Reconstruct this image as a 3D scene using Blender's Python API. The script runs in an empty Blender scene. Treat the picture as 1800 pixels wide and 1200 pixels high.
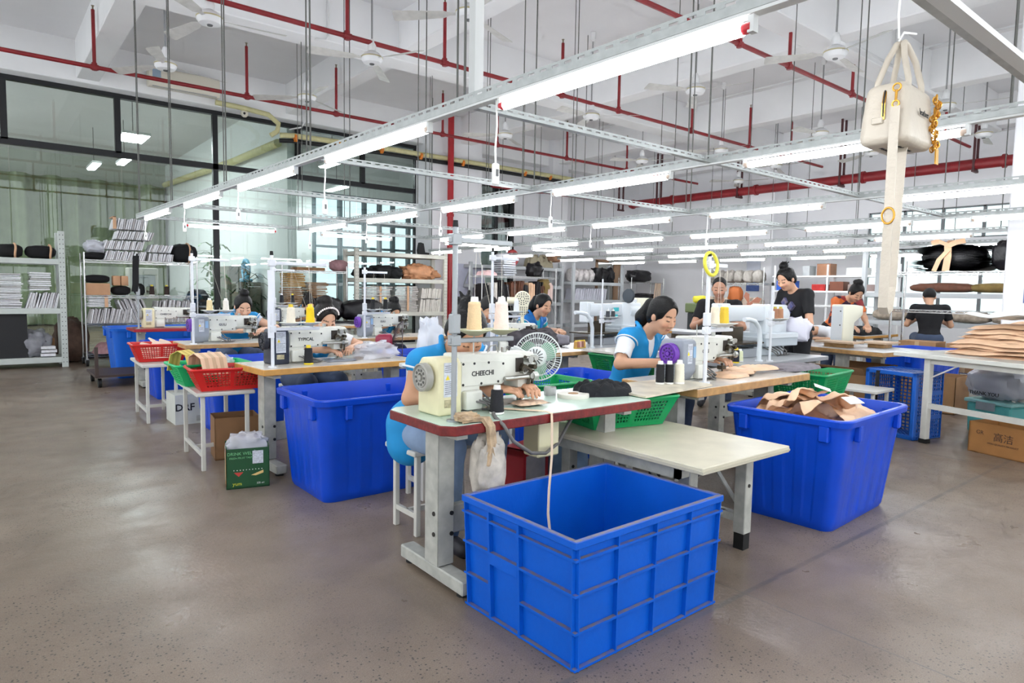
import bpy, bmesh, math, random
import numpy as np
from mathutils import Vector, Matrix, noise
from math import sin, cos, pi, radians as R, sqrt, atan2, floor

# ---------------------------------------------------------------- camera, world, exposure
SC = bpy.context.scene
COL = SC.collection
YAW, PITCH, ROLL, FPX, CAMH = R(50.88), R(-4.42), R(0.989), 1154.8, 1.40
cam_d = bpy.data.cameras.new('camera'); cam = bpy.data.objects.new('camera', cam_d); COL.objects.link(cam)
_f = Vector((cos(YAW)*cos(PITCH), sin(YAW)*cos(PITCH), sin(PITCH)))
_r = _f.cross(Vector((0, 0, 1))).normalized(); _u = _r.cross(_f)
_r2 = _r*cos(ROLL)+_u*sin(ROLL); _u2 = _u*cos(ROLL)-_r*sin(ROLL)
cam.matrix_world = Matrix(((_r2.x, _u2.x, -_f.x, 0), (_r2.y, _u2.y, -_f.y, 0), (_r2.z, _u2.z, -_f.z, CAMH), (0, 0, 0, 1)))
cam_d.sensor_width = 36.0; cam_d.lens = FPX/1800*36; cam_d.clip_start = .05; cam_d.clip_end = 200
SC.camera = cam

world = bpy.data.worlds.new('sky'); SC.world = world; world.use_nodes = True
_bg = world.node_tree.nodes['Background']
_bg.inputs[0].default_value = (0.90, 0.95, 1.0, 1); _bg.inputs[1].default_value = 0.95
TUBE_STRENGTH = 22.0
PANEL_STRENGTH = 45.0

SC.view_settings.view_transform = 'Standard'; SC.view_settings.look = 'None'
SC.view_settings.gamma = 1.0; SC.view_settings.use_curve_mapping = False
SC.view_settings.exposure = 1.08
SC.cycles.max_bounces = 5; SC.cycles.diffuse_bounces = 3; SC.cycles.glossy_bounces = 3; SC.cycles.transmission_bounces = 3; SC.cycles.transparent_max_bounces = 12; SC.cycles.adaptive_threshold = .09; SC.cycles.adaptive_min_samples = 12

random.seed(7)
# ---------------------------------------------------------------- materials
def srgb(c):
    return tuple(((v/255)/12.92 if v/255 <= .04045 else ((v/255+.055)/1.055)**2.4) for v in c)
_mats = {}
def M(name, col, rough=.5, metal=0., var=.0, scale=8., bump=0., bscale=60., dust=None, spec=.5, coat=0., trans=0., alpha=1., emit=None, estr=0., col2=None):
    if name in _mats: return _mats[name]
    m = bpy.data.materials.new(name); m.use_nodes = True; _mats[name] = m
    nt = m.node_tree; b = nt.nodes['Principled BSDF']; L = nt.links.new
    c = srgb(col); b.inputs['Base Color'].default_value = (*c, 1); b.inputs['Roughness'].default_value = rough
    b.inputs['Metallic'].default_value = metal; b.inputs['Specular IOR Level'].default_value = spec
    if coat: b.inputs['Coat Weight'].default_value = coat
    if trans: b.inputs['Transmission Weight'].default_value = trans
    if alpha < 1: b.inputs['Alpha'].default_value = alpha
    if emit: b.inputs['Emission Color'].default_value = (*srgb(emit), 1); b.inputs['Emission Strength'].default_value = estr
    tc = None
    if var or bump or dust or col2:
        tc = nt.nodes.new('ShaderNodeTexCoord')
    out = None
    if var or col2:
        n = nt.nodes.new('ShaderNodeTexNoise'); n.inputs['Scale'].default_value = scale; n.inputs['Detail'].default_value = 5
        L(tc.outputs['Object'], n.inputs['Vector'])
        mx = nt.nodes.new('ShaderNodeMix'); mx.data_type = 'RGBA'
        rp = nt.nodes.new('ShaderNodeMapRange'); rp.inputs['From Min'].default_value = .35; rp.inputs['From Max'].default_value = .65
        L(n.outputs['Fac'], rp.inputs['Value']); L(rp.outputs[0], mx.inputs['Factor'])
        c2 = srgb(col2) if col2 else tuple(v*(1-var) for v in c)
        c1 = c if col2 else tuple(min(1, v*(1+var*.5)) for v in c)
        mx.inputs['A'].default_value = (*c1, 1); mx.inputs['B'].default_value = (*c2, 1)
        L(mx.outputs['Result'], b.inputs['Base Color']); out = mx.outputs['Result']
    if dust:
        g = nt.nodes.new('ShaderNodeNewGeometry'); sx = nt.nodes.new('ShaderNodeSeparateXYZ'); L(g.outputs['Normal'], sx.inputs[0])
        n2 = nt.nodes.new('ShaderNodeTexNoise'); n2.inputs['Scale'].default_value = 30; L(tc.outputs['Object'], n2.inputs['Vector'])
        mr = nt.nodes.new('ShaderNodeMapRange'); mr.inputs['From Min'].default_value = .6; mr.inputs['From Max'].default_value = .95; mr.inputs['To Max'].default_value = 1.6
        L(sx.outputs['Z'], mr.inputs['Value'])
        mm = nt.nodes.new('ShaderNodeMath'); mm.operation = 'MULTIPLY'; L(mr.outputs[0], mm.inputs[0]); L(n2.outputs['Fac'], mm.inputs[1])
        mx2 = nt.nodes.new('ShaderNodeMix'); mx2.data_type = 'RGBA'; L(mm.outputs[0], mx2.inputs['Factor'])
        if out: L(out, mx2.inputs['A'])
        else: mx2.inputs['A'].default_value = (*c, 1)
        mx2.inputs['B'].default_value = (*srgb(dust), 1); L(mx2.outputs['Result'], b.inputs['Base Color'])
    if bump:
        n3 = nt.nodes.new('ShaderNodeTexNoise'); n3.inputs['Scale'].default_value = bscale; n3.inputs['Detail'].default_value = 3
        L(tc.outputs['Object'], n3.inputs['Vector'])
        bp = nt.nodes.new('ShaderNodeBump'); bp.inputs['Strength'].default_value = bump; bp.inputs['Distance'].default_value = .02
        L(n3.outputs['Fac'], bp.inputs['Height']); L(bp.outputs['Normal'], b.inputs['Normal'])
    return m
def glass_mat(name, tint=(232, 242, 240), gloss=.75, base=.04):
    if name in _mats: return _mats[name]
    m = bpy.data.materials.new(name); m.use_nodes = True; _mats[name] = m; nt = m.node_tree; nt.nodes.clear()
    o = nt.nodes.new('ShaderNodeOutputMaterial'); t = nt.nodes.new('ShaderNodeBsdfTransparent'); g = nt.nodes.new('ShaderNodeBsdfGlossy')
    t.inputs[0].default_value = (*srgb(tint), 1); g.inputs['Roughness'].default_value = .01; g.inputs[0].default_value = (1, 1, 1, 1)
    fr = nt.nodes.new('ShaderNodeFresnel'); fr.inputs[0].default_value = 1.6
    mx = nt.nodes.new('ShaderNodeMixShader'); nt.links.new(fr.outputs[0], mx.inputs[0]); nt.links.new(t.outputs[0], mx.inputs[1]); nt.links.new(g.outputs[0], mx.inputs[2])
    nt.links.new(mx.outputs[0], o.inputs[0]); return m
def film_mat(name, col=(235, 238, 245), opacity=.45):
    if name in _mats: return _mats[name]
    m = bpy.data.materials.new(name); m.use_nodes = True; _mats[name] = m; nt = m.node_tree; nt.nodes.clear()
    o = nt.nodes.new('ShaderNodeOutputMaterial'); t = nt.nodes.new('ShaderNodeBsdfTransparent'); b = nt.nodes.new('ShaderNodeBsdfPrincipled')
    b.inputs['Base Color'].default_value = (*srgb(col), 1); b.inputs['Roughness'].default_value = .18
    mx = nt.nodes.new('ShaderNodeMixShader'); mx.inputs[0].default_value = opacity
    nt.links.new(t.outputs[0], mx.inputs[1]); nt.links.new(b.outputs[0], mx.inputs[2]); nt.links.new(mx.outputs[0], o.inputs[0]); return m
def attr_mat(name, rough=.5, bump=0., spec=.4, sss=0.):
    if name in _mats: return _mats[name]
    m = bpy.data.materials.new(name); m.use_nodes = True; _mats[name] = m; nt = m.node_tree; b = nt.nodes['Principled BSDF']
    a = nt.nodes.new('ShaderNodeAttribute'); a.attribute_name = 'col'; nt.links.new(a.outputs['Color'], b.inputs['Base Color'])
    b.inputs['Roughness'].default_value = rough; b.inputs['Specular IOR Level'].default_value = spec
    if sss: b.inputs['Subsurface Weight'].default_value = sss; b.inputs['Subsurface Scale'].default_value = .01
    return m

# ---------------------------------------------------------------- mesh helpers
def V(*a): return Vector(a)
class MB:
    def __init__(s): s.v = []; s.f = []
    def add(s, vs, fs):
        n = len(s.v); s.v += [tuple(p) for p in vs]; s.f += [tuple(i+n for i in f) for f in fs]; return s
    def box(s, c, size, rz=0., rx=0., ry=0., taper=None):
        hx, hy, hz = size[0]/2, size[1]/2, size[2]/2; tx, ty = taper or (1, 1)
        ps = [(-hx, -hy, -hz), (hx, -hy, -hz), (hx, hy, -hz), (-hx, hy, -hz), (-hx*tx, -hy*ty, hz), (hx*tx, -hy*ty, hz), (hx*tx, hy*ty, hz), (-hx*tx, hy*ty, hz)]
        if rz or rx or ry:
            m = Matrix.Rotation(rz, 3, 'Z') @ Matrix.Rotation(ry, 3, 'Y') @ Matrix.Rotation(rx, 3, 'X'); ps = [m @ Vector(p) for p in ps]
        return s.add([(p[0]+c[0], p[1]+c[1], p[2]+c[2]) for p in ps], [(0, 3, 2, 1), (4, 5, 6, 7), (0, 1, 5, 4), (1, 2, 6, 5), (2, 3, 7, 6), (3, 0, 4, 7)])
    def b2(s, a, b): return s.box([(a[i]+b[i])/2 for i in range(3)], [abs(b[i]-a[i]) for i in range(3)])
    def bar(s, p, q, w, h=None, up=(0, 0, 1)):
        p = Vector(p); q = Vector(q); d = (q-p); L = d.length
        if L < 1e-6: return s
        d /= L; u = Vector(up)
        if abs(d.dot(u)) > .99: u = Vector((1, 0, 0))
        x = d.cross(u).normalized(); y = x.cross(d); h = h or w
        vs = [e+x*a*w/2+y*b*h/2 for e in (p, q) for a, b in ((-1, -1), (1, -1), (1, 1), (-1, 1))]
        return s.add(vs, [(0, 1, 2, 3), (7, 6, 5, 4), (0, 4, 5, 1), (1, 5, 6, 2), (2, 6, 7, 3), (3, 7, 4, 0)])
    def cyl(s, p, q, r0, r1=None, n=12, caps=True):
        p = Vector(p); q = Vector(q); r1 = r0 if r1 is None else r1; d = (q-p).normalized()
        u = Vector((0, 0, 1)) if abs(d.z) < .9 else Vector((1, 0, 0)); x = d.cross(u).normalized(); y = d.cross(x)
        vs = []
        for e, r in ((p, r0), (q, r1)):
            for i in range(n):
                a = 2*pi*i/n; vs.append(e+x*r*cos(a)+y*r*sin(a))
        fs = [(i, n+i, n+(i+1) % n, (i+1) % n) for i in range(n)]
        if caps: fs += [tuple(range(n)), tuple(range(2*n-1, n-1, -1))]
        return s.add(vs, fs)
    def tube(s, pts, r, n=8, closed=False):
        pts = [Vector(p) for p in pts]; m = len(pts); rs = r if isinstance(r, (list, tuple)) else [r]*m
        t0 = (pts[1]-pts[0]).normalized(); u = Vector((0, 0, 1)) if abs(t0.z) < .9 else Vector((1, 0, 0)); x = t0.cross(u).normalized(); vs = []
        for i, p in enumerate(pts):
            a = pts[(i-1) % m] if (i > 0 or closed) else p; b = pts[(i+1) % m] if (i < m-1 or closed) else p
            t = (b-a).normalized(); x = (x-t*x.dot(t)).normalized(); y = t.cross(x)
            for k in range(n):
                g = 2*pi*k/n; vs.append(p+(x*cos(g)+y*sin(g))*rs[i])
        fs = []
        for i in range(m if closed else m-1):
            j = (i+1) % m
            for k in range(n): fs.append((i*n+k, i*n+(k+1) % n, j*n+(k+1) % n, j*n+k))
        if not closed: fs += [tuple(range(n-1, -1, -1)), tuple(range((m-1)*n, m*n))]
        return s.add(vs, fs)
    def ribbon(s, pts, w, th, side):
        pts = [Vector(p) for p in pts]; m = len(pts); vs = []
        for i, p in enumerate(pts):
            a = pts[max(0, i-1)]; b = pts[min(m-1, i+1)]; t = (b-a).normalized(); x = Vector(side).normalized(); y = t.cross(x).normalized()
            for aa, bb in ((-1, -1), (1, -1), (1, 1), (-1, 1)): vs.append(p+x*aa*w/2+y*bb*th/2)
        fs = [(0, 1, 2, 3), (4*m-1, 4*m-2, 4*m-3, 4*m-4)]
        for i in range(m-1):
            for k in range(4): fs.append((i*4+k, (i+1)*4+k, (i+1)*4+(k+1) % 4, i*4+(k+1) % 4))
        return s.add(vs, fs)
    def lathe(s, prof, o=(0, 0, 0), axis='Z', n=20):
        vs = []; m = len(prof)
        for r, z in prof:
            for i in range(n):
                a = 2*pi*i/n; p = (r*cos(a), r*sin(a), z)
                if axis == 'X': p = (p[2], p[0], p[1])
                elif axis == 'Y': p = (p[1], p[2], p[0])
                vs.append((p[0]+o[0], p[1]+o[1], p[2]+o[2]))
        fs = [(j*n+i, j*n+(i+1) % n, (j+1)*n+(i+1) % n, (j+1)*n+i) for j in range(m-1) for i in range(n)]
        if prof[0][0] > 1e-5: fs.append(tuple(range(n-1, -1, -1)))
        if prof[-1][0] > 1e-5: fs.append(tuple(range((m-1)*n, m*n)))
        return s.add(vs, fs)
    def prism(s, poly, a, b, plane='XZ'):
        n = len(poly); vs = []
        for t in (a, b):
            for p in poly:
                vs.append({'XZ': (p[0], t, p[1]), 'YZ': (t, p[0], p[1]), 'XY': (p[0], p[1], t)}[plane])
        return s.add(vs, [tuple(range(n)), tuple(range(2*n-1, n-1, -1))]+[(i, n+i, n+(i+1) % n, (i+1) % n) for i in range(n)])
    def ball(s, c, r, n=10):
        r = r if isinstance(r, (tuple, list)) else (r, r, r); vs = []; m = max(4, n//2+1)
        for j in range(1, m):
            t = pi*j/m
            for i in range(n):
                a = 2*pi*i/n; vs.append((c[0]+r[0]*sin(t)*cos(a), c[1]+r[1]*sin(t)*sin(a), c[2]+r[2]*cos(t)))
        vs += [(c[0], c[1], c[2]+r[2]), (c[0], c[1], c[2]-r[2])]; k = (m-1)*n
        fs = [(j*n+i, (j+1)*n+i, (j+1)*n+(i+1) % n, j*n+(i+1) % n) for j in range(m-2) for i in range(n)]
        fs += [(k, i, (i+1) % n) for i in range(n)]+[(k+1, (m-2)*n+(i+1) % n, (m-2)*n+i) for i in range(n)]
        return s.add(vs, fs)
    def grid(s, P):  # P[j][i]
        m, n = len(P), len(P[0]); s.add([p for row in P for p in row], [(j*n+i, j*n+i+1, (j+1)*n+i+1, (j+1)*n+i) for j in range(m-1) for i in range(n-1)]); return s
    def lattice(s, p00, p10, p11, p01, nu, nv, w, th):
        p00, p10, p11, p01 = map(Vector, (p00, p10, p11, p01)); nn = (p10-p00).cross(p01-p00).normalized()
        f = lambda u, v: (p00*(1-u)+p10*u)*(1-v)+(p01*(1-u)+p11*u)*v
        for i in range(nu+1): s.bar(f(i/nu, 0), f(i/nu, 1), w, th, nn)
        for j in range(nv+1): s.bar(f(0, j/nv), f(1, j/nv), w, th, nn)
        return s
    def mesh(s, name, bev=0., seg=1, smooth=None, fix=True):
        me = bpy.data.meshes.new(name); me.from_pydata(s.v, [], s.f)
        bm = bmesh.new(); bm.from_mesh(me)
        if fix: bmesh.ops.recalc_face_normals(bm, faces=bm.faces)
        if bev:
            es = [e for e in bm.edges if len(e.link_faces) == 2 and e.calc_face_angle(0) > R(30)]
            bmesh.ops.bevel(bm, geom=es, offset=bev, segments=seg, profile=.5, affect='EDGES', clamp_overlap=True)
        bm.to_mesh(me); bm.free()
        if smooth is not None:
            me.shade_smooth(); me.set_sharp_from_angle(angle=R(smooth))
        return me
def obj(name, mb, mat, parent=None, bev=0., seg=1, smooth=None, loc=None, kind=None, label=None):
    me = mb.mesh(name, bev, seg, smooth) if isinstance(mb, MB) else mb
    if mat is not None:
        me.materials.clear(); me.materials.append(mat)
    o = bpy.data.objects.new(name, me); COL.objects.link(o)
    if parent is not None: o.parent = parent
    if loc is not None: o.location = loc
    if kind: o['kind'] = kind
    if label: o['label'] = label
    return o
def tag(o, label, cat, group=None, kind=None):
    o['label'] = label; o['category'] = cat
    if group: o['group'] = group
    if kind: o['kind'] = kind
    return o
def thing(name, label, cat, loc=(0, 0, 0), rz=0., group=None):
    o = bpy.data.objects.new(name, None); COL.objects.link(o); o.location = loc; o.rotation_euler = (0, 0, rz); o.empty_display_size = .1
    return tag(o, label, cat, group)
def struct(name, mb, mat, parent=None, **k):
    o = obj(name, mb, mat, parent, **k)
    if parent is None: o['kind'] = 'structure'
    return o
def dup(root, loc, rz, label=None, group=None):
    r = root.copy(); COL.objects.link(r); r.location = loc; r.rotation_euler = (0, 0, rz)
    if label: r['label'] = label
    if group: r['group'] = group
    for ch in list(root.children):
        c = ch.copy(); COL.objects.link(c); c.parent = r
        for g in list(ch.children):
            d = g.copy(); COL.objects.link(d); d.parent = c
    return r
def text_mesh(txt, size, ext=.0008, align='CENTER', bold=0.):
    cu = bpy.data.curves.new('t', 'FONT'); cu.body = txt; cu.size = size; cu.extrude = ext; cu.align_x = align; cu.align_y = 'CENTER'; cu.resolution_u = 2; cu.offset = bold
    o = bpy.data.objects.new('t', cu); COL.objects.link(o); dg = bpy.context.evaluated_depsgraph_get()
    me = bpy.data.meshes.new_from_object(o.evaluated_get(dg)); bpy.data.objects.remove(o); bpy.data.curves.remove(cu); return me
def lettering(name, txt, size, mat, parent, loc, xdir, ydir, bold=0.):
    me = text_mesh(txt, size, bold=bold); x = Vector(xdir).normalized(); y = Vector(ydir).normalized(); z = x.cross(y)
    me.transform(Matrix(((x.x, y.x, z.x, loc[0]), (x.y, y.y, z.y, loc[1]), (x.z, y.z, z.z, loc[2]), (0, 0, 0, 1))))
    return obj(name, me, mat, parent)
ORD = ['first', 'second', 'third', 'fourth', 'fifth', 'sixth', 'seventh', 'eighth', 'ninth', 'tenth']

# ---------------------------------------------------------------- signed-distance modelling (bodies, hair, clothes, soft goods)
class SDF:
    def __init__(s, lo, hi, h):
        s.h = h; s.lo = np.array(lo, float)-3*h; s.n = np.ceil((np.array(hi, float)+3*h-s.lo)/h).astype(int)+1
        s.F = np.full(s.n, 9., np.float32)
    def _sub(s, lo, hi):
        a = np.maximum(np.floor((np.array(lo)-s.lo)/s.h).astype(int), 0); b = np.minimum(np.ceil((np.array(hi)-s.lo)/s.h).astype(int)+1, s.n)
        if np.any(b <= a): return None
        ax = [(s.lo[i]+s.h*np.arange(a[i], b[i])).astype(np.float32) for i in range(3)]
        return (slice(a[0], b[0]), slice(a[1], b[1]), slice(a[2], b[2])), np.meshgrid(*ax, indexing='ij', sparse=True)
    def _mix(s, sl, d, k, op):
        A = s.F[sl]
        if op == 'u':
            if k > 0:
                hh = np.maximum(k-np.abs(A-d), 0)/k; s.F[sl] = np.minimum(A, d)-hh*hh*k*.25
            else: s.F[sl] = np.minimum(A, d)
        else:
            if k > 0:
                hh = np.maximum(k-np.abs(A+d), 0)/k; s.F[sl] = np.maximum(A, -d)+hh*hh*k*.25
            else: s.F[sl] = np.maximum(A, -d)
    def cone(s, p, q, r0, r1, k=.02, op='u'):
        p = np.array(p, float); q = np.array(q, float); m = max(r0, r1)+k+3*s.h
        r = s._sub(np.minimum(p, q)-m, np.maximum(p, q)+m)
        if r is None: return s
        sl, (X, Y, Z) = r; d = q-p; L2 = float(d@d)+1e-9
        t = np.clip(((X-p[0])*d[0]+(Y-p[1])*d[1]+(Z-p[2])*d[2])/L2, 0, 1)
        D = np.sqrt((X-p[0]-t*d[0])**2+(Y-p[1]-t*d[1])**2+(Z-p[2]-t*d[2])**2)-(r0+(r1-r0)*t)
        s._mix(sl, D.astype(np.float32), k, op); return s
    def ell(s, c, r, k=.02, op='u', rot=None):
        c = np.array(c, float); r = np.array(r, float); m = float(r.max())+k+3*s.h
        q = s._sub(c-m, c+m)
        if q is None: return s
        sl, (X, Y, Z) = q; x, y, z = X-c[0], Y-c[1], Z-c[2]
        if rot is not None:
            A = np.array(rot); x, y, z = (A[0, 0]*x+A[1, 0]*y+A[2, 0]*z, A[0, 1]*x+A[1, 1]*y+A[2, 1]*z, A[0, 2]*x+A[1, 2]*y+A[2, 2]*z)
        k0 = np.sqrt((x/r[0])**2+(y/r[1])**2+(z/r[2])**2); k1 = np.sqrt((x/r[0]**2)**2+(y/r[1]**2)**2+(z/r[2]**2)**2)+1e-6
        s._mix(sl, (k0*(k0-1)/k1).astype(np.float32), k, op); return s
    def cut(s, n, o, k=.0):  # keep the side where (p-o).n < 0
        X, Y, Z = np.meshgrid(*[(s.lo[i]+s.h*np.arange(s.n[i])).astype(np.float32) for i in range(3)], indexing='ij', sparse=True)
        d = (X-o[0])*n[0]+(Y-o[1])*n[1]+(Z-o[2])*n[2]
        if k > 0:
            hh = np.maximum(k-np.abs(s.F-d), 0)/k; s.F = np.maximum(s.F, d)+hh*hh*k*.25
        else: s.F = np.maximum(s.F, d)
        return s
    def net(s):
        F = s.F; S = F < 0; n = S.shape
        C = [S[a:n[0]-1+a, b:n[1]-1+b, c:n[2]-1+c] for a in (0, 1) for b in (0, 1) for c in (0, 1)]
        cnt = sum(c.astype(np.int8) for c in C); I = np.argwhere((cnt > 0) & (cnt < 8))
        if len(I) == 0: return np.zeros((0, 3)), []
        idx = -np.ones((n[0]-1, n[1]-1, n[2]-1), np.int32); idx[tuple(I.T)] = np.arange(len(I))
        cor = [(a, b, c) for a in (0, 1) for b in (0, 1) for c in (0, 1)]
        val = np.stack([F[I[:, 0]+a, I[:, 1]+b, I[:, 2]+c] for a, b, c in cor], 1)
        acc = np.zeros((len(I), 3)); num = np.zeros(len(I))
        for i in range(8):
            for j in range(i+1, 8):
                ci, cj = np.array(cor[i]), np.array(cor[j])
                if np.abs(ci-cj).sum() != 1: continue
                va, vb = val[:, i], val[:, j]; m = (va < 0) != (vb < 0); t = np.where(m, va/np.where(m, va-vb, 1), 0)
                acc += np.where(m[:, None], ci+(cj-ci)*t[:, None], 0); num += m
        P = s.lo+s.h*(I+acc/num[:, None]); Q = []
        for ax in range(3):
            o = [1, 1, 1]; o[ax] = 0; sl0 = [slice(1, n[d]-1) for d in range(3)]; sl1 = list(sl0)
            sl0[ax] = slice(0, n[ax]-1); sl1[ax] = slice(1, n[ax])
            A = S[tuple(sl0)]; B = S[tuple(sl1)]; E = np.argwhere(A != B); fl = A[tuple(E.T)]
            base = E+np.array([0 if d == ax else 1 for d in range(3)]); u, v = (ax+1) % 3, (ax+2) % 3
            def cell(du, dv):
                q = base.copy(); q[:, u] -= du; q[:, v] -= dv; return idx[tuple(q.T)]
            q = np.stack([cell(1, 1), cell(0, 1), cell(0, 0), cell(1, 0)], 1); q[~fl] = q[~fl][:, ::-1]; Q.append(q)
        return P, np.concatenate(Q)
    def mesh(s, name, colf=None, it=1, bias=None):
        P, Q = s.net(); me = bpy.data.meshes.new(name); me.from_pydata(P.tolist(), [], Q.tolist() if len(Q) else [])
        me.shade_smooth()
        if colf is not None and len(P):
            a = me.color_attributes.new('col', 'FLOAT_COLOR', 'POINT'); c = np.ones((len(P), 4), np.float32); c[:, :3] = colf(P); a.data.foreach_set('color', c.ravel())
        return me
# ---------------------------------------------------------------- setting
CEIL, BEAMB, PY = 5.65, 5.0, 14.5
def floor_material():
    m = bpy.data.materials.new('terrazzo_floor'); m.use_nodes = True; nt = m.node_tree; b = nt.nodes['Principled BSDF']; L = nt.links.new
    tc = nt.nodes.new('ShaderNodeTexCoord')
    def noise_n(sc, det=4, rough=.55):
        n = nt.nodes.new('ShaderNodeTexNoise'); n.inputs['Scale'].default_value = sc; n.inputs['Detail'].default_value = det; n.inputs['Roughness'].default_value = rough
        L(tc.outputs['Object'], n.inputs['Vector']); return n
    def ramp(src, a, b_, lo=0., hi=1.):
        r = nt.nodes.new('ShaderNodeMapRange'); r.inputs['From Min'].default_value = a; r.inputs['From Max'].default_value = b_; r.inputs['To Min'].default_value = lo; r.inputs['To Max'].default_value = hi; L(src, r.inputs['Value']); return r.outputs[0]
    def mix(f, A, B):
        x = nt.nodes.new('ShaderNodeMix'); x.data_type = 'RGBA'; L(f, x.inputs['Factor'])
        for s, v in (('A', A), ('B', B)):
            if isinstance(v, tuple): x.inputs[s].default_value = (*srgb(v), 1)
            else: L(v, x.inputs[s])
        return x.outputs['Result']
    big = mix(ramp(noise_n(.45, 5).outputs['Fac'], .38, .62), (146, 130, 114), (124, 108, 93))
    mid = mix(ramp(noise_n(3.2, 6).outputs['Fac'], .45, .75, 0, .55), big, (102, 89, 77))
    v1 = nt.nodes.new('ShaderNodeTexVoronoi'); v1.inputs['Scale'].default_value = 58; L(tc.outputs['Object'], v1.inputs['Vector'])
    patch = ramp(noise_n(.55, 3).outputs['Fac'], .42, .54)
    sp = nt.nodes.new('ShaderNodeMath'); sp.operation = 'MULTIPLY'; L(ramp(v1.outputs['Distance'], .3, .16), sp.inputs[0])
    sel = nt.nodes.new('ShaderNodeSeparateColor'); L(v1.outputs['Color'], sel.inputs[0]); s2 = nt.nodes.new('ShaderNodeMath'); s2.operation = 'MULTIPLY'
    L(sp.outputs[0], s2.inputs[0]); L(ramp(sel.outputs[0], .25, .35), s2.inputs[1]); L(patch, sp.inputs[1])
    c = mix(s2.outputs[0], mid, (58, 52, 48))
    v2 = nt.nodes.new('ShaderNodeTexVoronoi'); v2.inputs['Scale'].default_value = 130; L(tc.outputs['Object'], v2.inputs['Vector'])
    c = mix(ramp(v2.outputs['Distance'], .3, .08, 0, .5), c, (150, 141, 131))
    c = mix(ramp(noise_n(190, 3, .7).outputs['Fac'], .46, .6, 0, .32), c, (70, 62, 54))
    # worn joint lines, along both room axes
    sx = nt.nodes.new('ShaderNodeSeparateXYZ'); L(tc.outputs['Object'], sx.inputs[0])
    wob = noise_n(7, 3).outputs['Fac']
    def joint(axis, at, w):
        a = nt.nodes.new('ShaderNodeMath'); a.operation = 'SUBTRACT'; L(sx.outputs[axis], a.inputs[0]); a.inputs[1].default_value = at
        ab = nt.nodes.new('ShaderNodeMath'); ab.operation = 'ABSOLUTE'; L(a.outputs[0], ab.inputs[0]); r = ramp(ab.outputs[0], w, w*.4, 0, 1)
        mm = nt.nodes.new('ShaderNodeMath'); mm.operation = 'MULTIPLY'; L(r, mm.inputs[0]); L(ramp(wob, .3, .55, .25, .8), mm.inputs[1]); return mm.outputs[0]
    for ax, at, w in (('X', 2.75, .006), ('X', 6.6, .02), ('Y', 1.62, .02), ('Y', -1.2, .01), ('X', -.9, .006), ('Y', 7.9, .008)):
        c = mix(joint(ax, at, w), c, (98, 92, 87))
    L(c, b.inputs['Base Color']); L(ramp(noise_n(2.2, 5).outputs['Fac'], .3, .7, .26, .5), b.inputs['Roughness'])
    bp = nt.nodes.new('ShaderNodeBump'); bp.inputs['Strength'].default_value = .12; bp.inputs['Distance'].default_value = .01; L(noise_n(40, 4).outputs['Fac'], bp.inputs['Height']); L(bp.outputs[0], b.inputs['Normal'])
    return m
struct('floor', MB().b2((-4.5, -4.5, -.15), (19.5, 28, 0)), floor_material())
plaster = M('white_plaster', (240, 240, 240), .85, var=.03, scale=1.3, bump=.08, bscale=25)
plaster2 = M('ceiling_paint', (232, 231, 232), .9, var=.04, scale=.8, bump=.06, bscale=20)
wallgrey = M('wall_paint', (234, 234, 236), .8, var=.04, scale=.9, bump=.06, bscale=30)
ceil = struct('ceiling', MB().b2((-3.5, -3.5, CEIL), (19.5, 27.5, CEIL+.2)), plaster2)
beam_x = [(-2.3, -1.95), (1.48, 1.83), (5.2, 5.5), (9.4, 9.75), (12.9, 13.2), (16.6, 17.0)]
beam_y = [(-.3, .1), (4.55, 4.95), (9.3, 9.72), (14.1, 14.55)]
for i, (a, b) in enumerate(beam_x):
    obj('ceiling_beam', MB().b2((a, -3.5, BEAMB+(.0 if i != 2 else .05)), (b, 14.3, CEIL+.02)), plaster, ceil, bev=.012)
for a, b in beam_y:
    obj('ceiling_beam', MB().b2((-3.5, a, BEAMB-.06), (17.0, b, CEIL+.02)), plaster, ceil, bev=.012)

# right-hand outer wall (x = 17.1) with its windows
def wall_with_holes(axis, pos, th, a0, a1, z1, holes):
    mb = MB(); ys = sorted({a0, a1, *[h[0] for h in holes], *[h[1] for h in holes]})
    for u, v in zip(ys[:-1], ys[1:]):
        zz = [(0, z1)]
        for h in holes:
            if h[0] <= u+1e-6 and h[1] >= v-1e-6:
                nz = []
                for a, b in zz:
                    if h[2] > a: nz.append((a, min(b, h[2])))
                    if h[3] < b: nz.append((max(a, h[3]), b))
                zz = [q for q in nz if q[1]-q[0] > 1e-4]
        for a, b in zz:
            if axis == 'x': mb.b2((pos, u, a), (pos+th, v, b))
            else: mb.b2((u, pos, a), (v, pos+th, b))
    return mb
WX = 17.1
holesR = [(3.2, 7.2, 2.75, 3.45), (3.2, 7.2, .95, 2.55), (-3.3, 2.0, .9, 4.6)]  # last opening is out of view, enlarged to bring more daylight into the hall
struct('wall_right', wall_with_holes('x', WX, .22, -3.5, 14.6, CEIL, holesR), wallgrey)
wm = M('window_frame_grey', (120, 124, 126), .5)
skyglass = glass_mat('window_glass')
for n, (y0, y1, z0, z1) in enumerate(holesR):
    mb = MB(); k = 5
    for j in range(k+1):
        y = y0+(y1-y0)*j/k; mb.b2((WX+.06, y-.03, z0), (WX+.12, y+.03, z1))
    for z in (z0, z1): mb.b2((WX+.06, y0, z-.03), (WX+.12, y1, z+.03))
    w = struct('window_%d' % (n+1), mb, wm)
    for j in range(k):
        obj('pane', MB().b2((WX+.085, y0+(y1-y0)*j/k+.03, z0+.03), (WX+.091, y0+(y1-y0)*(j+1)/k-.03, z1-.03)), skyglass, w)
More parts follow.
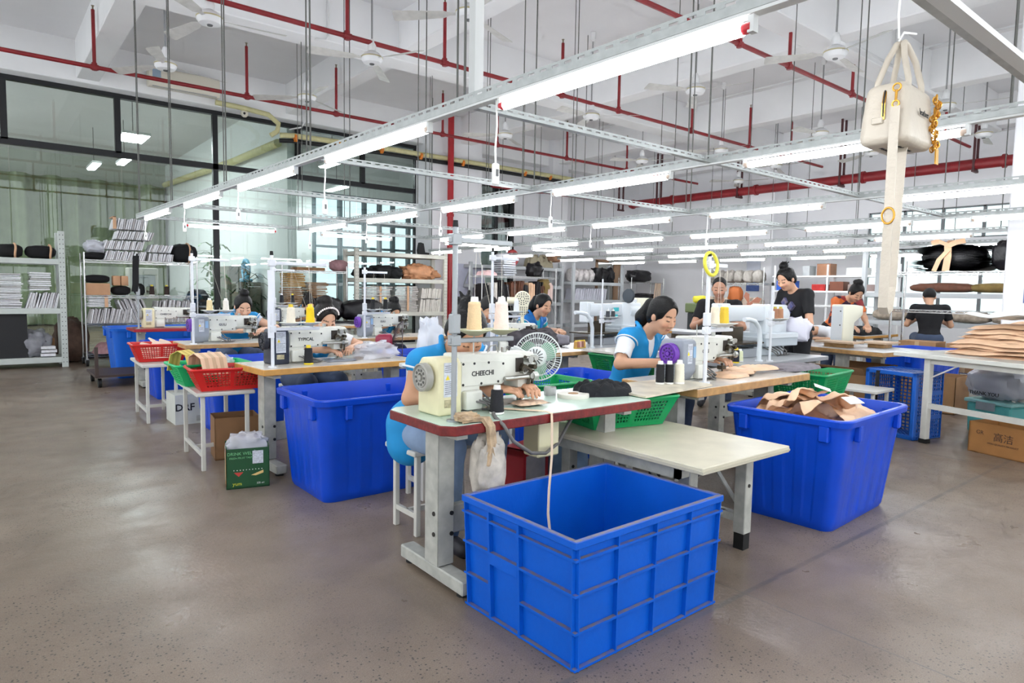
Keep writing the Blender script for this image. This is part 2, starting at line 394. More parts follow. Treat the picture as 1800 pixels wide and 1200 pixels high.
# pillars
for n, (x, y, sx, sy) in enumerate([(9.33, 14.1, 1.5, .8), (9.56, 2.02, .66, .66), (13.0, 14.2, .6, .6), (16.7, 9.6, .8, .7), (16.7, 4.7-2.2, .8, .7)]):
    struct('trim_%d' % (n+1), MB().b2((x-sx/2, y-sy/2, 0), (x+sx/2, y+sy/2, CEIL)), wallgrey, bev=.015)
# back wall right of the glass partition
holesB = [(10.55, 11.75, .6, 4.3), (15.2, 16.2, 0, 2.35)]
struct('wall_back', wall_with_holes('y', PY, .2, 10.05, WX+.22, CEIL, holesB), wallgrey)
blackf = M('black_frame', (22, 23, 26), .42)
mb = MB()
for x in (10.58, 11.15, 11.72): mb.b2((x-.05, PY-.03, .6), (x+.05, PY+.12, 4.3))
for z in (.62, 3.05, 4.27): mb.b2((10.55, PY-.03, z-.05), (11.75, PY+.12, z+.05))
w = struct('window_4', mb, blackf)
for a, b in ((10.63, 11.1), (11.2, 11.67)):
    for z0, z1 in ((.67, 3.0), (3.1, 4.22)): obj('pane', MB().b2((a, PY+.04, z0), (b, PY+.046, z1)), skyglass, w)
mb = MB()
for x in (15.17, 16.23): mb.b2((x-.05, PY-.03, 0), (x+.05, PY+.23, 2.4))
mb.b2((15.12, PY-.03, 2.35), (16.28, PY+.23, 2.43))
dr = struct('door_1', mb, M('door_wood', (176, 140, 110), .5))
obj('door_leaf', MB().b2((16.14, PY+.2, .02), (16.19, PY+.95, 2.33)), M('door_grey', (140, 138, 132), .5), dr)
# ---- glass partition (y = 14.5) with black frame
gp = struct('wall_partition', MB().b2((-3.5, PY-.06, 4.86), (8.62, PY+.06, 5.0)), blackf)
obj('frame_rail', MB().b2((-3.5, PY-.05, 3.77), (8.62, PY+.05, 3.88)), blackf, gp)
obj('frame_rail', MB().b2((-3.5, PY-.05, 0), (8.62, PY+.05, .12)), blackf, gp)
posts = [-2.9, -1.22, .45, 2.15, 3.87, 5.6, 7.15, 8.6]
for x in posts:
    full = x in (3.87, 8.6, -2.9)
    obj('frame_post', MB().b2((x-.05, PY-.05, .1 if full else 3.85), (x+.05, PY+.05, 4.9)), blackf, gp)
pg = glass_mat('partition_glass', (238, 244, 241))
for a, b in zip(posts[:-1], posts[1:]):
    obj('transom_pane', MB().b2((a+.05, PY-.004, 3.88), (b-.05, PY+.004, 4.86)), pg, gp)
lows = [-2.9, -1.0, .5, 2.2, 3.87, 5.45, 7.0, 8.6]
for a, b in zip(lows[:-1], lows[1:]):
    obj('pane', MB().b2((a+(.05 if a in (3.87, -2.9) else .006), PY-.005, .12), (b-(.05 if b in (3.87, 8.6) else .006), PY+.005, 3.77)), pg, gp)
# ---- room behind the glass
cur_y = 26.2
cur = M('curtain_green', (128, 140, 108), .9, var=.12, scale=3)
P = []
for z in (.05, 1.2, 2.4, 3.6, 4.85):
    row = []
    for i in range(241):
        x = -3.4+8.7*i/240; row.append((x, cur_y+.17*sin(x*9+.6*sin(x*2.1))+.04*sin(x*23)+.02*z*sin(x*5), z))
    P.append(row)
cm = MB().grid(P).mesh('curtain', smooth=60)
tag(obj('curtain', cm, cur), 'long green curtain hanging in folds at the far end of the glass room', 'curtain')
struct('wall_far', MB().b2((-3.5, 26.6, 0), (5.6, 26.8, CEIL)), M('far_wall_green', (186, 190, 178), .9))
struct('wall_inner', MB().b2((5.4, PY+.1, 0), (5.6, 26.6, CEIL)), M('inner_wall', (230, 234, 232), .85, var=.03, scale=1))
lobby_h = [(8.2, 12.2, .5, 4.35)]
struct('wall_lobby', wall_with_holes('y', 20, .2, 5.6, 15.0, CEIL, lobby_h), M('inner_wall', (214, 218, 216)))
struct('wall_lobby_side', MB().b2((15.0, PY+.2, 0), (15.2, 20.2, CEIL)), M('inner_wall', (214, 218, 216)))
mb = MB(); teal = M('teal_frame', (96, 112, 118), .5)
for x in (8.22, 9.1, 9.95, 10.5, 11.0, 11.6, 12.18): mb.b2((x-.06, 19.97, .5), (x+.06, 20.12, 4.35))
for z in (.5, 1.5, 2.7, 3.5, 4.33): mb.b2((8.2, 19.98, z-.035), (12.2, 20.1, z+.035))
w = struct('window_5', mb, teal)
xs = (8.22, 9.1, 9.95, 10.5, 11.0, 11.6, 12.18)
for a, b in zip(xs[:-1], xs[1:]): obj('pane', MB().b2((a+.06, 20.04, .55), (b-.06, 20.046, 4.3)), glass_mat('lobby_glass', (236, 246, 248)), w)

# ---------------------------------------------------------------- pipes
redp = M('red_pipe_paint', (140, 30, 36), .45, var=.15, scale=6)
def sprinkler_line(label, y, z, x0, x1, stubs, r=.03, ztop=5.3):
    t = thing('sprinkler_pipe', label, 'pipe', (0, y, z))
    obj('pipe', MB().cyl((x0, 0, 0), (x1, 0, 0), r, n=10), redp, t, smooth=40)
    for x in stubs:
        obj('riser_stub', MB().cyl((x, 0, 0), (x, 0, ztop-z), .024, n=8).cyl((x, 0, -.045), (x, 0, .06), .036, n=8).cyl((x-.05, 0, 0), (x+.05, 0, 0), .04, n=8), redp, t, smooth=40)
        obj('sprinkler_head', MB().cyl((x, 0, ztop-z), (x, 0, ztop-z+.05), .012, n=6).cyl((x, 0, ztop-z+.05), (x, 0, ztop-z+.056), .022, n=8), M('brass', (150, 140, 120), .35, 1), t)
sprinkler_line('red sprinkler pipe running along the glass partition with upright stubs', 11.37, 4.5, -3.4, 15.9, [-.6, 1.42, 3.55, 5.1, 7.36, 8.75, 10.8, 12.9])
sprinkler_line('middle red sprinkler pipe crossing the ceiling above the second row of tables', 7.83, 4.5, -3.4, 15.9, [-.7, 1.4, 3.66, 5.09, 7.3, 8.63, 10.7, 12.7, 14.4])
sprinkler_line('right-hand red sprinkler pipe crossing above the hanging handbag', 4.79, 4.5, -3.4, 15.9, [1.4, 3.6, 5.0, 7.45, 8.66, 10.55, 12.6, 14.5])
sprinkler_line('nearest red sprinkler pipe in the top right corner', 1.35, 4.5, -3.4, 15.9, [1.6, 3.7, 5.1, 7.4, 9.0, 11, 13])
t = thing('main_pipe', 'thick red main pipe along the far right wall', 'pipe', (16.0, 0, 4.15))
obj('pipe', MB().cyl((0, -3, 0), (0, 13.9, 0), .11, n=16), redp, t, smooth=40)
for y in (1.5, 4.2, 6.9, 9.6, 12.3, 13.8):
    obj('flange', MB().cyl((0, y-.03, 0), (0, y+.03, 0), .14, n=16), redp, t, smooth=40)
    obj('hanger', MB().bar((-.1, y+.5, -.12), (-.1, y+.5, 1.4), .04).bar((.1, y+.5, -.12), (.1, y+.5, 1.4), .04).bar((-.14, y+.5, -.14), (.14, y+.5, -.14), .05), M('hanger_dark', (80, 40, 42), .5), t)
t = thing('branch_pipe', 'red branch pipe with elbows running over the far door', 'pipe', (0, 13.7, 4.15))
obj('pipe', MB().tube([(10.6, .3, 0), (12.1, .3, 0), (12.3, .1, 0), (15.9, .1, 0)], .055, 10), redp, t, smooth=40)
t = thing('riser_pipe', 'vertical red riser pipe standing against the white pillar', 'pipe', (8.98, 13.5, 0))
obj('pipe', MB().cyl((0, 0, 0), (0, 0, 5.62), .075, n=16), M('red_riser', (176, 30, 38), .4, var=.08), t, smooth=40)
for z in (.9, 1.72, 3.2): obj('clamp', MB().cyl((0, 0, z-.03), (0, 0, z+.03), .09, n=16), M('red_riser', (176, 30, 38)), t, smooth=40)
obj('bracket', MB().bar((0, 0, 1.72), (0, .25, 1.72), .05), M('pale_tape', (206, 170, 150), .8), t)
# yellow insulated pipe
yp = M('insulated_pipe', (206, 200, 150), .7, var=.12, scale=9); blk = M('black_hose', (24, 24, 26), .6); org = M('orange_tie', (226, 130, 40), .5)
t = thing('insulated_pipe', 'cream insulated air conditioning pipe with orange ties along the partition top', 'pipe')
obj('pipe', MB().tube([(3.75, 13.95, 4.98), (4.3, 13.9, 4.95), (4.75, 13.86, 4.9), (4.95, 13.85, 4.75), (4.93, 13.87, 4.6), (4.8, 13.9, 4.5)], .05, 10), yp, t, smooth=50)
obj('pipe', MB().tube([(5.0, 13.92, 4.54), (5.25, 13.86, 4.56), (7.5, 13.62, 4.56), (10.2, 13.6, 4.56), (13.2, 13.6, 4.56)], .055, 10), yp, t, smooth=50)
obj('pipe', MB().tube([(5.2, 14.6, 4.52), (5.25, 18, 4.6), (5.25, 26, 4.9)], .09, 10), yp, t, smooth=50)
obj('hose', MB().tube([(5.0, 13.96, 4.44), (5.25, 13.9, 4.46), (7.5, 13.66, 4.46), (10.2, 13.64, 4.46), (13.2, 13.64, 4.46)], .045, 8), blk, t, smooth=50)
for x in (5.3, 6.2, 7.2, 8.2, 9.4, 10.4, 11.4, 12.3):
    yy = 13.86-.24*min(1, max(0, (x-5.25)/2.25)); obj('tie', MB().cyl((x-.03, yy, 4.52), (x+.03, yy, 4.52), .085, n=10), org, t)
# wall air conditioner on the beam
t = thing('air_conditioner', 'white wall air conditioner on the beam above the glass partition', 'air conditioner', (3.2, 14.09, 5.05))
acm = M('ac_white', (222, 216, 200), .4)
obj('body', MB().prism([(0, .02), (-.2, .0), (-.23, .06), (-.23, .3), (-.2, .36), (0, .38)], -.62, .62, 'YZ'), acm, t, bev=.02, seg=2, smooth=40)
obj('outlet', MB().b2((-.56, -.21, .005), (.56, -.14, .03)), M('ac_grey', (170, 170, 166), .5), t)
obj('energy_sticker', MB().b2((-.56, -.234, .17), (-.42, -.231, .31)), M('sticker_blue', (150, 170, 190), .5), t)
t = thing('security_camera', 'small white dome security camera under the beam by the partition', 'camera', (4.3, 13.95, 4.93))
obj('mount', MB().cyl((0, 0, -.02), (0, 0, .06), .06, n=12), acm, t, smooth=40)
obj('dome', MB().ball((0, 0, -.07), .075, 12), acm, t, smooth=60)
obj('lens', MB().ball((-.02, -.065, -.08), .025, 8), blk, t)
# wall conduits
cond = M('conduit_white', (224, 224, 224), .6)
for k, (pts, lab) in enumerate([
    ([(4.04, 9.28, 5.6), (4.04, 9.27, 5.0), (4.0, 9.25, 4.93), (3.85, 9.3, 4.92)], 'white conduit dropping down the beam beside the partition fans'),
    ([(5.56, 14.05, 5.5), (5.56, 14.03, 4.9), (5.5, 14.0, 4.8), (5.35, 14.3, 4.78)], 'white conduit bending over the partition corner'),
    ([(8.05, 9.25, 4.93), (8.05, 5.0, 4.93)], 'thin white conduit running along the beam soffit between the fans'),
    ([(12.4, 13.0, 5.55), (12.4, 2.0, 5.55)], 'thin white conduit along the ceiling over the far tables'),
    ([(11.3, 4.5, 5.6), (11.3, 4.5, 5.05), (11.1, 4.4, 4.92), (9.8, 4.4, 4.92)], 'white conduit with a bend near the hanging handbag')]):
    tag(obj('conduit', MB().tube(pts, .018, 6), cond, smooth=60), lab, 'conduit')

# ---------------------------------------------------------------- ceiling fans
fanw = M('fan_white', (228, 228, 228), .35); fang = M('fan_rod_grey', (150, 150, 150), .4, .3); blade_m = M('fan_blade', (200, 198, 192), .45, var=.12, scale=10)
def make_fan():
    t = thing('ceiling_fan', '', 'fan')
    obj('rod', MB().cyl((0, 0, .1), (0, 0, CEIL-4.3), .012, n=8), fang, t, smooth=40)
    obj('canopy', MB().lathe([(.015, .1), (.05, .1), (.055, .16), (.03, .24), (.015, .25)], n=14), fanw, t, smooth=40)
    obj('ceiling_cup', MB().lathe([(.015, 1.2), (.045, 1.23), (.05, 1.345), (0, 1.345)], n=12), fanw, t, smooth=40)
    obj('motor_housing', MB().lathe([(0, -.055), (.05, -.055), (.11, -.045), (.135, -.01), (.135, .03), (.1, .07), (.04, .1), (0, .1)], n=24), fanw, t, smooth=40)
    obj('trim_ring', MB().lathe([(.136, .012), (.14, .016), (.14, .024), (.136, .028)], n=24), M('gold_trim', (200, 190, 150), .4, .5), t)
    obj('hub_cap', MB().lathe([(0, -.066), (.028, -.066), (.034, -.05), (0, -.05)], n=12), M('dark_cap', (90, 90, 90), .5), t)
    for k in range(3):
        a = 2*pi*k/3; c, s_ = cos(a), sin(a); mb = MB(); pr = []
        for r_, w_, z_ in ((.12, .035, 0), (.2, .045, 0), (.26, .1, -.005), (.6, .14, -.02), (.78, .15, -.025), (.8, .12, -.025)):
            for sg in (-1, 1): pr.append(((r_*c-sg*w_/2*s_), (r_*s_+sg*w_/2*c), z_+sg*w_*.14))
        top = [(p[0], p[1], p[2]+.004) for p in pr]; n = len(pr)//2
        fs = []
        for i in range(n-1):
            q = (2*i, 2*i+1, 2*i+3, 2*i+2); fs += [q, tuple(j+2*n for j in reversed(q))]
        fs += [(2*i, 2*i+2, 2*i+2+2*n, 2*i+2*n) for i in range(n-1)]+[(2*i+1, 2*i+1+2*n, 2*i+3+2*n, 2*i+3) for i in range(n-1)]+[(0, 2*n, 2*n+1, 1), (2*n-2, 2*n-1, 4*n-1, 4*n-2)]
        mb.add(pr+top, fs); obj('blade', mb, blade_m, t, smooth=30)
    return t
fan_spots = [(2.05, 9.93, 8, 'over the air conditioner'), (2.08, 7.9, -12, 'nearest the left beam'), (4.04, 10.06, 25, 'beside the partition corner'), (4.0, 7.84, 50, 'above the front light track'), (4.13, 5.9, 20, 'at the top centre beside the white hanger'),
             (8.1, 5.89, 40, 'above the second light track'), (8.1, 3.9, 5, 'left of the hanging handbag'), (8.0, 7.86, 65, 'behind the middle sprinkler pipe'), (7.8, 9.9, 30, 'in front of the white pillar'),
             (11.5, 3.82, 35, 'right of the hanging handbag'), (13.95, 4.0, 10, 'nearest the right-hand pillar'), (11.85, 5.9, 55, 'behind the hanging handbag'), (11.8, 7.9, 15, 'in the far middle bay'), (11.5, 9.7, 45, 'far back in front of the branch pipe'),
             (14.2, 6.0, 70, 'close to the thick main pipe'), (14.1, 8.0, 20, 'far back over the shelves'), (15.3, 9.7, 35, 'farthest back beside the main pipe')]
fan0 = make_fan()
for i, (x, y, a, w_) in enumerate(fan_spots):
    lab = 'white three-blade ceiling fan '+w_
    if i == 0: fan0.location = (x, y, 4.3); fan0.rotation_euler = (0, 0, R(a)); fan0['label'] = lab; fan0['group'] = 'ceiling fans'
    else: dup(fan0, (x, y, 4.3), R(a), lab, 'ceiling fans')

# ---------------------------------------------------------------- light tracks
galv = M('galvanised_steel', (176, 180, 178), .45, .35, var=.1, scale=20); trackw = M('track_white', (214, 216, 214), .5)
rodm = M('hanger_rod', (96, 96, 92), .5, .4); capw = M('lamp_holder', (196, 176, 160), .5); capr = M('red_cap', (190, 40, 50), .4)
tube_m = M('tube_glow', (255, 255, 255), .3, emit=(246, 250, 255), estr=TUBE_STRENGTH)
def slotted(p0, p1, h=.05, w=.045, pitch=.07):
    """steel channel along p0-p1: slotted vertical web plus bottom flange, real slots"""
    p0, p1 = Vector(p0), Vector(p1); d = (p1-p0); L = d.length; d /= L; sd = d.cross(Vector((0, 0, 1))); mb = MB(); U = Vector((0, 0, 1))
    mb.bar(p0+U*(h*.92), p1+U*(h*.92), .003, h*.22); mb.bar(p0+U*(h*.3), p1+U*(h*.3), .003, h*.62)
    n = int(L/pitch)
    for i in range(n+1):
        a = p0+d*(i*L/n); mb.bar(a+U*(h*.7)-d*.016, a+U*(h*.7)+d*.016, .003, h*.24)
    mb.bar(p0+sd*(w/2), p1+sd*(w/2), w, .003); return mb
tracks = [1.86, 3.75, 5.98, 8.0, 10.0, 12.0, 14.0]
tr_names = ['front', 'second', 'third', 'fourth', 'fifth', 'sixth', 'farthest']
bays = [(-.65, .55), (1.15, 2.35), (2.92, 4.12), (4.62, 5.82), (6.3, 7.5), (8.1, 9.3), (9.95, 11.15), (11.6, 12.8)]  # last pair of bays holds added tubes, put in to lighten the far walls
TZ = 2.255
def make_light(red):
    t = thing('tube_light', '', 'light')
    obj('tube', MB().cyl((0, .03, 0), (0, 1.17, 0), .02, n=10), tube_m, t, smooth=40)
    for y in (.0, 1.2):
        obj('end_cap', MB().cyl((0, y+(.0 if y == 0 else -.05), 0), (0, y+(.05 if y == 0 else .0), 0), .0175, n=10), capr if red else capw, t, smooth=40)
        obj('lamp_holder', MB().b2((-.014, y-.012+(0 if y == 0 else .004), -.018), (.014, y+.008, .045)), trackw, t)
    return t
l_proto = [make_light(False), make_light(True)]; used = [False, False]
def place_light(loc, rz, label, group, red):
    if not used[red]:
        used[red] = True; o = l_proto[red]; o.location = loc; o.rotation_euler = (0, 0, rz); o['label'] = label; o['group'] = group
    else: dup(l_proto[red], loc, rz, label, group)
sw_m = M('switch_white', (240, 240, 236), .4)
def pull_switch(loc, drop, label):
    t = thing('pull_switch', label, 'switch', loc)
    obj('cord', MB().tube([(0, 0, 0), (.004, 0, -drop*.4), (-.004, 0, -drop*.8), (0, 0, -drop)], .0045, 6), sw_m, t)
    obj('switch_body', MB().box((0, 0, -drop-.045), (.035, .02, .095)), sw_m, t, bev=.008, seg=2, smooth=50)
    obj('rocker', MB().box((0, -.012, -drop-.04), (.012, .008, .03)), M('dark_cap', (90, 90, 90)), t)
for ti, x in enumerate(tracks):
    skew = -.024 if ti == 0 else 0.
    y0 = -1.0 if ti < 3 else 1.0; y1 = 9.75 if ti < 3 else 12.9  # farther tracks are lengthened to carry the added back rows of tubes
    t = thing('light_track', '%s slotted steel light track hanging over the sewing tables%s' % (tr_names[ti], ', nearest the camera' if ti == 0 else ''), 'light track', (x, 0, TZ), -atan2(skew, 1))
    obj('channel', slotted((0, y0, 0), (0, y1, 0)), galv, t)
    obj('batten', MB().b2((-.001, y0, -.012), (.04, y1, -.002)), trackw, t)
    for y in (-.9, .82, 2.62, 4.37, 6.15, 8.0, 9.6, 11.4, 12.8):
        if y < y0 or y > y1: continue
        obj('rod', MB().cyl((.02, y, .03), (.02, y, CEIL-TZ-.004), .006, n=6), rodm, t)
        if ti < 3: obj('rod', MB().cyl((.02, y+.06+.1*(ti == 1), .03), (.02, y+.06+.1*(ti == 1), CEIL-TZ-.004), .005, n=6), rodm, t)
    for bi, (a, b) in enumerate(bays):
        if a < y0 or b > y1: continue
        if ti > 3 and bi == 1: continue
        xx = x+.02-skew*0+skew*a
        place_light((xx, a, TZ-.045), -atan2(skew, 1), 'lit fluorescent tube under the %s light track, %s from its near end' % (tr_names[ti], ORD[bi]), 'fluorescent tubes', ti == 0 and bi == 1)  # this label also serves the added back tubes
        if ti < 3 and bi > 1 or (ti == 0 and bi >= 1): pull_switch((x+skew*b+.02, b+.03, TZ-.01), [.28, .22, .25][ti] if bi < 3 else .2, 'white pull switch hanging from the %s light track after its %s tube' % (tr_names[ti], ORD[bi]))
for bi, y in enumerate((.81, 2.62, 4.36, 6.15, 8.0, 9.75)):
    for ti in range(len(tracks)-1):
        if ti >= 3 and bi not in (2, 5): continue
        t = thing('cross_bar', 'grey slotted cross bar between the %s and %s light tracks, %s from the near end' % (tr_names[ti], tr_names[ti+1], ORD[bi]), 'cross bar', (0, y, TZ))
        obj('channel', slotted((tracks[ti]+.05+(-.024*y if ti == 0 else 0), 0, .002), (tracks[ti+1]-.01, 0, .002), .045, .04), galv, t)
        if bi == 0: obj('stiffener', MB().b2((tracks[ti]+.1, -.09, -.02), (tracks[ti+1]-.05, -.045, .0)), trackw, t)
for ti in range(4): place_light((tracks[ti]+1.55, 9.7, TZ-.055), R(90), 'lit fluorescent tube across the far end between the %s and %s light tracks' % (tr_names[ti], tr_names[ti+1]), 'fluorescent tubes', ti == 0)
# heavy white drop pole carrying the front track
tag(obj('drop_pole', MB().b2((1.86, 2.6, TZ+.05), (1.91, 2.65, CEIL)), trackw), 'white square drop pole holding up the front light track', 'pole')
# lamps in the glass room
pan = M('panel_glow', (255, 255, 255), .3, emit=(244, 250, 255), estr=PANEL_STRENGTH)
for i, (x, y, z, sx, sy, lab) in enumerate([(2.9, 17.5, 4.75, .5, .9, 'bright square lamp glowing high behind the glass transom'), (2.6, 21.5, 4.6, .16, 1.2, 'twin tube lamp behind the glass nearest the curtain'), (3.1, 20.0, 4.6, .16, 1.2, 'twin tube lamp behind the second glass transom'), (7.5, 17, 4.7, .2, 1.2, 'tube lamp glowing behind the glass right of the corner'), (8.3, 18.5, 4.3, .2, 1.2, 'tube lamp deep behind the glass near the bright lobby windows')]):
    t = thing('ceiling_lamp', lab, 'lamp', (x, y, z))
    obj('housing', MB().b2((-sx/2-.03, -sy/2-.03, .0), (sx/2+.03, sy/2+.03, .06)), trackw, t)
    obj('diffuser', MB().b2((-sx/2, -sy/2, -.025), (sx/2, sy/2, 0)), pan, t)
    obj('rod', MB().cyl((0, 0, .05), (0, 0, CEIL-z), .008, n=6), rodm, t)
# ---------------------------------------------------------------- tables
TH = .80
legm = M('table_leg_paint', (176, 176, 168), .55, var=.18, scale=14); legb = M('leg_box_grey', (150, 154, 156), .5); rub = M('black_rubber', (18, 18, 18), .7)
lam_green = M('laminate_green', (192, 214, 198), .25, var=.10, scale=5); edge_red = M('edge_red', (118, 28, 26), .5, var=.35, scale=18, bump=.1)
lam_white = M('laminate_white', (222, 216, 206), .18, var=.08, scale=5); edge_wood = M('edge_wood', (190, 148, 96), .5, var=.2, scale=16); edge_yellow = M('edge_yellow', (206, 152, 76), .5, var=.12, scale=14)
lam_grey = M('laminate_grey', (182, 184, 186), .3, var=.06, scale=8); edge_grey = M('edge_grey', (150, 152, 156), .5)
lam_beige = M('laminate_beige', (206, 200, 178), .35, var=.08, scale=7, bump=.03)
boltm = M('bolt_dark', (60, 58, 56), .4, .6)
def sewing_table(label, x0, y0, w, d, top, edge, rz=0., z=TH, th=.042, legx=(.12, None), group=None, chamfer=0., col_y=.1, name='sewing_table', legmat=None):
    legmat = legmat or legm
    t = thing(name, label, 'table', (x0, y0, 0), rz, group)
    pl = [(0, 0), (w, 0), (w, d), (0, d)] if not chamfer else [(chamfer, 0), (w, 0), (w, d), (chamfer, d), (0, d-chamfer), (0, chamfer)]
    obj('edge_band', MB().prism(pl, z-th, z-.003, 'XY'), edge, t, bev=.004)
    k = .006; pl2 = [(k, k), (w-k, k), (w-k, d-k), (k, d-k)] if not chamfer else [(chamfer+k, k), (w-k, k), (w-k, d-k), (chamfer+k, d-k), (k, d-chamfer-k), (k, chamfer+k)]
    obj('tabletop', MB().prism(pl2, z-.004, z, 'XY'), top, t)
    lx = [legx[0], legx[1] if legx[1] is not None else w-.14]
    for i, x in enumerate(lx):
        mb = MB(); cy = d*.42; e = .004
        mb.b2((x-.045, cy-.06, .09), (x+.045, cy-.054, z-th)).b2((x-.045, cy-.06, .09), (x-.04, cy+.06, z-th)).b2((x+.04, cy-.06, .09), (x+.045, cy+.06, z-th)).b2((x-.03, cy-.05, .09), (x+.03, cy+.05, z-th-.1))
        lg = obj('leg', mb, legmat, t, bev=.003)
        for zz in (.24, .34): obj('bolt', MB().cyl((x-.05, cy-.025, zz), (x-.04, cy-.025, zz), .011, n=8).cyl((x+.03, cy-.066, zz), (x+.03, cy-.055, zz), .011, n=8), boltm, lg)
        ft = obj('foot_bar', MB().b2((x-.04, -.02, .02), (x+.04, d-.02, .085)), legmat, t, bev=.006)
        [obj('foot_pad', MB().cyl((x, yy, 0), (x, yy, .03), .03, n=10), rub, ft) for yy in (.03, d-.07)]
        obj('top_bracket', MB().b2((x-.03, .05, z-th-.03), (x+.03, d-.05, z-th)), legmat, t)
    obj('cross_beam', MB().b2((lx[0], d*.42-.02, .22), (lx[1], d*.42+.02, .36)), legmat, t, bev=.004)
    return t
T1 = sewing_table('green-topped sewing table with a worn red edge in the foreground', 1.565, 2.37, 1.37, .57, lam_green, edge_red, R(-.8), chamfer=.05, th=.048)
T2 = sewing_table('white sewing table with a yellow wood edge behind the long blue bin', 1.58, 4.77, 1.36, .58, lam_white, edge_yellow, R(3.5), th=.048)
T3 = sewing_table('pale sewing table with a brown wood edge, third in the left row', 1.6, 7.16, 1.36, .6, lam_white, edge_wood, R(-1), th=.045)
T4 = sewing_table('red-edged sewing table farthest back in the left row', 1.6, 9.95, 1.36, .6, M('laminate_red', (150, 60, 60), .3), M('edge_bright_red', (164, 26, 40), .45), th=.04)
T5 = sewing_table('white sewing table with a tan wood edge in front of the ponytailed woman', 3.5, 2.44, 1.52, .62, lam_white, edge_wood, R(1.5), th=.055, legx=(.12, 1.3))
T6 = sewing_table('wood-edged sewing table with the maroon desk fan beside it', 3.48, 7.2, 1.4, .6, lam_white, edge_wood)
T7 = sewing_table('wood-edged sewing table behind the green wire fan', 3.5, 4.7, 1.36, .6, lam_white, edge_wood, R(1))
T8 = sewing_table('sewing table half hidden behind the woman with the pearl headband', 3.4, 9.75, 1.4, .6, lam_white, edge_wood)
TC1 = sewing_table('grey worktable carrying the large pattern sewing machine', 5.3, 3.25, 1.66, .75, lam_grey, edge_grey, z=.77)
TC2 = sewing_table('grey worktable in front of the woman in the teal shirt', 4.95, 5.05, 1.75, .75, lam_grey, edge_grey, R(3), z=.77)
TD = sewing_table('wood-edged worktable with the tall white post machine on it', 7.55, 2.95, .95, 1.3, lam_grey, edge_wood, R(-10), th=.05)
TY1 = sewing_table('yellow-edged worktable in the middle background piled with peach leather', 7.9, 6.6, 1.4, .65, lam_grey, edge_yellow)
TY2 = sewing_table('yellow-edged worktable at the far right near the blue bin', 10.45, 4.35, 1.25, .6, lam_grey, edge_yellow)
# overlapping work boards
tag(obj('work_board', MB().prism([(-.42, -.17), (.35, -.09), (.38, .26), (-.12, .27), (-.4, .1)], 0, .012, 'XY'), M('old_board', (218, 208, 186), .3, var=.22, scale=7), loc=(3.35, 2.56, TH+.003)), 'worn white board bridging the green table and the next table', 'board')
tag(obj('side_board', MB().b2((-.3, -.42, 0), (.28, .42, .018)), lam_white, loc=(5.05, 4.28, .802)), 'white board laid over the green basket behind the black cloth', 'board')
# low beige side table
def low_table(label, x0, y0, w, d, z, rz=0.):
    t = thing('side_table', label, 'table', (x0, y0, 0), rz)
    obj('tabletop', MB().b2((0, 0, z-.035), (w, d, z)), lam_beige, t, bev=.004)
    obj('edge_band', MB().b2((-.002, -.002, z-.026), (w+.002, d+.002, z-.016)), M('ply_edge', (190, 184, 164), .6), t)
    for x in (.17, w-.1):
        for y in (.2, d-.2):
            lg = obj('leg', MB().b2((x-.035, y-.035, .09 if y < .5 else .0), (x+.035, y+.035, z-.035)), legm, t, bev=.004)
            if y < .5: obj('foot_pad', MB().b2((x-.03, y-.03, 0), (x+.03, y+.03, .09)), rub, lg)
            obj('bolt', MB().cyl((x-.005, y-.04, .36), (x-.005, y-.03, .36), .01, n=8), boltm, lg)
        obj('foot_bar', MB().b2((x-.03, .2, .15), (x+.03, d-.2, .19)), legm, t)
        obj('brace', MB().bar((x, .24, .25), (x, .5, z-.05), .03, .008), legm, t)
    obj('rail', MB().b2((.05, .17, z-.1), (.075, d-.1, z-.035)).b2((w-.12, .17, z-.1), (w-.1, d-.1, z-.035)).b2((.05, .17, z-.1), (w-.1, .2, z-.035)), legm, t)
    obj('lower_shelf', MB().b2((.17, .3, .17), (w-.1, d-.2, .19)), M('shelf_grey', (160, 160, 156), .6, var=.2), t)
    return t
low_table('low beige side table beside the big blue crate', 2.56, 1.74, .78, 1.25, .60)
# ---------------------------------------------------------------- stools
stw = M('stool_white', (206, 204, 196), .4, var=.06, scale=8)
def stool(label, x0, y0, w, d, z, rz=0., name='stool', group='white work stools', leg=.03):
    t = thing(name, label, 'stool', (x0, y0, 0), rz, group)
    obj('seat', MB().b2((0, 0, z-.03), (w, d, z)), stw, t, bev=.006)
    i = leg*.7+.03
    for x in (i, w-i):
        for y in (i, d-i): obj('leg', MB().b2((x-leg/2, y-leg/2, 0), (x+leg/2, y+leg/2, z-.03)), stw, t, bev=.003)
        obj('stretcher', MB().b2((x-leg*.35, i, .1), (x+leg*.35, d-i, .13)), stw, t)
    obj('stretcher', MB().b2((i, d/2-leg*.35, .1), (w-i, d/2+leg*.35, .13)), stw, t)
    return t
stool('white stool holding the red and green baskets beside the wood-edged table', 1.23, 5.2, .42, .8, .6, R(-3))
stool('white stool holding the single red basket further back on the left', 1.24, 7.33, .36, .85, .6, R(-2))
stool('small white stool beside the tall blue mesh crate on the right', 6.62, 2.62, .42, .44, .5)
stool('stool under the woman working at the foreground green table', 1.84, 3.1, .4, .34, .5)
stool('stool under the woman with the pearl headband', 2.15, 5.75, .36, .34, .5)
stool('stool under the woman with the hair bun', 2.2, 8.25, .36, .34, .5)
stool('stool under the ponytailed woman in the blue vest', 3.75, 3.3, .38, .36, .5)
stool('low stool tucked beneath the right-hand fabric table', 8.05, 1.2, .42, .75, .58)
stool('white stand under the green basket at the end of the tan-edged table', 5.16, 2.42, .55, .5, .5)

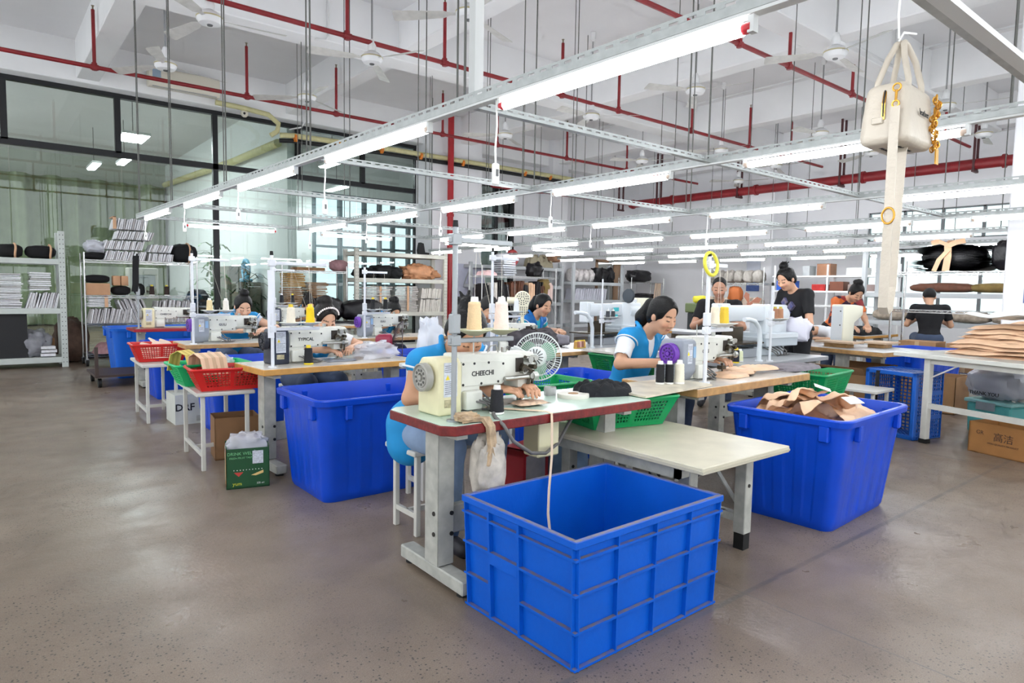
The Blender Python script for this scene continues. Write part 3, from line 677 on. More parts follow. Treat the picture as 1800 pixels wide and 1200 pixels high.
# ---------------------------------------------------------------- blue bins and crates
blue = M('blue_plastic', (0, 68, 196), .36, var=.08, scale=5, spec=.4); bluec = M('blue_crate_plastic', (0, 90, 200), .45, spec=.3, var=.07, scale=4, dust=(120, 112, 112), bump=.05, bscale=40)
def rrect(w, d, r, n=5):
    pts = []
    for cx, cy, a0 in ((w/2-r, d/2-r, 0), (-w/2+r, d/2-r, 90), (-w/2+r, -d/2+r, 180), (w/2-r, -d/2+r, 270)):
        for i in range(n+1):
            a = R(a0+90*i/n); pts.append((cx+r*cos(a), cy+r*sin(a)))
    return pts
def dense(pts, step):
    out = []; n = len(pts)
    for i in range(n):
        a, b = Vector(pts[i]), Vector(pts[(i+1) % n]); k = max(1, int((b-a).length/step))
        out += [tuple(a.lerp(b, j/k)) for j in range(k)]
    return out
def tapered_bin(label, cx, cy, wt, dt, wb, db, h, rz=0., mat=None, group='blue plastic bins', name='plastic_bin', contents=None):
    mat = mat or blue
    t = thing(name, label, 'bin', (cx, cy, 0), rz, group)
    base = dense(rrect(1, 1, .09), .012)
    def ring(w, d, z, rib=0.):
        o = []
        for x, y in base:
            px, py = x*w, y*d
            if rib:
                k = 0
                if abs(abs(x)-.5) < .012 and abs(y) < .4: k = 1 if ((y+.5)*5) % 1 < .5 else 0; px += rib*k*(-1 if x > 0 else 1)
                if abs(abs(y)-.5) < .012 and abs(x) < .4: k = 1 if ((x+.5)*6) % 1 < .5 else 0; py += rib*k*(-1 if y > 0 else 1)
            o.append((px, py, z))
        return o
    L = lambda f: (wb+(wt-wb)*f, db+(dt-db)*f)
    rings = [ring(wb-.02, db-.02, 0), ring(wb, db, .02), ring(*L(.08), h*.08), ring(*L(.1), h*.1, .005), ring(*L(.78), h*.78, .005), ring(*L(.86), h*.86, 0.), ring(*L(.94), h*.94), ring(L(.94)[0]+.05, L(.94)[1]+.05, h*.94),
             ring(wt+.05, dt+.05, h-.008), ring(wt+.035, dt+.035, h), ring(wt-.005, dt-.005, h), ring(wt-.012, dt-.012, h-.008)]
    inn = [ring(L(f)[0]-.018, L(f)[1]-.018, max(h*f, .012)) for f in (.8, .4, .02)]
    n = len(base); allr = rings+inn; mb = MB(); mb.add([p for r_ in allr for p in r_], [(j*n+i, j*n+(i+1) % n, (j+1)*n+(i+1) % n, (j+1)*n+i) for j in range(len(allr)-1) for i in range(n)]+[tuple(range(n-1, -1, -1)), tuple(range((len(allr)-1)*n, len(allr)*n))])
    obj('shell', mb, mat, t, smooth=35)
    for sx, sy in ((-.32, -1), (.32, -1), (-.32, 1), (.32, 1)):
        obj('rim_lug', MB().box((sx*wt, sy*(dt/2+.003), h*.87), (.05, .04, .1), taper=(1, 1)), mat, t, bev=.008)
    for sy in (-.34, .34):
        for sx in (-1, 1): obj('rim_lug', MB().box((sx*(wt/2+.003), sy*dt, h*.87), (.04, .06, .1)), mat, t, bev=.008)
    return t
tapered_bin('long blue plastic bin in front of the woman with the pearl headband', 2.17, 4.28, 1.06, .74, .95, .62, .69)
tapered_bin('blue plastic bin heaped with peach leather on the right', 4.28, 2.05, 1.0, .74, .88, .58, .69, R(3))
tapered_bin('blue bin in front of the brown-edged table behind the baskets', 2.17, 6.72, 1.06, .74, .95, .6, .69)
tapered_bin('blue bin behind the single red basket on the left', 2.13, 9.15, 1.06, .74, .95, .6, .69)
tapered_bin('lighter blue bin beside the red-edged table at the back left', 2.1, 11.5, 1.2, .8, 1.05, .68, .75, mat=M('blue_light_plastic', (8, 100, 210), .4))
tapered_bin('blue bin between the wire fan and the black cloth', 3.95, 4.1, 1.05, .74, .92, .6, .68)
tapered_bin('blue bin in the back row below the maroon desk fan', 4.15, 6.6, 1.05, .74, .92, .6, .68)
tapered_bin('small blue bin behind the shoulder of the ponytailed woman', 5.55, 4.55, .8, .6, .7, .5, .66)
tapered_bin('blue bin with a wide rim under the far right worktables', 9.75, 3.42, 1.2, .72, 1.05, .6, .72, R(-8))
# big ribbed crate in the foreground
def ribbed_crate(label, cx, cy, wt, dt, wb, db, h, rz):
    t = thing('storage_crate', label, 'crate', (cx, cy, 0), rz); th = .008
    def wall(w0, d0, w1, d1, z0, z1):
        return [(-w0/2, -d0/2, z0), (w0/2, -d0/2, z0), (w0/2, d0/2, z0), (-w0/2, d0/2, z0), (-w1/2, -d1/2, z1), (w1/2, -d1/2, z1), (w1/2, d1/2, z1), (-w1/2, d1/2, z1)]
    mb = MB(); sd = [(0, 1, 5, 4), (1, 2, 6, 5), (2, 3, 7, 6), (3, 0, 4, 7)]
    o = wall(wb, db, wt, dt, 0, h); i = wall(wb-2*th, db-2*th, wt-2*th, dt-2*th, .012, h)
    mb.add(o+i, sd+[tuple(8+k for k in reversed(f)) for f in sd]+[(0, 3, 2, 1), (8, 9, 10, 11)]+[(4+k, 4+(k+1) % 4, 12+(k+1) % 4, 12+k) for k in range(4)])
    obj('shell', mb, bluec, t, bev=.002)
    S = lambda f: (wb+(wt-wb)*f, db+(dt-db)*f); pr = .02
    rim = MB(); w1, d1 = wt+2*pr, dt+2*pr
    for y in (-1, 1): rim.b2((-w1/2, y*dt/2-.004 if y > 0 else y*d1/2, h-.028), (w1/2, y*d1/2 if y > 0 else y*dt/2+.004, h+.002))
    for x in (-1, 1): rim.b2((x*wt/2-.004 if x > 0 else x*w1/2, -dt/2, h-.028), (x*w1/2 if x > 0 else x*wt/2+.004, dt/2, h+.002))
    obj('rim', rim, bluec, t, bev=.003)
    for f in (.015, .30, .59, .86):
        w, d = S(f); z = max(.008, h*f); r_ = MB()
        for y in (-1, 1): r_.b2((-w/2-pr, y*d/2-.002, z-.005), (w/2+pr, y*(d/2+pr), z+.005))
        for x in (-1, 1):
            if f in (.30, .59) and x < 0:   # broken by the label panel
                r_.b2((x*w/2+.002, -d/2, z-.005), (x*(w/2+pr), -d*.0-.02, z+.005)); r_.b2((x*w/2+.002, d*.24, z-.005), (x*(w/2+pr), d/2, z+.005))
            else: r_.b2((x*w/2-.002, -d/2, z-.005), (x*(w/2+pr), d/2, z+.005))
        obj('rib', r_, bluec, t)
    for u in (-.5, -.26, 0, .26, .5):
        for y in (-1, 1):
            m2 = MB().bar((u*wb, y*(db/2+pr/2), 0), (u*wt, y*(dt/2+pr/2), h), .006, pr, (0, 1, 0)); obj('rib', m2, bluec, t)
    for u in (-.5, .5, -.04, .25):
        for x in (-1, 1):
            m2 = MB().bar((x*(wb/2+pr/2), u*db, 0), (x*(wt/2+pr/2), u*dt, h), .006 if abs(u) > .3 else .014, pr, (1, 0, 0)); obj('rib', m2, bluec, t)
    for x in (-1,):
        w, d = S(.6); obj('label_panel', MB().b2((-w/2-pr, -d*.03, h*.5), (-w/2, d*.245, h*.6)), bluec, t)
    return t
ribbed_crate('big ribbed blue crate open on the floor in the foreground', 2.1, 1.985, .90, .67, .86, .65, .50, R(.6))
tag(obj('black_strap', MB().ribbon([(0, 0, .02), (.02, .03, .1), (.015, .06, .17), (.0, .08, .2)], .04, .004, (1, .3, 0)), M('black_cloth', (16, 16, 18), .85), loc=(2.38, 2.06, .012)), 'black strap lying inside the big blue crate', 'strap')
tag(obj('leather_scrap', MB().b2((-.3, -.18, 0), (.25, .16, .012)), M('dark_scrap', (20, 22, 40), .8), loc=(2.12, 2.0, .014)), 'dark cloth scrap on the bottom of the big blue crate', 'cloth')

# mesh crate standing on its side, and lattice baskets
def basket(name, label, cx, cy, z, wt, dt, wb, db, h, mat, rz=0., nu=16, nv=6, group=None, solid_end=False, tilt=None):
    t = thing(name, label, 'basket', (cx, cy, z), rz, group)
    b = [(-wb/2, -db/2, .006), (wb/2, -db/2, .006), (wb/2, db/2, .006), (-wb/2, db/2, .006)]; u = [(-wt/2, -dt/2, h), (wt/2, -dt/2, h), (wt/2, dt/2, h), (-wt/2, dt/2, h)]
    lerp = lambda p, q, f: tuple(p[i]+(q[i]-p[i])*f for i in range(3))
    for k in range(4):
        k2 = (k+1) % 4; mb = MB(); n_ = nu if k % 2 == 0 else max(5, int(nu*db/wb))
        a0, a1 = lerp(b[k], b[k2], 0), lerp(b[k], b[k2], 1)
        lo = .16; p = lambda e, f: lerp(lerp(b[k], b[k2], e), lerp(u[k], u[k2], e), f)
        mb.lattice(p(.1, lo), p(.9, lo), p(.9, .88), p(.1, .88), n_, nv, .0075, .004)
        def slab(e0, e1, f0, f1):
            q = [Vector(p(e0, f0)), Vector(p(e1, f0)), Vector(p(e1, f1)), Vector(p(e0, f1))]; nn = (q[1]-q[0]).cross(q[3]-q[0]).normalized()*.0025
            mb.add([v+nn for v in q]+[v-nn for v in q], [(0, 1, 2, 3), (7, 6, 5, 4), (0, 4, 5, 1), (1, 5, 6, 2), (2, 6, 7, 3), (3, 7, 4, 0)])
        slab(0, 1, 0, lo); slab(0, 1, .88, 1); slab(0, .1, lo, .88); slab(.9, 1, lo, .88); slab(.47, .53, lo, .88)
        obj('side', mb, mat, t)
    obj('rim', MB().tube([(p_[0], p_[1], h) for p_ in rrect(wt+.015, dt+.015, .03, 4)], .011, 6, True), mat, t, smooth=50)
    fl = MB(); fl.lattice(b[0], b[1], b[2], b[3], nu, max(5, nu//2), .008, .004); obj('floor_grid', fl, mat, t)
    return t
redb = M('red_plastic', (206, 34, 30), .38, var=.06); greenb = M('green_plastic', (0, 150, 84), .4, var=.06); greend = M('green_dark_plastic', (10, 128, 66), .42)
basket('plastic_basket', 'red lattice basket in front of the green one on the near stool', 1.5, 5.36, .6, .56, .34, .42, .24, .17, redb, R(-4), group='red and green baskets')
basket('plastic_basket', 'green lattice basket behind the red one on the near stool', 1.45, 5.72, .6, .56, .36, .42, .26, .17, M('green_bright_plastic', (20, 186, 112), .4), R(2), group='red and green baskets')
basket('plastic_basket', 'red lattice basket of leather pieces on the far left stool', 1.47, 7.72, .6, .52, .36, .4, .26, .18, redb, R(-2), group='red and green baskets')
basket('plastic_basket', 'green lattice basket on the low beige side table', 3.02, 2.7, .60, .64, .42, .5, .3, .18, greenb, R(-12), nu=20, group='red and green baskets')
basket('plastic_basket', 'green lattice basket under the white board behind the black cloth', 5.05, 4.28, .53, .72, .56, .6, .44, .26, greend, nu=26, nv=9, group='red and green baskets')
basket('plastic_basket', 'green lattice basket at the right end of the tan-edged table', 5.43, 2.68, .5, .62, .46, .46, .34, .27, greenb, R(6), nu=20, nv=9, group='red and green baskets')
basket('plastic_basket', 'small green basket seen past the needle of the foreground machine', 2.95, 3.25, .62, .5, .36, .4, .28, .18, greenb, nu=18, group='red and green baskets')
st_ = stool('stool holding the small green basket behind the foreground machine', 2.72, 3.08, .46, .36, .62)
# ---- thread cones
def cone_thing(label, x, y, z, r=.032, h=.15, col=(236, 224, 204), base=(240, 238, 232), tip=None, group='thread cones', kind=0, r2=None):
    r2 = r2 or r*.78
    t = thing('thread_cone', label, 'thread', (x, y, z), 0, group); nm = 'thread_%d_%d_%d' % col; r2 = r2 or r*.68
    obj('base_ring', MB().lathe([(r*.95, 0), (r*1.02, .004), (r*.98, h*.08), (0, h*.08)], n=16), M('plastic_%d_%d_%d' % base, base, .4), t, smooth=40)
    prof = [(r*.98, h*.08)]+[(r*.98+(r2-r*.98)*f+(.0012 if i % 2 else 0), h*(.08+.76*f)) for i, f in enumerate([j/12 for j in range(13)])]+[(r2*.7, h*.86)]
    obj('thread_wrap', MB().lathe(prof, n=18), M(nm, col, .75, var=.06, scale=50, bump=.2, bscale=200), t, smooth=60)
    obj('cone_top', MB().lathe([(r2*.7, h*.85), (r2*.66, h*.9), (r2*.6, h), (r2*.4, h), (r2*.4, h*.85)], n=14), M('plastic_%d_%d_%d' % (tip or base), tip or base, .4), t, smooth=40)
    return t
# ---------------------------------------------------------------- sewing machines
steel = M('bright_steel', (178, 178, 172), .3, .9); dsteel = M('oily_steel', (78, 70, 58), .4, .7); bodyw = M('machine_white', (222, 222, 212), .35, var=.05, scale=12); creamm = M('machine_cream', (232, 224, 184), .35, var=.06, scale=10)
greym = M('motor_grey', (150, 156, 166), .4, var=.05); navym = M('motor_navy', (44, 50, 66), .4); purple = M('wheel_purple', (112, 58, 172), .4); wheelg = M('wheel_grey', (168, 166, 158), .4, var=.08); navyw = M('wheel_black', (34, 36, 48), .4)
inkm = M('ink_black', (40, 40, 42), .6); stick = M('sticker_white', (216, 220, 228), .5, var=.15, scale=60); yel = M('warning_yellow', (240, 214, 40), .5); cablem = M('cable_grey', (110, 108, 106), .6); stickb = M('sticker_pale_blue', (150, 186, 220), .5)
def sewing_machine(label, x, y, z=TH, rz=0., s=1., box=None, wheel=None, style='box', text=None, group='industrial sewing machines', body=None, cables=True):
    box = box or greym; wheel = wheel or purple; body = body or bodyw
    s *= .91; t = thing('sewing_machine', label, 'sewing machine', (x, y, z), rz, group); t.scale = (s, s, s)
    obj('bed_plate', MB().b2((.1, .03, 0), (.74, .21, .01)), M('bed_steel', (190, 192, 188), .3, .5), t, bev=.003)
    if style == 'box':
        mb = MB().prism([(.0, 0), (.2, 0), (.2, .26), (.17, .3), (.03, .3), (0, .27)], 0, .15, 'YZ')
    else:
        mb = MB().prism([(.0, .07), (.05, 0), (.2, 0), (.2, .28), (.18, .3), (.02, .3), (.0, .28)], 0, .155, 'YZ')
    obj('motor_box', mb, box, t, bev=.014, seg=3, smooth=40)
    obj('column', MB().b2((.15, .035, .01), (.3, .19, .16)), body, t, bev=.012, seg=2, smooth=40)
    arm = MB().prism([(.15, .13), (.46, .13), (.5, .165), (.62, .17), (.62, .295), (.56, .305), (.15, .315)], .035, .185, 'XZ')
    obj('arm', arm, body, t, bev=.012, seg=2, smooth=40)
    cp = obj('cover_plate', MB().prism([(.165, .14), (.44, .14), (.475, .18), (.47, .265), (.165, .275)], .027, .036, 'XZ'), body, t, bev=.002)
    for sx, sz in ((.175, .15), (.3, .15), (.42, .152), (.175, .262), (.25, .262), (.35, .262), (.455, .25)):
        obj('screw', MB().cyl((sx, .024, sz), (sx, .03, sz), .007, n=8), inkm, cp)
    obj('cover_box', MB().b2((.17, -.012, .015), (.285, .04, .12)), body, t, bev=.014, seg=2, smooth=40)
    hd = obj('head', MB().prism([(.585, .1), (.7, .1), (.715, .14), (.715, .29), (.7, .305), (.585, .305)], .045, .18, 'XZ'), body, t, bev=.01, seg=2, smooth=40)
    obj('recess', MB().b2((.555, .028, .195), (.61, .047, .275)), M('recess_dark', (46, 38, 30), .6), hd)
    for (a, b, c, r) in ((.6, .2, .045, .018), (.64, .265, .05, .02), (.675, .22, .05, .014), (.69, .27, .04, .016), (.655, .17, .05, .018), (.69, .165, .045, .014)):
        obj('knob', MB().cyl((a, .045-c, b), (a, .06, b), r, r*.9, 12), steel if r > .015 else dsteel, hd, smooth=40)
    obj('linkage', MB().bar((.59, .02, .24), (.66, .015, .2), .02, .012).bar((.62, .03, .28), (.69, .02, .25), .014).bar((.66, .02, .2), (.65, .03, .11), .018).bar((.685, .025, .2), (.68, .03, .09), .012).cyl((.6, .0, .215), (.6, .05, .215), .024, n=10), dsteel, hd)
    obj('lift_shaft', MB().cyl((.455, .012, .165), (.69, .012, .165), .0125, n=10).cyl((.665, .012, .165), (.7, .012, .165), .026, n=12), steel, t, smooth=40)
    nd = obj('needle_bar', MB().cyl((.645, .09, .03), (.645, .09, .12), .008, n=8).cyl((.665, .1, .02), (.665, .1, .12), .007, n=8).b2((.625, .075, .045), (.68, .12, .075)).cyl((.64, .085, 0), (.64, .085, .03), .003, n=6), dsteel, t)
    obj('presser_foot', MB().b2((.625, .06, .004), (.67, .13, .014)).b2((.637, .09, .01), (.66, .115, .05)), steel, nd)
    obj('thread_guide', MB().cyl((.3, .1, .31), (.3, .1, .4), .004, n=6), steel, t); obj('tension_disc', MB().cyl((.52, .1, .3), (.52, .1, .335), .016, n=10), steel, t); obj('guide_loop', MB().tube([(.4, .1, .305), (.42, .1, .345), (.46, .1, .35), (.48, .1, .3)], .004, 6), steel, t)
    w = obj('handwheel', MB().lathe([(0, -.018), (.02, -.018), (.024, -.03), (.05, -.03), (.054, -.024), (.062, -.024), (.066, -.034), (.074, -.03), (.076, .005), (.05, .012), (0, .012)], (-.02, .1, .2), 'X', 28), wheel, t, smooth=30)
    mb = MB()
    for k in range(10):
        a = 2*pi*k/10; mb.box((-.051, .1+.038*cos(a), .2+.038*sin(a)), (.004, .012, .012), rx=a)
    obj('wheel_slots', mb, M('slot_dark_'+wheel.name, tuple(int(255*max(0, v)**.45*.55) for v in wheel.node_tree.nodes['Principled BSDF'].inputs[0].default_value[:3]), .6), w)
    obj('wheel_hub', MB().cyl((-.056, .1, .2), (-.02, .1, .2), .014, n=12), wheel, w, smooth=40)
    if style == 'box': lb = obj('rating_label', MB().b2((.03, -.003, .1), (.115, -.0005, .28)), stick, t)
    else: lb = obj('rating_label', MB().b2((.045, -.003, .13), (.1, -.0005, .27)), stick, t)
    mb = MB(); z1 = .265 if style == 'box' else .255; k_ = 0
    while z1 > (.11 if style == 'box' else .14):
        if not (.185 < z1 < .225): mb.b2((.036 if style == 'box' else .05, -.0042, z1-.003), ((.108 if k_ % 3 else .09) if style == 'box' else .094, -.003, z1))
        z1 -= .0105; k_ += 1
    obj('label_print', mb, M('print_grey', (120, 122, 130), .6), lb, kind='stuff')
    obj('warning_mark', MB().prism([(.04, .19), (.066, .19), (.053, .216)], -.0045, -.003, 'XZ'), yel, lb)
    if style != 'box': obj('spec_label', MB().b2((.112, -.003, .17), (.145, -.0005, .25)), stickb, t)
    else: obj('qc_label', MB().b2((.035, -.003, .045), (.1, -.0005, .085)), M('label_worn', (186, 176, 140), .6, var=.3, scale=60), t)
    if text: lettering('maker_lettering', text, .038, inkm, cp, (.31, .0255, .205), (1, 0, 0), (0, 0, 1), bold=.0006)
    if cables:
        mb = MB(); rnd = random.Random(label)
        for k in range(4):
            x0 = .2+.03*k; mb.tube([(x0, .03, .07+.015*k), (x0+.04, -.01-.02*rnd.random(), .06), (x0+.08, -.03-.02*rnd.random(), .03+.02*rnd.random()), (x0+.1+.08*rnd.random(), -.05+.02*k, .01), (x0+.14+.05*rnd.random(), -.02+.02*k, .008), (x0+.1, .02, .008)], .006, 6)
        obj('cables', mb, cablem, t, smooth=60)
    return t
m1 = sewing_machine('cream and white sewing machine with a grey wheel on the foreground green table', 1.665, 2.585, s=1.0, rz=R(2), box=creamm, wheel=wheelg, style='box', text='CHEECHI')
sewing_machine('sewing machine with a navy motor box and black wheel on the yellow-edged table', 1.735, 5.03, rz=R(4), box=navym, wheel=navyw, style='box', text='TYPICAL')
sewing_machine('grey and white sewing machine with a purple wheel, third in the left row', 1.735, 7.35, box=greym, wheel=purple, style='cut', text='GULI')
sewing_machine('cream sewing machine on the red-edged table at the back left', 1.76, 10.2, box=creamm, wheel=wheelg, style='box', text='CHEECHI', cables=False)
sewing_machine('grey sewing machine with a big purple wheel before the ponytailed woman', 3.67, 2.68, rz=R(2), s=1.06, box=greym, wheel=purple, style='cut', text='GULI')
sewing_machine('purple-wheeled sewing machine behind the maroon desk fan', 3.66, 7.4, box=greym, wheel=purple, style='cut', text='GULI')
sewing_machine('grey sewing machine seen between the two pale cones of the foreground stand', 3.72, 4.95, box=greym, wheel=wheelg, style='cut', text='GULI')
sewing_machine('navy sewing machine half hidden by the yellow thread cone', 3.42, 9.9, box=navym, wheel=navyw, style='box', text='TYPICAL', cables=False)
# power cable over the foreground table edge
tag(obj('power_cable', MB().tube([(1.98, 2.55, .806), (1.9, 2.47, .81), (1.86, 2.4, .808), (1.87, 2.352, .78), (1.92, 2.34, .7), (2.05, 2.36, .62), (2.2, 2.42, .585), (2.36, 2.5, .6), (2.5, 2.58, .66), (2.6, 2.62, .72)], .009, 8), cablem, smooth=60), 'thick grey power cable looping over the red table edge', 'cable')
# ---------------------------------------------------------------- thread stands
polem = M('stand_grey', (160, 164, 166), .4, .5); polew = M('stand_white', (222, 224, 228), .4); dishm = M('dish_cream', (208, 208, 172), .45); dishw = M('dish_white', (220, 222, 216), .45)
def thread_stand(label, x, y, z=TH, h=.88, arm=.37, L=.34, mat=None, dish=None, top=.32, dishes=(.11, .27), r=.0125, rz=0.):
    mat = mat or polem; t = thing('thread_stand', label, 'thread stand', (x, y, z), rz, 'thread stands')
    obj('pole', MB().cyl((0, 0, 0), (0, 0, h), r, n=12), mat, t, smooth=40)
    obj('base_flange', MB().cyl((0, 0, 0), (0, 0, .008), r*2.6, n=14), mat, t, smooth=40)
    obj('pole_cap', MB().cyl((0, 0, h), (0, 0, h+.03), r*1.1, r*.9, n=10), rub, t, smooth=40)
    obj('clamp', MB().box((0, 0, arm), (.05, .045, .05)).box((0, 0, arm+.075), (.045, .04, .09)), mat, t, bev=.005)
    obj('cross_arm', MB().b2((-.03, -.012, arm-.012), (L, .012, arm+.01)), mat, t, bev=.003)
    if top: obj('guide_arm', MB().b2((-.03, -.014, h-.07), (top, .014, h-.045)).box((0, 0, h-.055), (.05, .045, .05)), mat, t, bev=.003)
    for d in dishes:
        obj('spool_dish', MB().lathe([(0, arm+.018), (.02, arm+.018), (.055, arm+.034), (.085, arm+.045), (.085, arm+.048), (.05, arm+.038), (0, arm+.03)], (d, 0, 0), n=22), dish or dishm, t, smooth=50)
        obj('spool_pin', MB().cyl((d, 0, arm), (d, 0, arm+.15), .004, n=6), mat, t)
    if top:
        mb = MB()
        for d in dishes:
            mb.cyl((d, 0, arm+.18), (d*.9+.02, 0, h-.06), .0009, n=4); mb.cyl((d*.9+.02, 0, h-.06), (.3+.2*d, .1, .36), .0009, n=4)
        obj('thread', mb, M('thread_ivory', (240, 234, 220), .6), t)
    return t
thread_stand('tall grey thread stand rising in front of the foreground sewing machine', 1.675, 2.475)
cone_thing('peach thread cone on the left dish of the foreground stand', 1.785, 2.475, TH+.404, .036, .165, (238, 206, 160))
cone_thing('pale pink thread cone on the right dish of the foreground stand', 1.945, 2.475, TH+.404, .037, .165, (244, 222, 210))
cone_thing('black thread cone standing on the green table top', 1.945, 2.50, TH+.001, .036, .14, (26, 26, 32))
thread_stand('white thread stand with taped paper beside the navy sewing machine', 1.69, 4.9, h=.83, arm=.285, mat=polew, dish=dishw, top=.42, L=.36, dishes=(.14, .29))
cone_thing('ivory thread cone on the stand of the navy sewing machine', 1.83, 4.9, TH+.315, .034, .155, (238, 228, 208), tip=(230, 200, 40))
cone_thing('bright yellow thread cone on the stand of the navy sewing machine', 1.98, 4.9, TH+.315, .034, .155, (246, 206, 20), tip=(240, 214, 60))
cone_thing('black thread cone with a yellow base on the yellow-edged table', 1.985, 4.95, TH+.001, .036, .15, (24, 24, 28), base=(244, 212, 30), r2=.028)
tag(obj('taped_paper', MB().ribbon([(1.675, 4.883, 1.02), (1.672, 4.884, 1.2), (1.68, 4.883, 1.4), (1.675, 4.884, 1.52)], .045, .003, (1, -.3, 0)), M('paper_white', (232, 234, 240), .6, var=.05)), 'white paper strip taped along the thread stand pole', 'paper')
thread_stand('white thread stand beside the purple-wheeled machine in the left row', 1.69, 7.22, h=.92, arm=.3, mat=polew, dish=dishw, top=.36, dishes=(.16, .32), L=.36)
cone_thing('cream thread cone left on the third stand of the left row', 1.85, 7.22, TH+.33, .032, .14, (232, 210, 160))
cone_thing('white thread cone right on the third stand of the left row', 2.01, 7.22, TH+.33, .032, .14, (232, 226, 214))
thread_stand('thread stand wrapped in dark cloth at the back left', 1.68, 10.08, h=.98, arm=.42, mat=polem, top=0, dishes=(), L=.1)
tag(obj('dark_rag', MB().ribbon([(1.665, 10.06, 1.78), (1.655, 10.055, 1.6), (1.65, 10.05, 1.4), (1.635, 10.045, 1.3)], .075, .012, (1, -.2, 0)), M('black_cloth', (16, 16, 18), .85)), 'dark rag hanging from the back left thread stand', 'cloth')
thread_stand('white thread stand with a yellow tape ring before the ponytailed woman', 3.80, 2.60, h=.85, arm=.355, mat=polew, dish=dishw, top=.2, dishes=(.12, .22), L=.3, r=.014)
tag(obj('yellow_tape_ring', MB().tube([(.075*cos(a)*.95, .03*sin(a*1)*.4, .075*sin(a)) for a in [2*pi*i/24 for i in range(24)]], .012, 8, True), M('tape_yellow', (232, 222, 70), .35), loc=(3.80, 2.585, 1.60), smooth=60), 'yellow tape ring hung on top of the white thread stand', 'tape')
cone_thing('ivory thread cone on the stand before the ponytailed woman', 3.89, 2.6, TH+.385, .034, .15, (238, 224, 200))
cone_thing('mustard yellow thread cone on the stand before the ponytailed woman', 4.0, 2.6, TH+.385, .034, .15, (232, 194, 60))
cone_thing('left black thread cone beside the big purple wheel', 3.40, 2.66, TH+.016, .028, .15, (20, 20, 24), r2=.026)
cone_thing('right black thread cone beside the big purple wheel', 3.455, 2.63, TH+.016, .028, .15, (20, 20, 24), r2=.026)
cone_thing('cream thread cone beside the two black cones', 3.52, 2.60, TH+.016, .034, .155, (232, 226, 206), r2=.028)
thread_stand('white thread stand at the purple-wheeled machine behind the maroon fan', 3.62, 7.28, h=.85, arm=.3, mat=polew, dish=dishw, top=.3)
cone_thing('left black cone with a yellow tip behind the maroon fan', 3.73, 7.28, TH+.33, .03, .16, (22, 22, 26), tip=(236, 206, 40), r2=.025)
cone_thing('right black cone with a yellow tip behind the maroon fan', 3.9, 7.28, TH+.33, .03, .16, (22, 22, 26), tip=(236, 206, 40), r2=.025)
thread_stand('white thread stand in front of the short-haired man', 3.66, 4.8, h=.95, arm=.36, mat=polew, dish=dishw, top=.3)
cone_thing('white thread cone in front of the face of the short-haired man', 3.78, 4.8, TH+.39, .026, .16, (236, 238, 240), r2=.022)
cone_thing('thin white thread cone right of the short-haired man', 3.95, 4.8, TH+.39, .026, .14, (228, 230, 232), r2=.02)
thread_stand('white thread stand behind the woman with the pearl headband', 3.36, 9.65, h=.9, arm=.32, mat=polew, dish=dishw, top=.3)
cone_thing('black thread cone left behind the pearl headband', 3.47, 9.65, TH+.35, .03, .15, (20, 20, 28), tip=(230, 230, 236))
cone_thing('black thread cone with yellow tip behind the pearl headband', 3.63, 9.65, TH+.35, .03, .15, (20, 20, 24), tip=(236, 206, 40))
# ---------------------------------------------------------------- pattern (programmable) machines
pw = M('pattern_white', (214, 220, 224), .35); pg2 = M('pattern_grey', (186, 194, 200), .4)
def pattern_machine(label, x, y, z, rz, s=1., acc=None, motor=True, cyl_x=.4):
    t = thing('pattern_machine', label, 'sewing machine', (x, y, z), rz); t.scale = (s, s, s)
    obj('base', MB().b2((-.05, -.12, 0), (.5, .3, .1)), pg2, t, bev=.008)
    obj('control_box', MB().b2((-.3, -.16, .0), (-.06, .1, .09)), M('control_grey', (150, 154, 160), .4), t, bev=.006)
    obj('bed', MB().b2((.05, -.2, .1), (.62, .12, .24)).b2((.0, -.16, .12), (.1, .1, .2)), pg2, t, bev=.008)
    obj('arm', MB().b2((-.45, -.06, .36), (.35, .1, .52)).b2((.2, -.08, .2), (.6, .12, .53)), pw, t, bev=.018, seg=2, smooth=40)
    obj('head', MB().b2((-.5, -.05, .28), (-.36, .09, .54)), pw, t, bev=.012)
    obj('clamp_frame', MB().b2((-.5, -.2, .14), (0, .24, .155)).b2((-.4, -.02, .15), (-.1, .02, .3)), dsteel, t)
    if motor:
        obj('motor', MB().lathe([(0, 0), (.06, 0), (.1, .02), (.105, .22), (.09, .25), (0, .25)], (cyl_x-.02, .0, .42), 'X', 20), pw, t, smooth=40)
    obj('rail', MB().b2((.0, -.215, .19), (.6, -.2, .23)), pw, t)
    mb = MB()
    for k in range(6): mb.cyl((.08+.09*k, -.203, .2), (.08+.09*k, -.198, .2), .008, n=6)
    obj('screws', mb, inkm, t)
    mb = MB(); rnd = random.Random(label)
    for k in range(5): mb.tube([(.1+.08*k, -.13, .09), (.14+.06*k, -.22, .05), (.2+.05*k, -.24+.06*rnd.random(), .01), (.3+.05*k, -.18, .008)], .007, 6)
    obj('cables', mb, cablem, t, smooth=60)
    if acc: obj('accent', MB().b2((-.02, -.083, .42), (.1, -.079, .47)).b2((.0, -.083, .35), (.08, -.079, .38)), acc, t)
    return t
def arch_lamp(label, x, y, z, col=None):
    t = thing('arch_arm', label, 'machine arm', (x, y, z))
    obj('arch', MB().tube([(0, 0, 0), (0, 0, .22), (-.03, 0, .32), (-.1, 0, .38), (-.2, 0, .4), (-.28, 0, .4)], .022, 10), pw, t, smooth=60)
    obj('foot', MB().cyl((0, 0, 0), (0, 0, .015), .035, n=12), pw, t, smooth=40)
pattern_machine('large grey pattern sewing machine with a round motor on the grey table', 6.2, 3.75, .77, R(-3), 1.0)
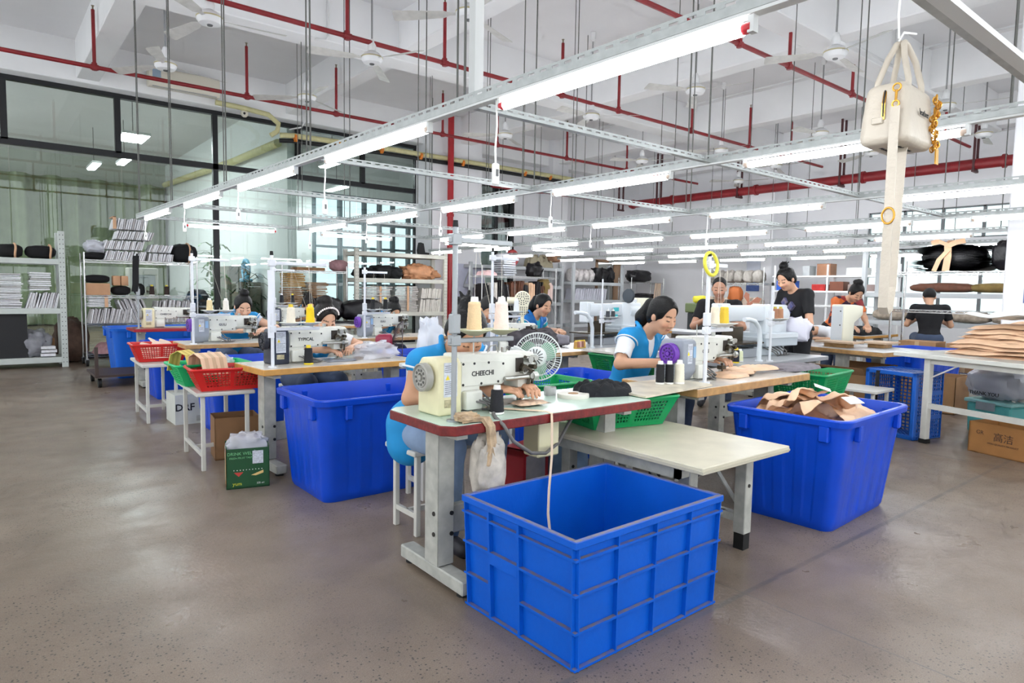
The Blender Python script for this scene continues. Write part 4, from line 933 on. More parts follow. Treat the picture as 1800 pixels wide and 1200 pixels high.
arch_lamp('curved white tube arm in front of the large pattern machine', 5.78, 3.36, .77)
thread_stand('white thread stand at the large pattern machine', 5.9, 3.32, z=.77, h=.72, arm=.36, mat=polew, dish=dishw, top=0, dishes=(.06, .16), L=.22)
cone_thing('left brown thread cone at the large pattern machine', 5.96, 3.32, .77+.39, .03, .13, (172, 122, 92), r2=.024, tip=(200, 180, 60))
cone_thing('right brown thread cone at the large pattern machine', 6.06, 3.32, .77+.39, .03, .13, (180, 130, 98), r2=.024, tip=(200, 180, 60))
cone_thing('navy thread cone with a yellow base below the mustard cone', 5.42, 3.38, .771, .03, .14, (24, 26, 44), base=(240, 210, 40), r2=.026)
cone_thing('pale green thread cone behind the navy one', 5.55, 3.42, .771, .03, .12, (226, 228, 190))
pattern_machine('white pattern sewing machine with a teal accent before the woman in teal', 6.05, 5.55, .77, R(5), .95, acc=M('accent_teal', (60, 190, 200), .4), cyl_x=.36)
tag(obj('motor_reel', MB().lathe([(.02, 0), (.085, 0), (.09, .006), (.09, .03), (.08, .036), (.02, .036)], (0, 0, 0), 'X', 24), M('reel_dark', (50, 58, 66), .4), loc=(6.33, 5.5, 1.36), smooth=40), 'round dark reel with a pale blue hub above the white pattern machine', 'reel')
arch_lamp('curved white tube arm beside the row of small thread cones', 5.42, 5.22, .77)
for i, c in enumerate(((196, 150, 80), (168, 112, 90), (214, 170, 160), (150, 100, 84), (206, 160, 90))):
    cone_thing('%s from the left of five small cones by the curved arm' % ORD[i], 5.14+.045*i, 5.2+.012*i, .771, .022, .09, c, base=(232, 204, 60), tip=(232, 204, 60), group='small cones in a row', r2=.018)
thread_stand('thin white thread stand beside the dark spool pair in the middle', 5.55, 5.2, z=.77, h=.78, arm=.3, mat=polew, dish=dishw, top=0, dishes=(.1, .19), L=.22, r=.009)
cone_thing('left dark grey cone by the white pattern machine', 5.65, 5.2, .77+.33, .025, .1, (70, 72, 78), r2=.022)
cone_thing('right dark grey cone by the white pattern machine', 5.74, 5.2, .77+.33, .025, .1, (70, 72, 78), r2=.022)
def post_machine(label, x, y, z, rz, h=.48, d=.3, face=None):
    t = thing('post_machine', label, 'sewing machine', (x, y, z), rz)
    obj('body', MB().prism([(-.1, 0), (.1, 0), (.1, h*.55), (.16+d*.3, h*.75), (.16+d*.3, h*.97), (.1, h), (-.1, h)], -.09, .09, 'XZ'), M('post_cream', (228, 226, 206), .35), t, bev=.015, seg=2, smooth=40)
    obj('face_plate', MB().b2((-.106, -.08, .01), (-.099, .08, h-.02)), pw, t, bev=.004)
    for sz in (.06, h*.5, h-.08): obj('screw', MB().cyl((-.112, -.05, sz), (-.104, -.05, sz), .008, n=8), inkm, t)
    obj('needle_bar', MB().cyl((.2, 0, h*.35), (.2, 0, h*.75), .008, n=8), steel, t)
    return t
post_machine('tall white post machine standing on the wood-edged worktable', 8.28, 3.72, TH, R(-14), .5)
post_machine('white post machine behind the ponytail in the middle background', 8.3, 6.95, TH, R(-20), .52)
for nm, lab, x, y, sx, sy, z in (('wood_block', 'flat wooden board left of the tall post machine', 7.95, 3.6, .3, .45, .05), ('wood_block', 'flat wooden board right of the tall post machine', 8.35, 3.3, .4, .3, .05)):
    t = thing(nm, lab, 'board', (x, y, TH)); obj('block', MB().b2((-sx*.3, -sy*.3, 0), (sx*.3, sy*.3, z)), edge_wood, t, bev=.003); obj('board', MB().b2((-sx/2, -sy/2, z), (sx/2, sy/2, z+.02)), M('board_pale', (196, 168, 140), .6, var=.1), t)

# ---------------------------------------------------------------- fans on the tables
def wire_fan(label, x, y, z, r, yaw, pitch, bladem, cage=None):
    t = thing('desk_fan', label, 'fan', (x, y, z), 0); t.rotation_euler = (pitch, 0, yaw); cage = cage or M('cage_white', (222, 226, 224), .4)
    def ring(rr, yy, w=.002): return MB().tube([(rr*cos(a), yy, rr*sin(a)) for a in [2*pi*i/32 for i in range(32)]], w, 5, True)
    cg = obj('cage_ring', ring(r, 0, .004), cage, t, smooth=60)
    obj('cage_ring', ring(r*.78, -.035, .0025), cage, t, smooth=60); obj('cage_ring', ring(r*.5, .05, .0025), cage, t, smooth=60)
    mb = MB()
    for i in range(56):
        a = 2*pi*i/56; c, s_ = cos(a), sin(a)
        mb.tube([(r*.3*c, -.045, r*.3*s_), (r*.78*c, -.036, r*.78*s_), (r*c, 0, r*s_)], .0013, 4)
        if i % 2 == 0: mb.tube([(r*.2*c, .055, r*.2*s_), (r*.5*c, .05, r*.5*s_), (r*.85*c, .035, r*.85*s_), (r*c, 0, r*s_)], .0013, 4)
    obj('cage_wires', mb, cage, t)
    for k in range(3):
        a = 2*pi*k/3+.5; P = []
        for i in range(7):
            f = i/6; row = []
            for j in range(5):
                g = j/4-.5; rr = r*(.18+.68*f); wd = r*.62*sin(pi*(.18+.74*f))**.7; tx = rr; tz = g*wd*1.25
                row.append((tx*cos(a)-tz*sin(a), .015+g*.05, tx*sin(a)+tz*cos(a)))
            P.append(row)
        obj('blade', MB().grid(P), bladem, t, smooth=60)
    obj('motor', MB().lathe([(0, -.13), (.03, -.128), (.052, -.11), (.06, -.06), (.055, -.045), (0, -.045)], (0, 0, 0), 'Y', 18), cage, t, smooth=40)
    mb = MB()
    for k in range(14):
        a = 2*pi*k/14; mb.bar((.022*cos(a), -.131, .022*sin(a)), (.046*cos(a), -.119, .046*sin(a)), .004)
    obj('motor_vents', mb, inkm, t)
    obj('bracket', MB().bar((-.02, -.1, .0), (-.13, -.1, .05), .022, .03).bar((-.13, -.1, .05), (-.16, -.08, -.02), .02), cage, t, bev=.003)
    return t
wire_fan('green-bladed wire desk fan clipped behind the foreground sewing machine', 2.52, 2.86, 1.02, .138, R(-48), R(-4), M('blade_green', (120, 168, 140), .35))
t = thing('clip_stand', 'thin clip stand holding the green-bladed fan', 'stand', (2.45, 2.84, TH)); obj('post', MB().cyl((0, 0, 0), (-.01, -.02, .2), .01, n=8), polew, t); obj('clip', MB().b2((-.03, -.03, 0), (.03, .03, .02)), polew, t)
# maroon desk fan seen from behind on the yellow-edged table
t = thing('desk_fan', 'maroon desk fan seen from behind at the end of the yellow-edged table', 'fan', (2.83, 5.3, TH), R(-30)); mar = M('maroon_plastic', (140, 30, 62), .4)
obj('stand', MB().lathe([(.06, 0), (.06, .012), (.02, .02), (.014, .06), (0, .06)], n=16), mar, t, smooth=40)
obj('motor_housing', MB().lathe([(0, -.08), (.04, -.078), (.06, -.05), (.068, .05), (.05, .07), (0, .07)], (0, 0, .13), 'X', 20), mar, t, smooth=40)
obj('rating_label', MB().b2((-.03, -.07, .11), (.02, -.067, .145)), stick, t)
mb = MB()
for i in range(40):
    a = 2*pi*i/40; mb.tube([(.07, .02*cos(a), .13+.02*sin(a)), (.12, .1*cos(a), .15+.13*sin(a)), (.16, .12*cos(a), .15+.16*sin(a))], .0016, 4)
obj('cage_wires', mb, M('cage_dark', (70, 60, 66), .4), t)
obj('cage_ring', MB().tube([(.16, .12*cos(a), .15+.16*sin(a)) for a in [2*pi*i/30 for i in range(30)]], .004, 6, True), M('cage_dark', (70, 60, 66), .4), t)
# cream tower-style fan seen from behind next to the short-haired man
t = thing('tower_fan', 'cream tower fan with vent holes beside the short-haired man', 'fan', (4.36, 5.2, TH), R(-40)); cf = M('cream_plastic', (228, 222, 196), .4)
obj('body', MB().prism([(.085*cos(a), .17+.09*sin(a)) if sin(a) > 0 else (.06*cos(a), .1+.1*sin(a)) for a in [2*pi*i/24 for i in range(24)]], -.04, .04, 'XZ'), cf, t, bev=.01, loc=(0, 0, .34), smooth=40)
mb = MB()
for r_, n_ in ((.06, 14), (.042, 10), (.022, 6)):
    for k in range(n_):
        a = 2*pi*k/n_; mb.box((r_*cos(a), -.041, .52+r_*sin(a)), (.009, .006, .012), ry=-a)
for k in range(5):
    for j in range(-2, 3): mb.box((j*.022, -.041, .36+.018*k), (.012, .006, .008))
obj('vent_holes', mb, inkm, t)
obj('neck', MB().cyl((0, 0, .0), (0, 0, .36), .02, n=10).cyl((0, 0, 0), (0, 0, .02), .1, n=18), cf, t, smooth=40)
obj('side_motor', MB().cyl((-.16, 0, .5), (-.06, 0, .5), .035, n=12), cf, t, smooth=40)
# ---------------------------------------------------------------- racks
rackc = M('rack_cream', (206, 204, 192), .5, var=.05); rackg = M('rack_pale', (204, 210, 204), .5, var=.05); rackw = M('rack_grey', (184, 188, 190), .5); chrome = M('chrome_wire', (190, 190, 188), .25, .85)
def steel_rack(label, x0, x1, y0, y1, zs, H, mat=None, axis='x', holes=True, brace=False):
    mat = mat or rackc; t = thing('steel_rack', label, 'shelf', (0, 0, 0))
    if axis == 'x': cs = [(x0, y0), (x1, y0), (x0, y1), (x1, y1)]
    else: cs = [(x0, y0), (x0, y1), (x1, y0), (x1, y1)]
    for x, y in cs:
        p = obj('post', MB().b2((x-.045, y-.035, 0), (x+.045, y+.035, H)), mat, t, bev=.004)
        if holes and y == y0:
            mb = MB(); z = .08
            while z < H-.05:
                for dx in (-.022, .022): mb.b2((x+dx-.006, y-.0365, z), (x+dx+.006, y-.034, z+.014))
                z += .075
            obj('post_holes', mb, M('hole_dark', (90, 92, 90), .7), p, kind='stuff')
    for z in zs:
        obj('front_beam', MB().b2((x0, y0-.03, z-.09), (x1, y0+.01, z-.005)), mat, t, bev=.004)
        obj('back_beam', MB().b2((x0, y1-.01, z-.09), (x1, y1+.03, z-.005)), mat, t)
        obj('side_beam', MB().b2((x0-.01, y0, z-.08), (x0+.02, y1, z-.02)), mat, t); obj('side_beam', MB().b2((x1-.02, y0, z-.08), (x1+.01, y1, z-.02)), mat, t)
        obj('shelf_board', MB().b2((x0, y0, z-.02), (x1, y1, z)), mat, t)
    if brace:
        for x in (x0, x1): obj('brace', MB().bar((x, y0, .3), (x, y1, 1.2), .03, .01).bar((x, y1, 1.2), (x, y0, 2.0), .03, .01), mat, t)
    return t
def wire_rack(label, x0, x1, y0, y1, zs, H, wheels=False, mat=None, r=.014):
    mat = mat or chrome; t = thing('wire_rack', label, 'shelf', (0, 0, 0)); zb = .1 if wheels else 0
    for x in (x0, x1):
        for y in (y0, y1):
            p = obj('post', MB().cyl((x, y, zb), (x, y, H), r, n=10), mat, t, smooth=40)
            if wheels:
                obj('caster', MB().cyl((x-.02, y, .06), (x+.02, y, .06), .06, n=14), rub, p, smooth=40); obj('caster_fork', MB().b2((x-.03, y-.03, .06), (x+.03, y+.03, .12)), mat, p)
    for z in zs:
        mb = MB()
        for a, b in (((x0, y0), (x1, y0)), ((x0, y1), (x1, y1)), ((x0, y0), (x0, y1)), ((x1, y0), (x1, y1))):
            for dz in (0, -.035):
                mb.bar((*a, z+dz-.004), (*b, z+dz-.004), .008)
            n = max(4, int((Vector(b)-Vector(a)).length/.07))
            for i in range(n):
                p, q = Vector(a).lerp(Vector(b), i/n), Vector(a).lerp(Vector(b), (i+1)/n); mb.bar((p.x, p.y, z-.004 if i % 2 else z-.039), (q.x, q.y, z-.039 if i % 2 else z-.004), .005)
        n = max(6, int((x1-x0)/.05)) if (x1-x0) > (y1-y0) else max(6, int((y1-y0)/.05))
        for i in range(1, n):
            if (x1-x0) > (y1-y0): xx = x0+(x1-x0)*i/n; mb.bar((xx, y0, z-.003), (xx, y1, z-.003), .004)
            else: yy = y0+(y1-y0)*i/n; mb.bar((x0, yy, z-.003), (x1, yy, z-.003), .004)
        obj('wire_shelf', mb, mat, t)
    return t
# ---------------------------------------------------------------- soft goods
def lump(mb, c, r, seed, amp=.15, freq=2.2, n=28, fold=0.):
    m = n//2+1; vs = []
    for j in range(m+1):
        th = pi*j/m
        for i in range(n):
            a = 2*pi*i/n; d = Vector((sin(th)*cos(a), sin(th)*sin(a), cos(th)))
            sq = Vector([math.copysign(abs(v)**.72, v) for v in d])
            k = 1+amp*noise.noise(d*freq+Vector((seed*3.1, seed, -seed)))+amp*.6*noise.noise(d*freq*2.7+Vector((seed, 0, seed)))
            if fold: k += fold*abs(noise.noise(d*5.5+Vector((0, seed, 0))))
            vs.append((c[0]+sq.x*r[0]*k, c[1]+sq.y*r[1]*k, max(c[2]-r[2]*.98, c[2]+sq.z*r[2]*k)))
    return mb.add(vs, [(j*n+i, (j+1)*n+i, (j+1)*n+(i+1) % n, j*n+(i+1) % n) for j in range(m) for i in range(n)])
def soft(name, label, cat, x, y, z, w, d, h, mat, seed=0, amp=.2, rz=0., group=None, fold=.15, tie=None, n=28):
    t = thing(name, label, cat, (x, y, z), rz, group)
    obj('body', lump(MB(), (0, 0, h/2), (w/2, d/2, h/2), seed, amp, fold=fold, n=n), mat, t, smooth=70)
    if tie:
        for f in (tie if isinstance(tie, tuple) else (0.,)):
            xx = f*w; obj('tie_band', MB().tube([(xx+.006*sin(3*a), (d/2+.012)*cos(a)*(1.03), h/2+(h/2+.012)*sin(a)*1.03) for a in [2*pi*i/20 for i in range(20)]], .016, 5, True), M('tie_peach', (222, 178, 142), .8), t, smooth=60)
    return t
def heap(name, label, cat, x, y, z, w, d, h, mat, seed=0, rz=0., n=40, crumple=.5, group=None, flat=.35, rim=.02):
    t = thing(name, label, cat, (x, y, z), rz, group); P = []
    for j in range(n+1):
        row = []
        for i in range(n+1):
            u, v = 2*i/n-1, 2*j/n-1; e = max(abs(u), abs(v)); rr = (abs(u)**3+abs(v)**3)**(1/3)
            q = Vector((u*2+seed, v*2-seed, seed*.7)); env = max(0, 1-rr**4)**.5 if rr < 1 else 0
            f = min(1, abs(noise.noise(q*1.05))*2.6); g = min(1, abs(noise.noise(q*2.1+Vector((5, 2, 0))))*2.4)
            zz = h*env*(flat+(1-flat)*(.65*f+.4*g*crumple+.25*noise.noise(q*.6)))
            wob = 1+.08*noise.noise(Vector((u*1.5, v*1.5, seed)))
            row.append((u*w/2*wob, v*d/2*wob, max(zz, 0)+rim*(1 if rr < .98 else 0)))
        P.append(row)
    mb = MB().grid(P); nn = (n+1); k = len(mb.v); ring = [i for i in range(nn)]+[j*nn+n for j in range(1, nn)]+[n*nn+i for i in range(n-1, -1, -1)]+[j*nn for j in range(n-1, 0, -1)]
    mb.f.append(tuple(reversed(ring)))
    obj('body', mb, mat, t, smooth=55); return t
def sheets(name, label, cat, x, y, z, w, d, h, mat, n=16, seed=0, stand=True, lean=0., rz=0., tie=(), group=None, mat2=None):
    t = thing(name, label, cat, (x, y, z), rz, group); rnd = random.Random(seed); A, B = MB(), MB()
    for i in range(n):
        mb = B if (mat2 and i % 4 == 1) else A; f = (i+.5)/n
        if stand:
            xx = -w/2+w*f; hh = h*(.88+.12*rnd.random()); ln = lean+rnd.uniform(-.06, .06)
            mb.box((xx+hh/2*sin(ln), rnd.uniform(-.01, .01), hh/2*cos(ln)), (w/n*.72, d*(.94+.06*rnd.random()), hh), ry=ln)
        else:
            zz = h*f; mb.box((rnd.uniform(-.03, .03)*w*1.5, rnd.uniform(-.02, .02), zz), (w*(.86+.14*rnd.random()), d*(.88+.12*rnd.random()), h/n*.72), rz=rnd.uniform(-.04, .04), ry=rnd.uniform(-.02, .02))
    obj('sheets', A, mat, t, kind='stuff')
    if B.v: obj('inner_sheets', B, mat2, t, kind='stuff')
    for f in tie: obj('tie_band', MB().b2((f*w-.025, -d/2-.012, .0), (f*w+.025, -d/2-.004, h+.01)).b2((f*w-.025, -d/2-.012, h), (f*w+.025, d/2, h+.012)), M('tie_peach', (222, 178, 142), .8), t)
    return t
papw = M('paper_stack', (238, 238, 240), .75, var=.1, scale=30); papg = M('paper_grey', (196, 192, 192), .8, var=.15, scale=30); papk = M('kraft_paper', (150, 112, 76), .8, var=.2, scale=20); papy = M('kraft_yellow', (176, 134, 70), .8, var=.2, scale=20)
blackc = M('black_cloth', (16, 16, 18), .85); blackl = M('black_leather', (22, 20, 24), .45, var=.2, scale=12, bump=.2); peach = M('peach_leather', (238, 198, 162), .6, var=.1, scale=6, bump=.08, bscale=30); peachd = M('peach_dark', (196, 140, 100), .65, var=.15, scale=10)
greyc = M('grey_cloth', (196, 190, 184), .85, var=.18, scale=18); ivory = M('ivory_cloth', (224, 218, 208), .8, var=.1, scale=14); pinkc = M('dusty_pink_cloth', (168, 128, 132), .85, var=.15, scale=16); brownc = M('brown_leather', (104, 62, 42), .6, var=.2, scale=14); clear = film_mat('clear_plastic', (236, 236, 242), .42)
card = M('cardboard', (172, 132, 92), .8, var=.08, scale=5); cardd = M('cardboard_dark', (136, 100, 68), .85, var=.1, scale=5); gold = M('gold_metal', (214, 160, 70), .3, .9)
# left steel rack
steel_rack('tall pale steel rack at the far left edge', -1.0, 1.1, 13.2, 13.75, (.17, .98, 1.79), 2.25, rackg)
soft('cloth_bundle', 'black cloth bundle tied with a peach knot on the left rack top', 'bundle', .42, 13.42, 1.79, .36, .4, .22, blackc, 1, .06, tie=(.2,), fold=.02)
soft('cloth_bundle', 'flat black cloth bundle next to the rack post on the left rack top', 'bundle', .83, 13.42, 1.79, .42, .4, .22, blackc, 2, .06, tie=(.3,), fold=.02)
sheets('sheet_stack', 'tall stack of white sheets at the left end of the left rack', 'stack', .38, 13.42, .98, .36, .4, .56, papw, 22, 1, False, mat2=papg)
sheets('sheet_stack', 'row of upright leaning sheets on the left rack', 'stack', .8, 13.42, .98, .42, .4, .27, papw, 20, 2, True, .25, mat2=papg)
sheets('sheet_stack', 'flat white stack lying on the upright sheets of the left rack', 'stack', .8, 13.42, 1.27, .3, .36, .3, papw, 9, 3, False, mat2=papg)
soft('plastic_bag', 'grey plastic bag on the bottom shelf of the left rack', 'bag', .72, 13.45, .17, .36, .4, .42, M('bag_grey', (150, 150, 156), .35, var=.3, scale=6), 3, .3)
tag(obj('carton', MB().b2((-.2, -.2, 0), (.2, .2, .3)), cardd, loc=(.78, 13.62, .62-.45)), 'brown carton behind the bag on the bottom of the left rack', 'carton')
tag(obj('black_board', MB().b2((-.25, -.02, 0), (.25, .02, .76)), M('panel_black', (30, 30, 32), .6), loc=(.36, 13.3, .172)), 'dark board standing on the bottom of the left rack', 'board')
sheets('sheet_stack', 'pale cut sheets slipping off the bottom of the left rack', 'stack', .88, 13.3, .18, .22, .2, .18, papw, 3, 4, False)
# wheeled wire cart
wire_rack('wheeled chrome wire cart stacked with white bundles', 1.4, 3.15, 13.1, 13.6, (.2, .72, 1.2, 1.8), 1.92, True)
L1 = 'sheet_bundle'
sheets(L1, 'lowest white sheet bundle on top of the wire cart', 'bundle', 2.0, 13.35, 1.81, .62, .4, .17, papw, 22, 5, True, .3, mat2=papg)
sheets(L1, 'white sheet bundle lying second from the bottom on the wire cart', 'bundle', 1.98, 13.35, 1.99, .6, .4, .17, papw, 20, 6, True, .3, mat2=papg)
sheets(L1, 'tilted white sheet bundle third from the bottom on the wire cart', 'bundle', 2.14, 13.33, 2.17, .56, .4, .16, papw, 18, 7, True, .35, mat2=papg)
sheets(L1, 'topmost white sheet bundle crowning the wire cart', 'bundle', 2.08, 13.33, 2.34, .52, .4, .2, papw, 16, 8, True, .2, mat2=papg, tie=(-.42,))
sheets(L1, 'short white sheet bundle left of the black bundle on the wire cart', 'bundle', 2.56, 13.35, 1.81, .4, .4, .15, papw, 14, 9, True, .2, mat2=papg)
sheets(L1, 'white sheet bundle stacked over the short one on the wire cart', 'bundle', 2.55, 13.35, 1.97, .36, .4, .15, papw, 13, 10, True, .4, mat2=papg)
soft('plastic_bag', 'pale plastic bag at the left end of the wire cart top', 'bag', 1.58, 13.35, 1.93, .3, .3, .2, M('bag_pale', (206, 208, 216), .3), 5, .3)
soft('cloth_bundle', 'small black bundle under the pale bag on the wire cart', 'bundle', 1.6, 13.35, 1.81, .36, .3, .12, blackc, 6, .1)
soft('cloth_bundle', 'black tied bundle at the right end of the wire cart top', 'bundle', 2.98, 13.35, 1.81, .44, .42, .34, blackc, 7, .12, tie=(.15,), fold=.05)
tag(obj('carton', MB().b2((-.17, -.16, 0), (.17, .16, .2)), M('peach_box', (204, 156, 118), .7, var=.06), loc=(1.6, 13.3, 1.205)), 'peach box on the middle shelf of the wire cart', 'box')
soft('cloth_roll', 'black cloth roll lying on the peach box of the wire cart', 'roll', 1.6, 13.32, 1.41, .38, .26, .14, blackc, 8, .05, fold=.02)
for i, x in enumerate((1.88, 2.0)): tag(obj('carton', MB().b2((-.055, -.1, 0), (.055, .1, .17)).mesh('carton', bev=.015, seg=2, smooth=40), M('peach_box', (204, 156, 118)), loc=(x, 13.28, 1.37)), ('left' if i == 0 else 'right')+' of two small peach blocks on the wire cart', 'box')
soft('cloth_roll', 'black roll below the two small peach blocks', 'roll', 1.95, 13.3, 1.205, .3, .26, .16, blackc, 9, .05, fold=.02)
soft('cloth_roll', 'small black roll on a peach scrap of the wire cart', 'roll', 2.24, 13.3, 1.205, .16, .2, .2, blackc, 10, .08)
for i, x in enumerate((2.42, 2.66)): cone_thing(('left' if i == 0 else 'right')+' brown thread cone on the middle shelf of the wire cart', x, 13.2, 1.205, .045, .19, (52, 36, 30), tip=(220, 200, 60), group='cones on the wire cart')
sheets(L1, 'flat white sheets tied in a stack on the wire cart lower shelf', 'bundle', 1.62, 13.3, 1.0, .34, .38, .18, papw, 8, 11, False, tie=(.25,))
sheets(L1, 'long bundle of grey sheets fanned along the wire cart lower shelf', 'bundle', 1.75, 13.3, .725, .62, .4, .27, papg, 26, 12, True, .2, mat2=papw)
sheets(L1, 'arched bundle of grey sheets behind the dark pole on the wire cart', 'bundle', 2.2, 13.32, .725, .4, .4, .45, papg, 20, 13, True, -.35, mat2=papw)
sheets(L1, 'bundle of grey sheets at the right of the wire cart lower shelf', 'bundle', 2.72, 13.32, .725, .6, .4, .42, papg, 26, 14, True, .15, mat2=papw)
heap('cloth_pile', 'dusty pink cloth pile on the bottom of the wire cart', 'cloth', 2.0, 13.3, .2, 1.0, .46, .22, pinkc, 3)
heap('cloth_pile', 'second dusty pink cloth pile at the right of the wire cart bottom', 'cloth', 2.72, 13.3, .2, .7, .46, .2, pinkc, 5)
soft('plastic_bag', 'brown sack standing between the left rack and the wire cart', 'sack', 1.27, 14.05, 0, .5, .5, .75, M('sack_brown', (96, 74, 62), .8, var=.3), 11, .2)
# trolley base in front of the pink cloth
t = thing('hand_trolley', 'dark flat trolley beside the light blue bin', 'trolley', (1.28, 10.7, 0)); obj('deck', MB().b2((-.1, -.45, .14), (.55, .45, .17)), M('trolley_brown', (70, 56, 50), .6), t); obj('upright', MB().b2((-.1, -.45, .17), (-.06, -.41, .55)), M('trolley_brown', (70, 56, 50)), t)
for x in (-.04, .5):
    for y in (-.36, .36): obj('caster', MB().cyl((x-.02, y, .06), (x+.02, y, .06), .06, n=12), rub, t, smooth=40)
# grey wire rack with kraft bundles
wire_rack('grey wire rack with kraft paper bundles behind the pearl headband', 4.72, 6.1, 13.1, 13.6, (.35, 1.0, 1.74), 1.85)
sheets(L1, 'yellow-brown kraft bundle at the left of the grey wire rack', 'bundle', 5.0, 13.3, 1.4, .38, .4, .28, papy, 7, 15, False)
sheets(L1, 'brown kraft bundle under the yellow-brown one', 'bundle', 4.98, 13.3, 1.005, .36, .4, .38, papk, 10, 16, False)
sheets(L1, 'round brown kraft bundle right of the kraft pile', 'bundle', 5.46, 13.3, 1.005, .44, .4, .5, papk, 18, 17, False)
tag(obj('paper_tray', MB().b2((-.3, -.18, 0), (.3, .18, .06)), papk, loc=(5.35, 13.35, 1.745)), 'flat brown papers on top of the grey wire rack', 'paper')
soft('cloth_bundle', 'dusty mauve bundle on the right end of the grey wire rack', 'bundle', 6.0, 13.3, 1.745, .36, .3, .24, pinkc, 12, .15)
soft('garment_bag', 'big black bag sagging before the cream rack', 'bag', 6.1, 12.4, .75, .9, .5, .4, blackl, 13, .15)
soft('garment_bag', 'black bag slumped beside the kraft bundles', 'bag', 5.35, 12.5, .75, .7, .5, .45, blackl, 14, .15)
tag(obj('supply_table', MB().b2((-.85, -.35, .68), (.85, .35, .72)).b2((-.8, -.3, 0), (-.74, -.24, .7)).b2((.74, -.3, 0), (.8, -.24, .7)).b2((-.8, .24, 0), (-.74, .3, .7)).b2((.74, .24, 0), (.8, .3, .7)), M('table_dark', (54, 54, 58), .6), loc=(5.7, 12.45, 0)), 'dark low table under the slumped black bags', 'table')
# cream rack
steel_rack('cream steel rack with grey cloth bundles in front of the lobby windows', 6.3, 8.55, 13.05, 13.6, (.14, .88, 1.62, 2.19), 2.25, rackc)
for i, (x, w_, h_) in enumerate(((6.62, .5, .22), (7.0, .5, .3), (7.32, .34, .26))): soft('garment_bag', ['left', 'middle', 'right'][i]+' black cloth lump on the cream rack', 'bundle', x, 13.3, 1.62, w_, .4, h_, blackc, 15+i, .25)
soft('ruffle_bundle', 'peach ruffled leather bundle on the cream rack', 'bundle', 7.95, 13.3, 1.62, .8, .42, .32, peachd, 18, .25, fold=.4, n=44)
sheets('cloth_stack', 'grey cloth stack tied with a peach band, left on the cream rack', 'bundle', 6.8, 13.28, .88, .72, .44, .56, greyc, 16, 21, False, tie=(.1,))
sheets('cloth_stack', 'grey cloth stack in the middle of the cream rack', 'bundle', 7.53, 13.28, .88, .6, .44, .58, greyc, 18, 22, False, tie=(.05,))
sheets('cloth_stack', 'pale cloth stack at the right of the cream rack', 'bundle', 8.15, 13.28, .88, .56, .44, .3, ivory, 15, 23, True, .1)
sheets('cloth_stack', 'pale cloth stack lying over the right one on the cream rack', 'bundle', 8.17, 13.28, 1.19, .54, .44, .24, ivory, 15, 24, True, .1)
tag(obj('machine_head', MB().prism([(-.12, 0), (.12, 0), (.14, .05), (.02, .06), (-.02, .26), (-.1, .28), (-.14, .1)], -.06, .06, 'XZ'), blk, loc=(8.1, 13.3, 2.195)), 'small black tool standing on top of the cream rack', 'tool')
tag(obj('notice_board', MB().b2((-.42, -.01, 0), (.42, .01, 1.1)), M('board_lilac', (206, 208, 226), .5, var=.06), loc=(9.75, 13.66, .95)), 'pale lilac notice board fixed to the white pillar', 'board')
# brown leather pieces and rack by the pillar
wire_rack('wire rack hung with brown and black leather pieces beside the pillar', 9.15, 11.5, 12.4, 12.9, (.4, 1.14, 1.75), 1.98, mat=M('wire_white', (206, 206, 206), .4))
cols = [blackl, ivory, blackl, blackl, brownc, brownc, blackl, peach, blackl, brownc, M('pink_pale', (232, 204, 196), .7)]
for i in range(11):
    sheets('leather_set', '%s upright leather set from the left on the wire rack by the pillar' % (ORD[i] if i < 10 else 'last'), 'leather', 9.35+.2*i, 12.62, 1.145, .19, .36, .42+.05*((i*7) % 3), cols[i], 4, 30+i, True, .1*((i % 3)-1), group='leather sets by the pillar')
heap('cloth_pile', 'pink and white scraps on the left of the leather rack top', 'cloth', 9.45, 12.62, 1.75, .5, .4, .12, M('scrap_pink', (224, 188, 186), .8), 6)
sheets('cloth_stack', 'grey folded cloth stack on the leather rack top', 'bundle', 10.0, 12.62, 1.755, .4, .4, .38, M('grey_blue_cloth', (168, 172, 178), .8), 7, 51, False)
soft('cloth_bundle', 'white cloth roll crowning the grey folded stack', 'roll', 10.0, 12.62, 2.14, .5, .36, .16, M('white_cloth', (228, 230, 234), .8), 19, .08)
soft('garment_bag', 'black bag on the leather rack top', 'bag', 10.95, 12.62, 1.755, .4, .36, .34, blackl, 20, .3)
soft('cloth_bundle', 'olive cloth bundle under the rack end', 'bundle', 11.25, 12.62, 1.2, .36, .36, .5, M('olive_cloth', (130, 108, 60), .85, var=.2), 21, .2)
steel_rack('long pale rack with a red lid and khaki trousers on top', 9.5, 12.6, 13.35, 13.85, (.5, 1.1, 1.55, 2.04), 2.1, rackw, holes=False, brace=True)
tag(obj('red_lid', MB().lathe([(0, -.03), (.2, -.03), (.22, 0), (.2, .03), (0, .05)], (0, 0, 0), 'Y', 24), M('red_round', (186, 40, 40), .5), loc=(10.95, 13.5, 2.26), smooth=40), 'round red lid leaning on the pale rack', 'lid')
tag(obj('wall_clock', MB().lathe([(0, -.03), (.14, -.03), (.15, 0), (.14, .02), (0, .02)], (0, 0, 0), 'Y', 24), M('dial_white', (226, 226, 222), .5), loc=(10.7, 13.4, 2.2), smooth=40), 'round white dial in front of the red lid', 'dial')
heap('cloth_pile', 'khaki trousers heaped on the pale rack', 'cloth', 11.9, 13.55, 2.04, .9, .45, .4, M('khaki', (176, 166, 140), .85, var=.12), 8)
soft('cloth_bundle', 'brown bundle on the right end of the pale rack', 'bundle', 12.4, 13.5, 2.2, .4, .36, .2, M('tan_bundle', (164, 124, 96), .8), 22, .2)
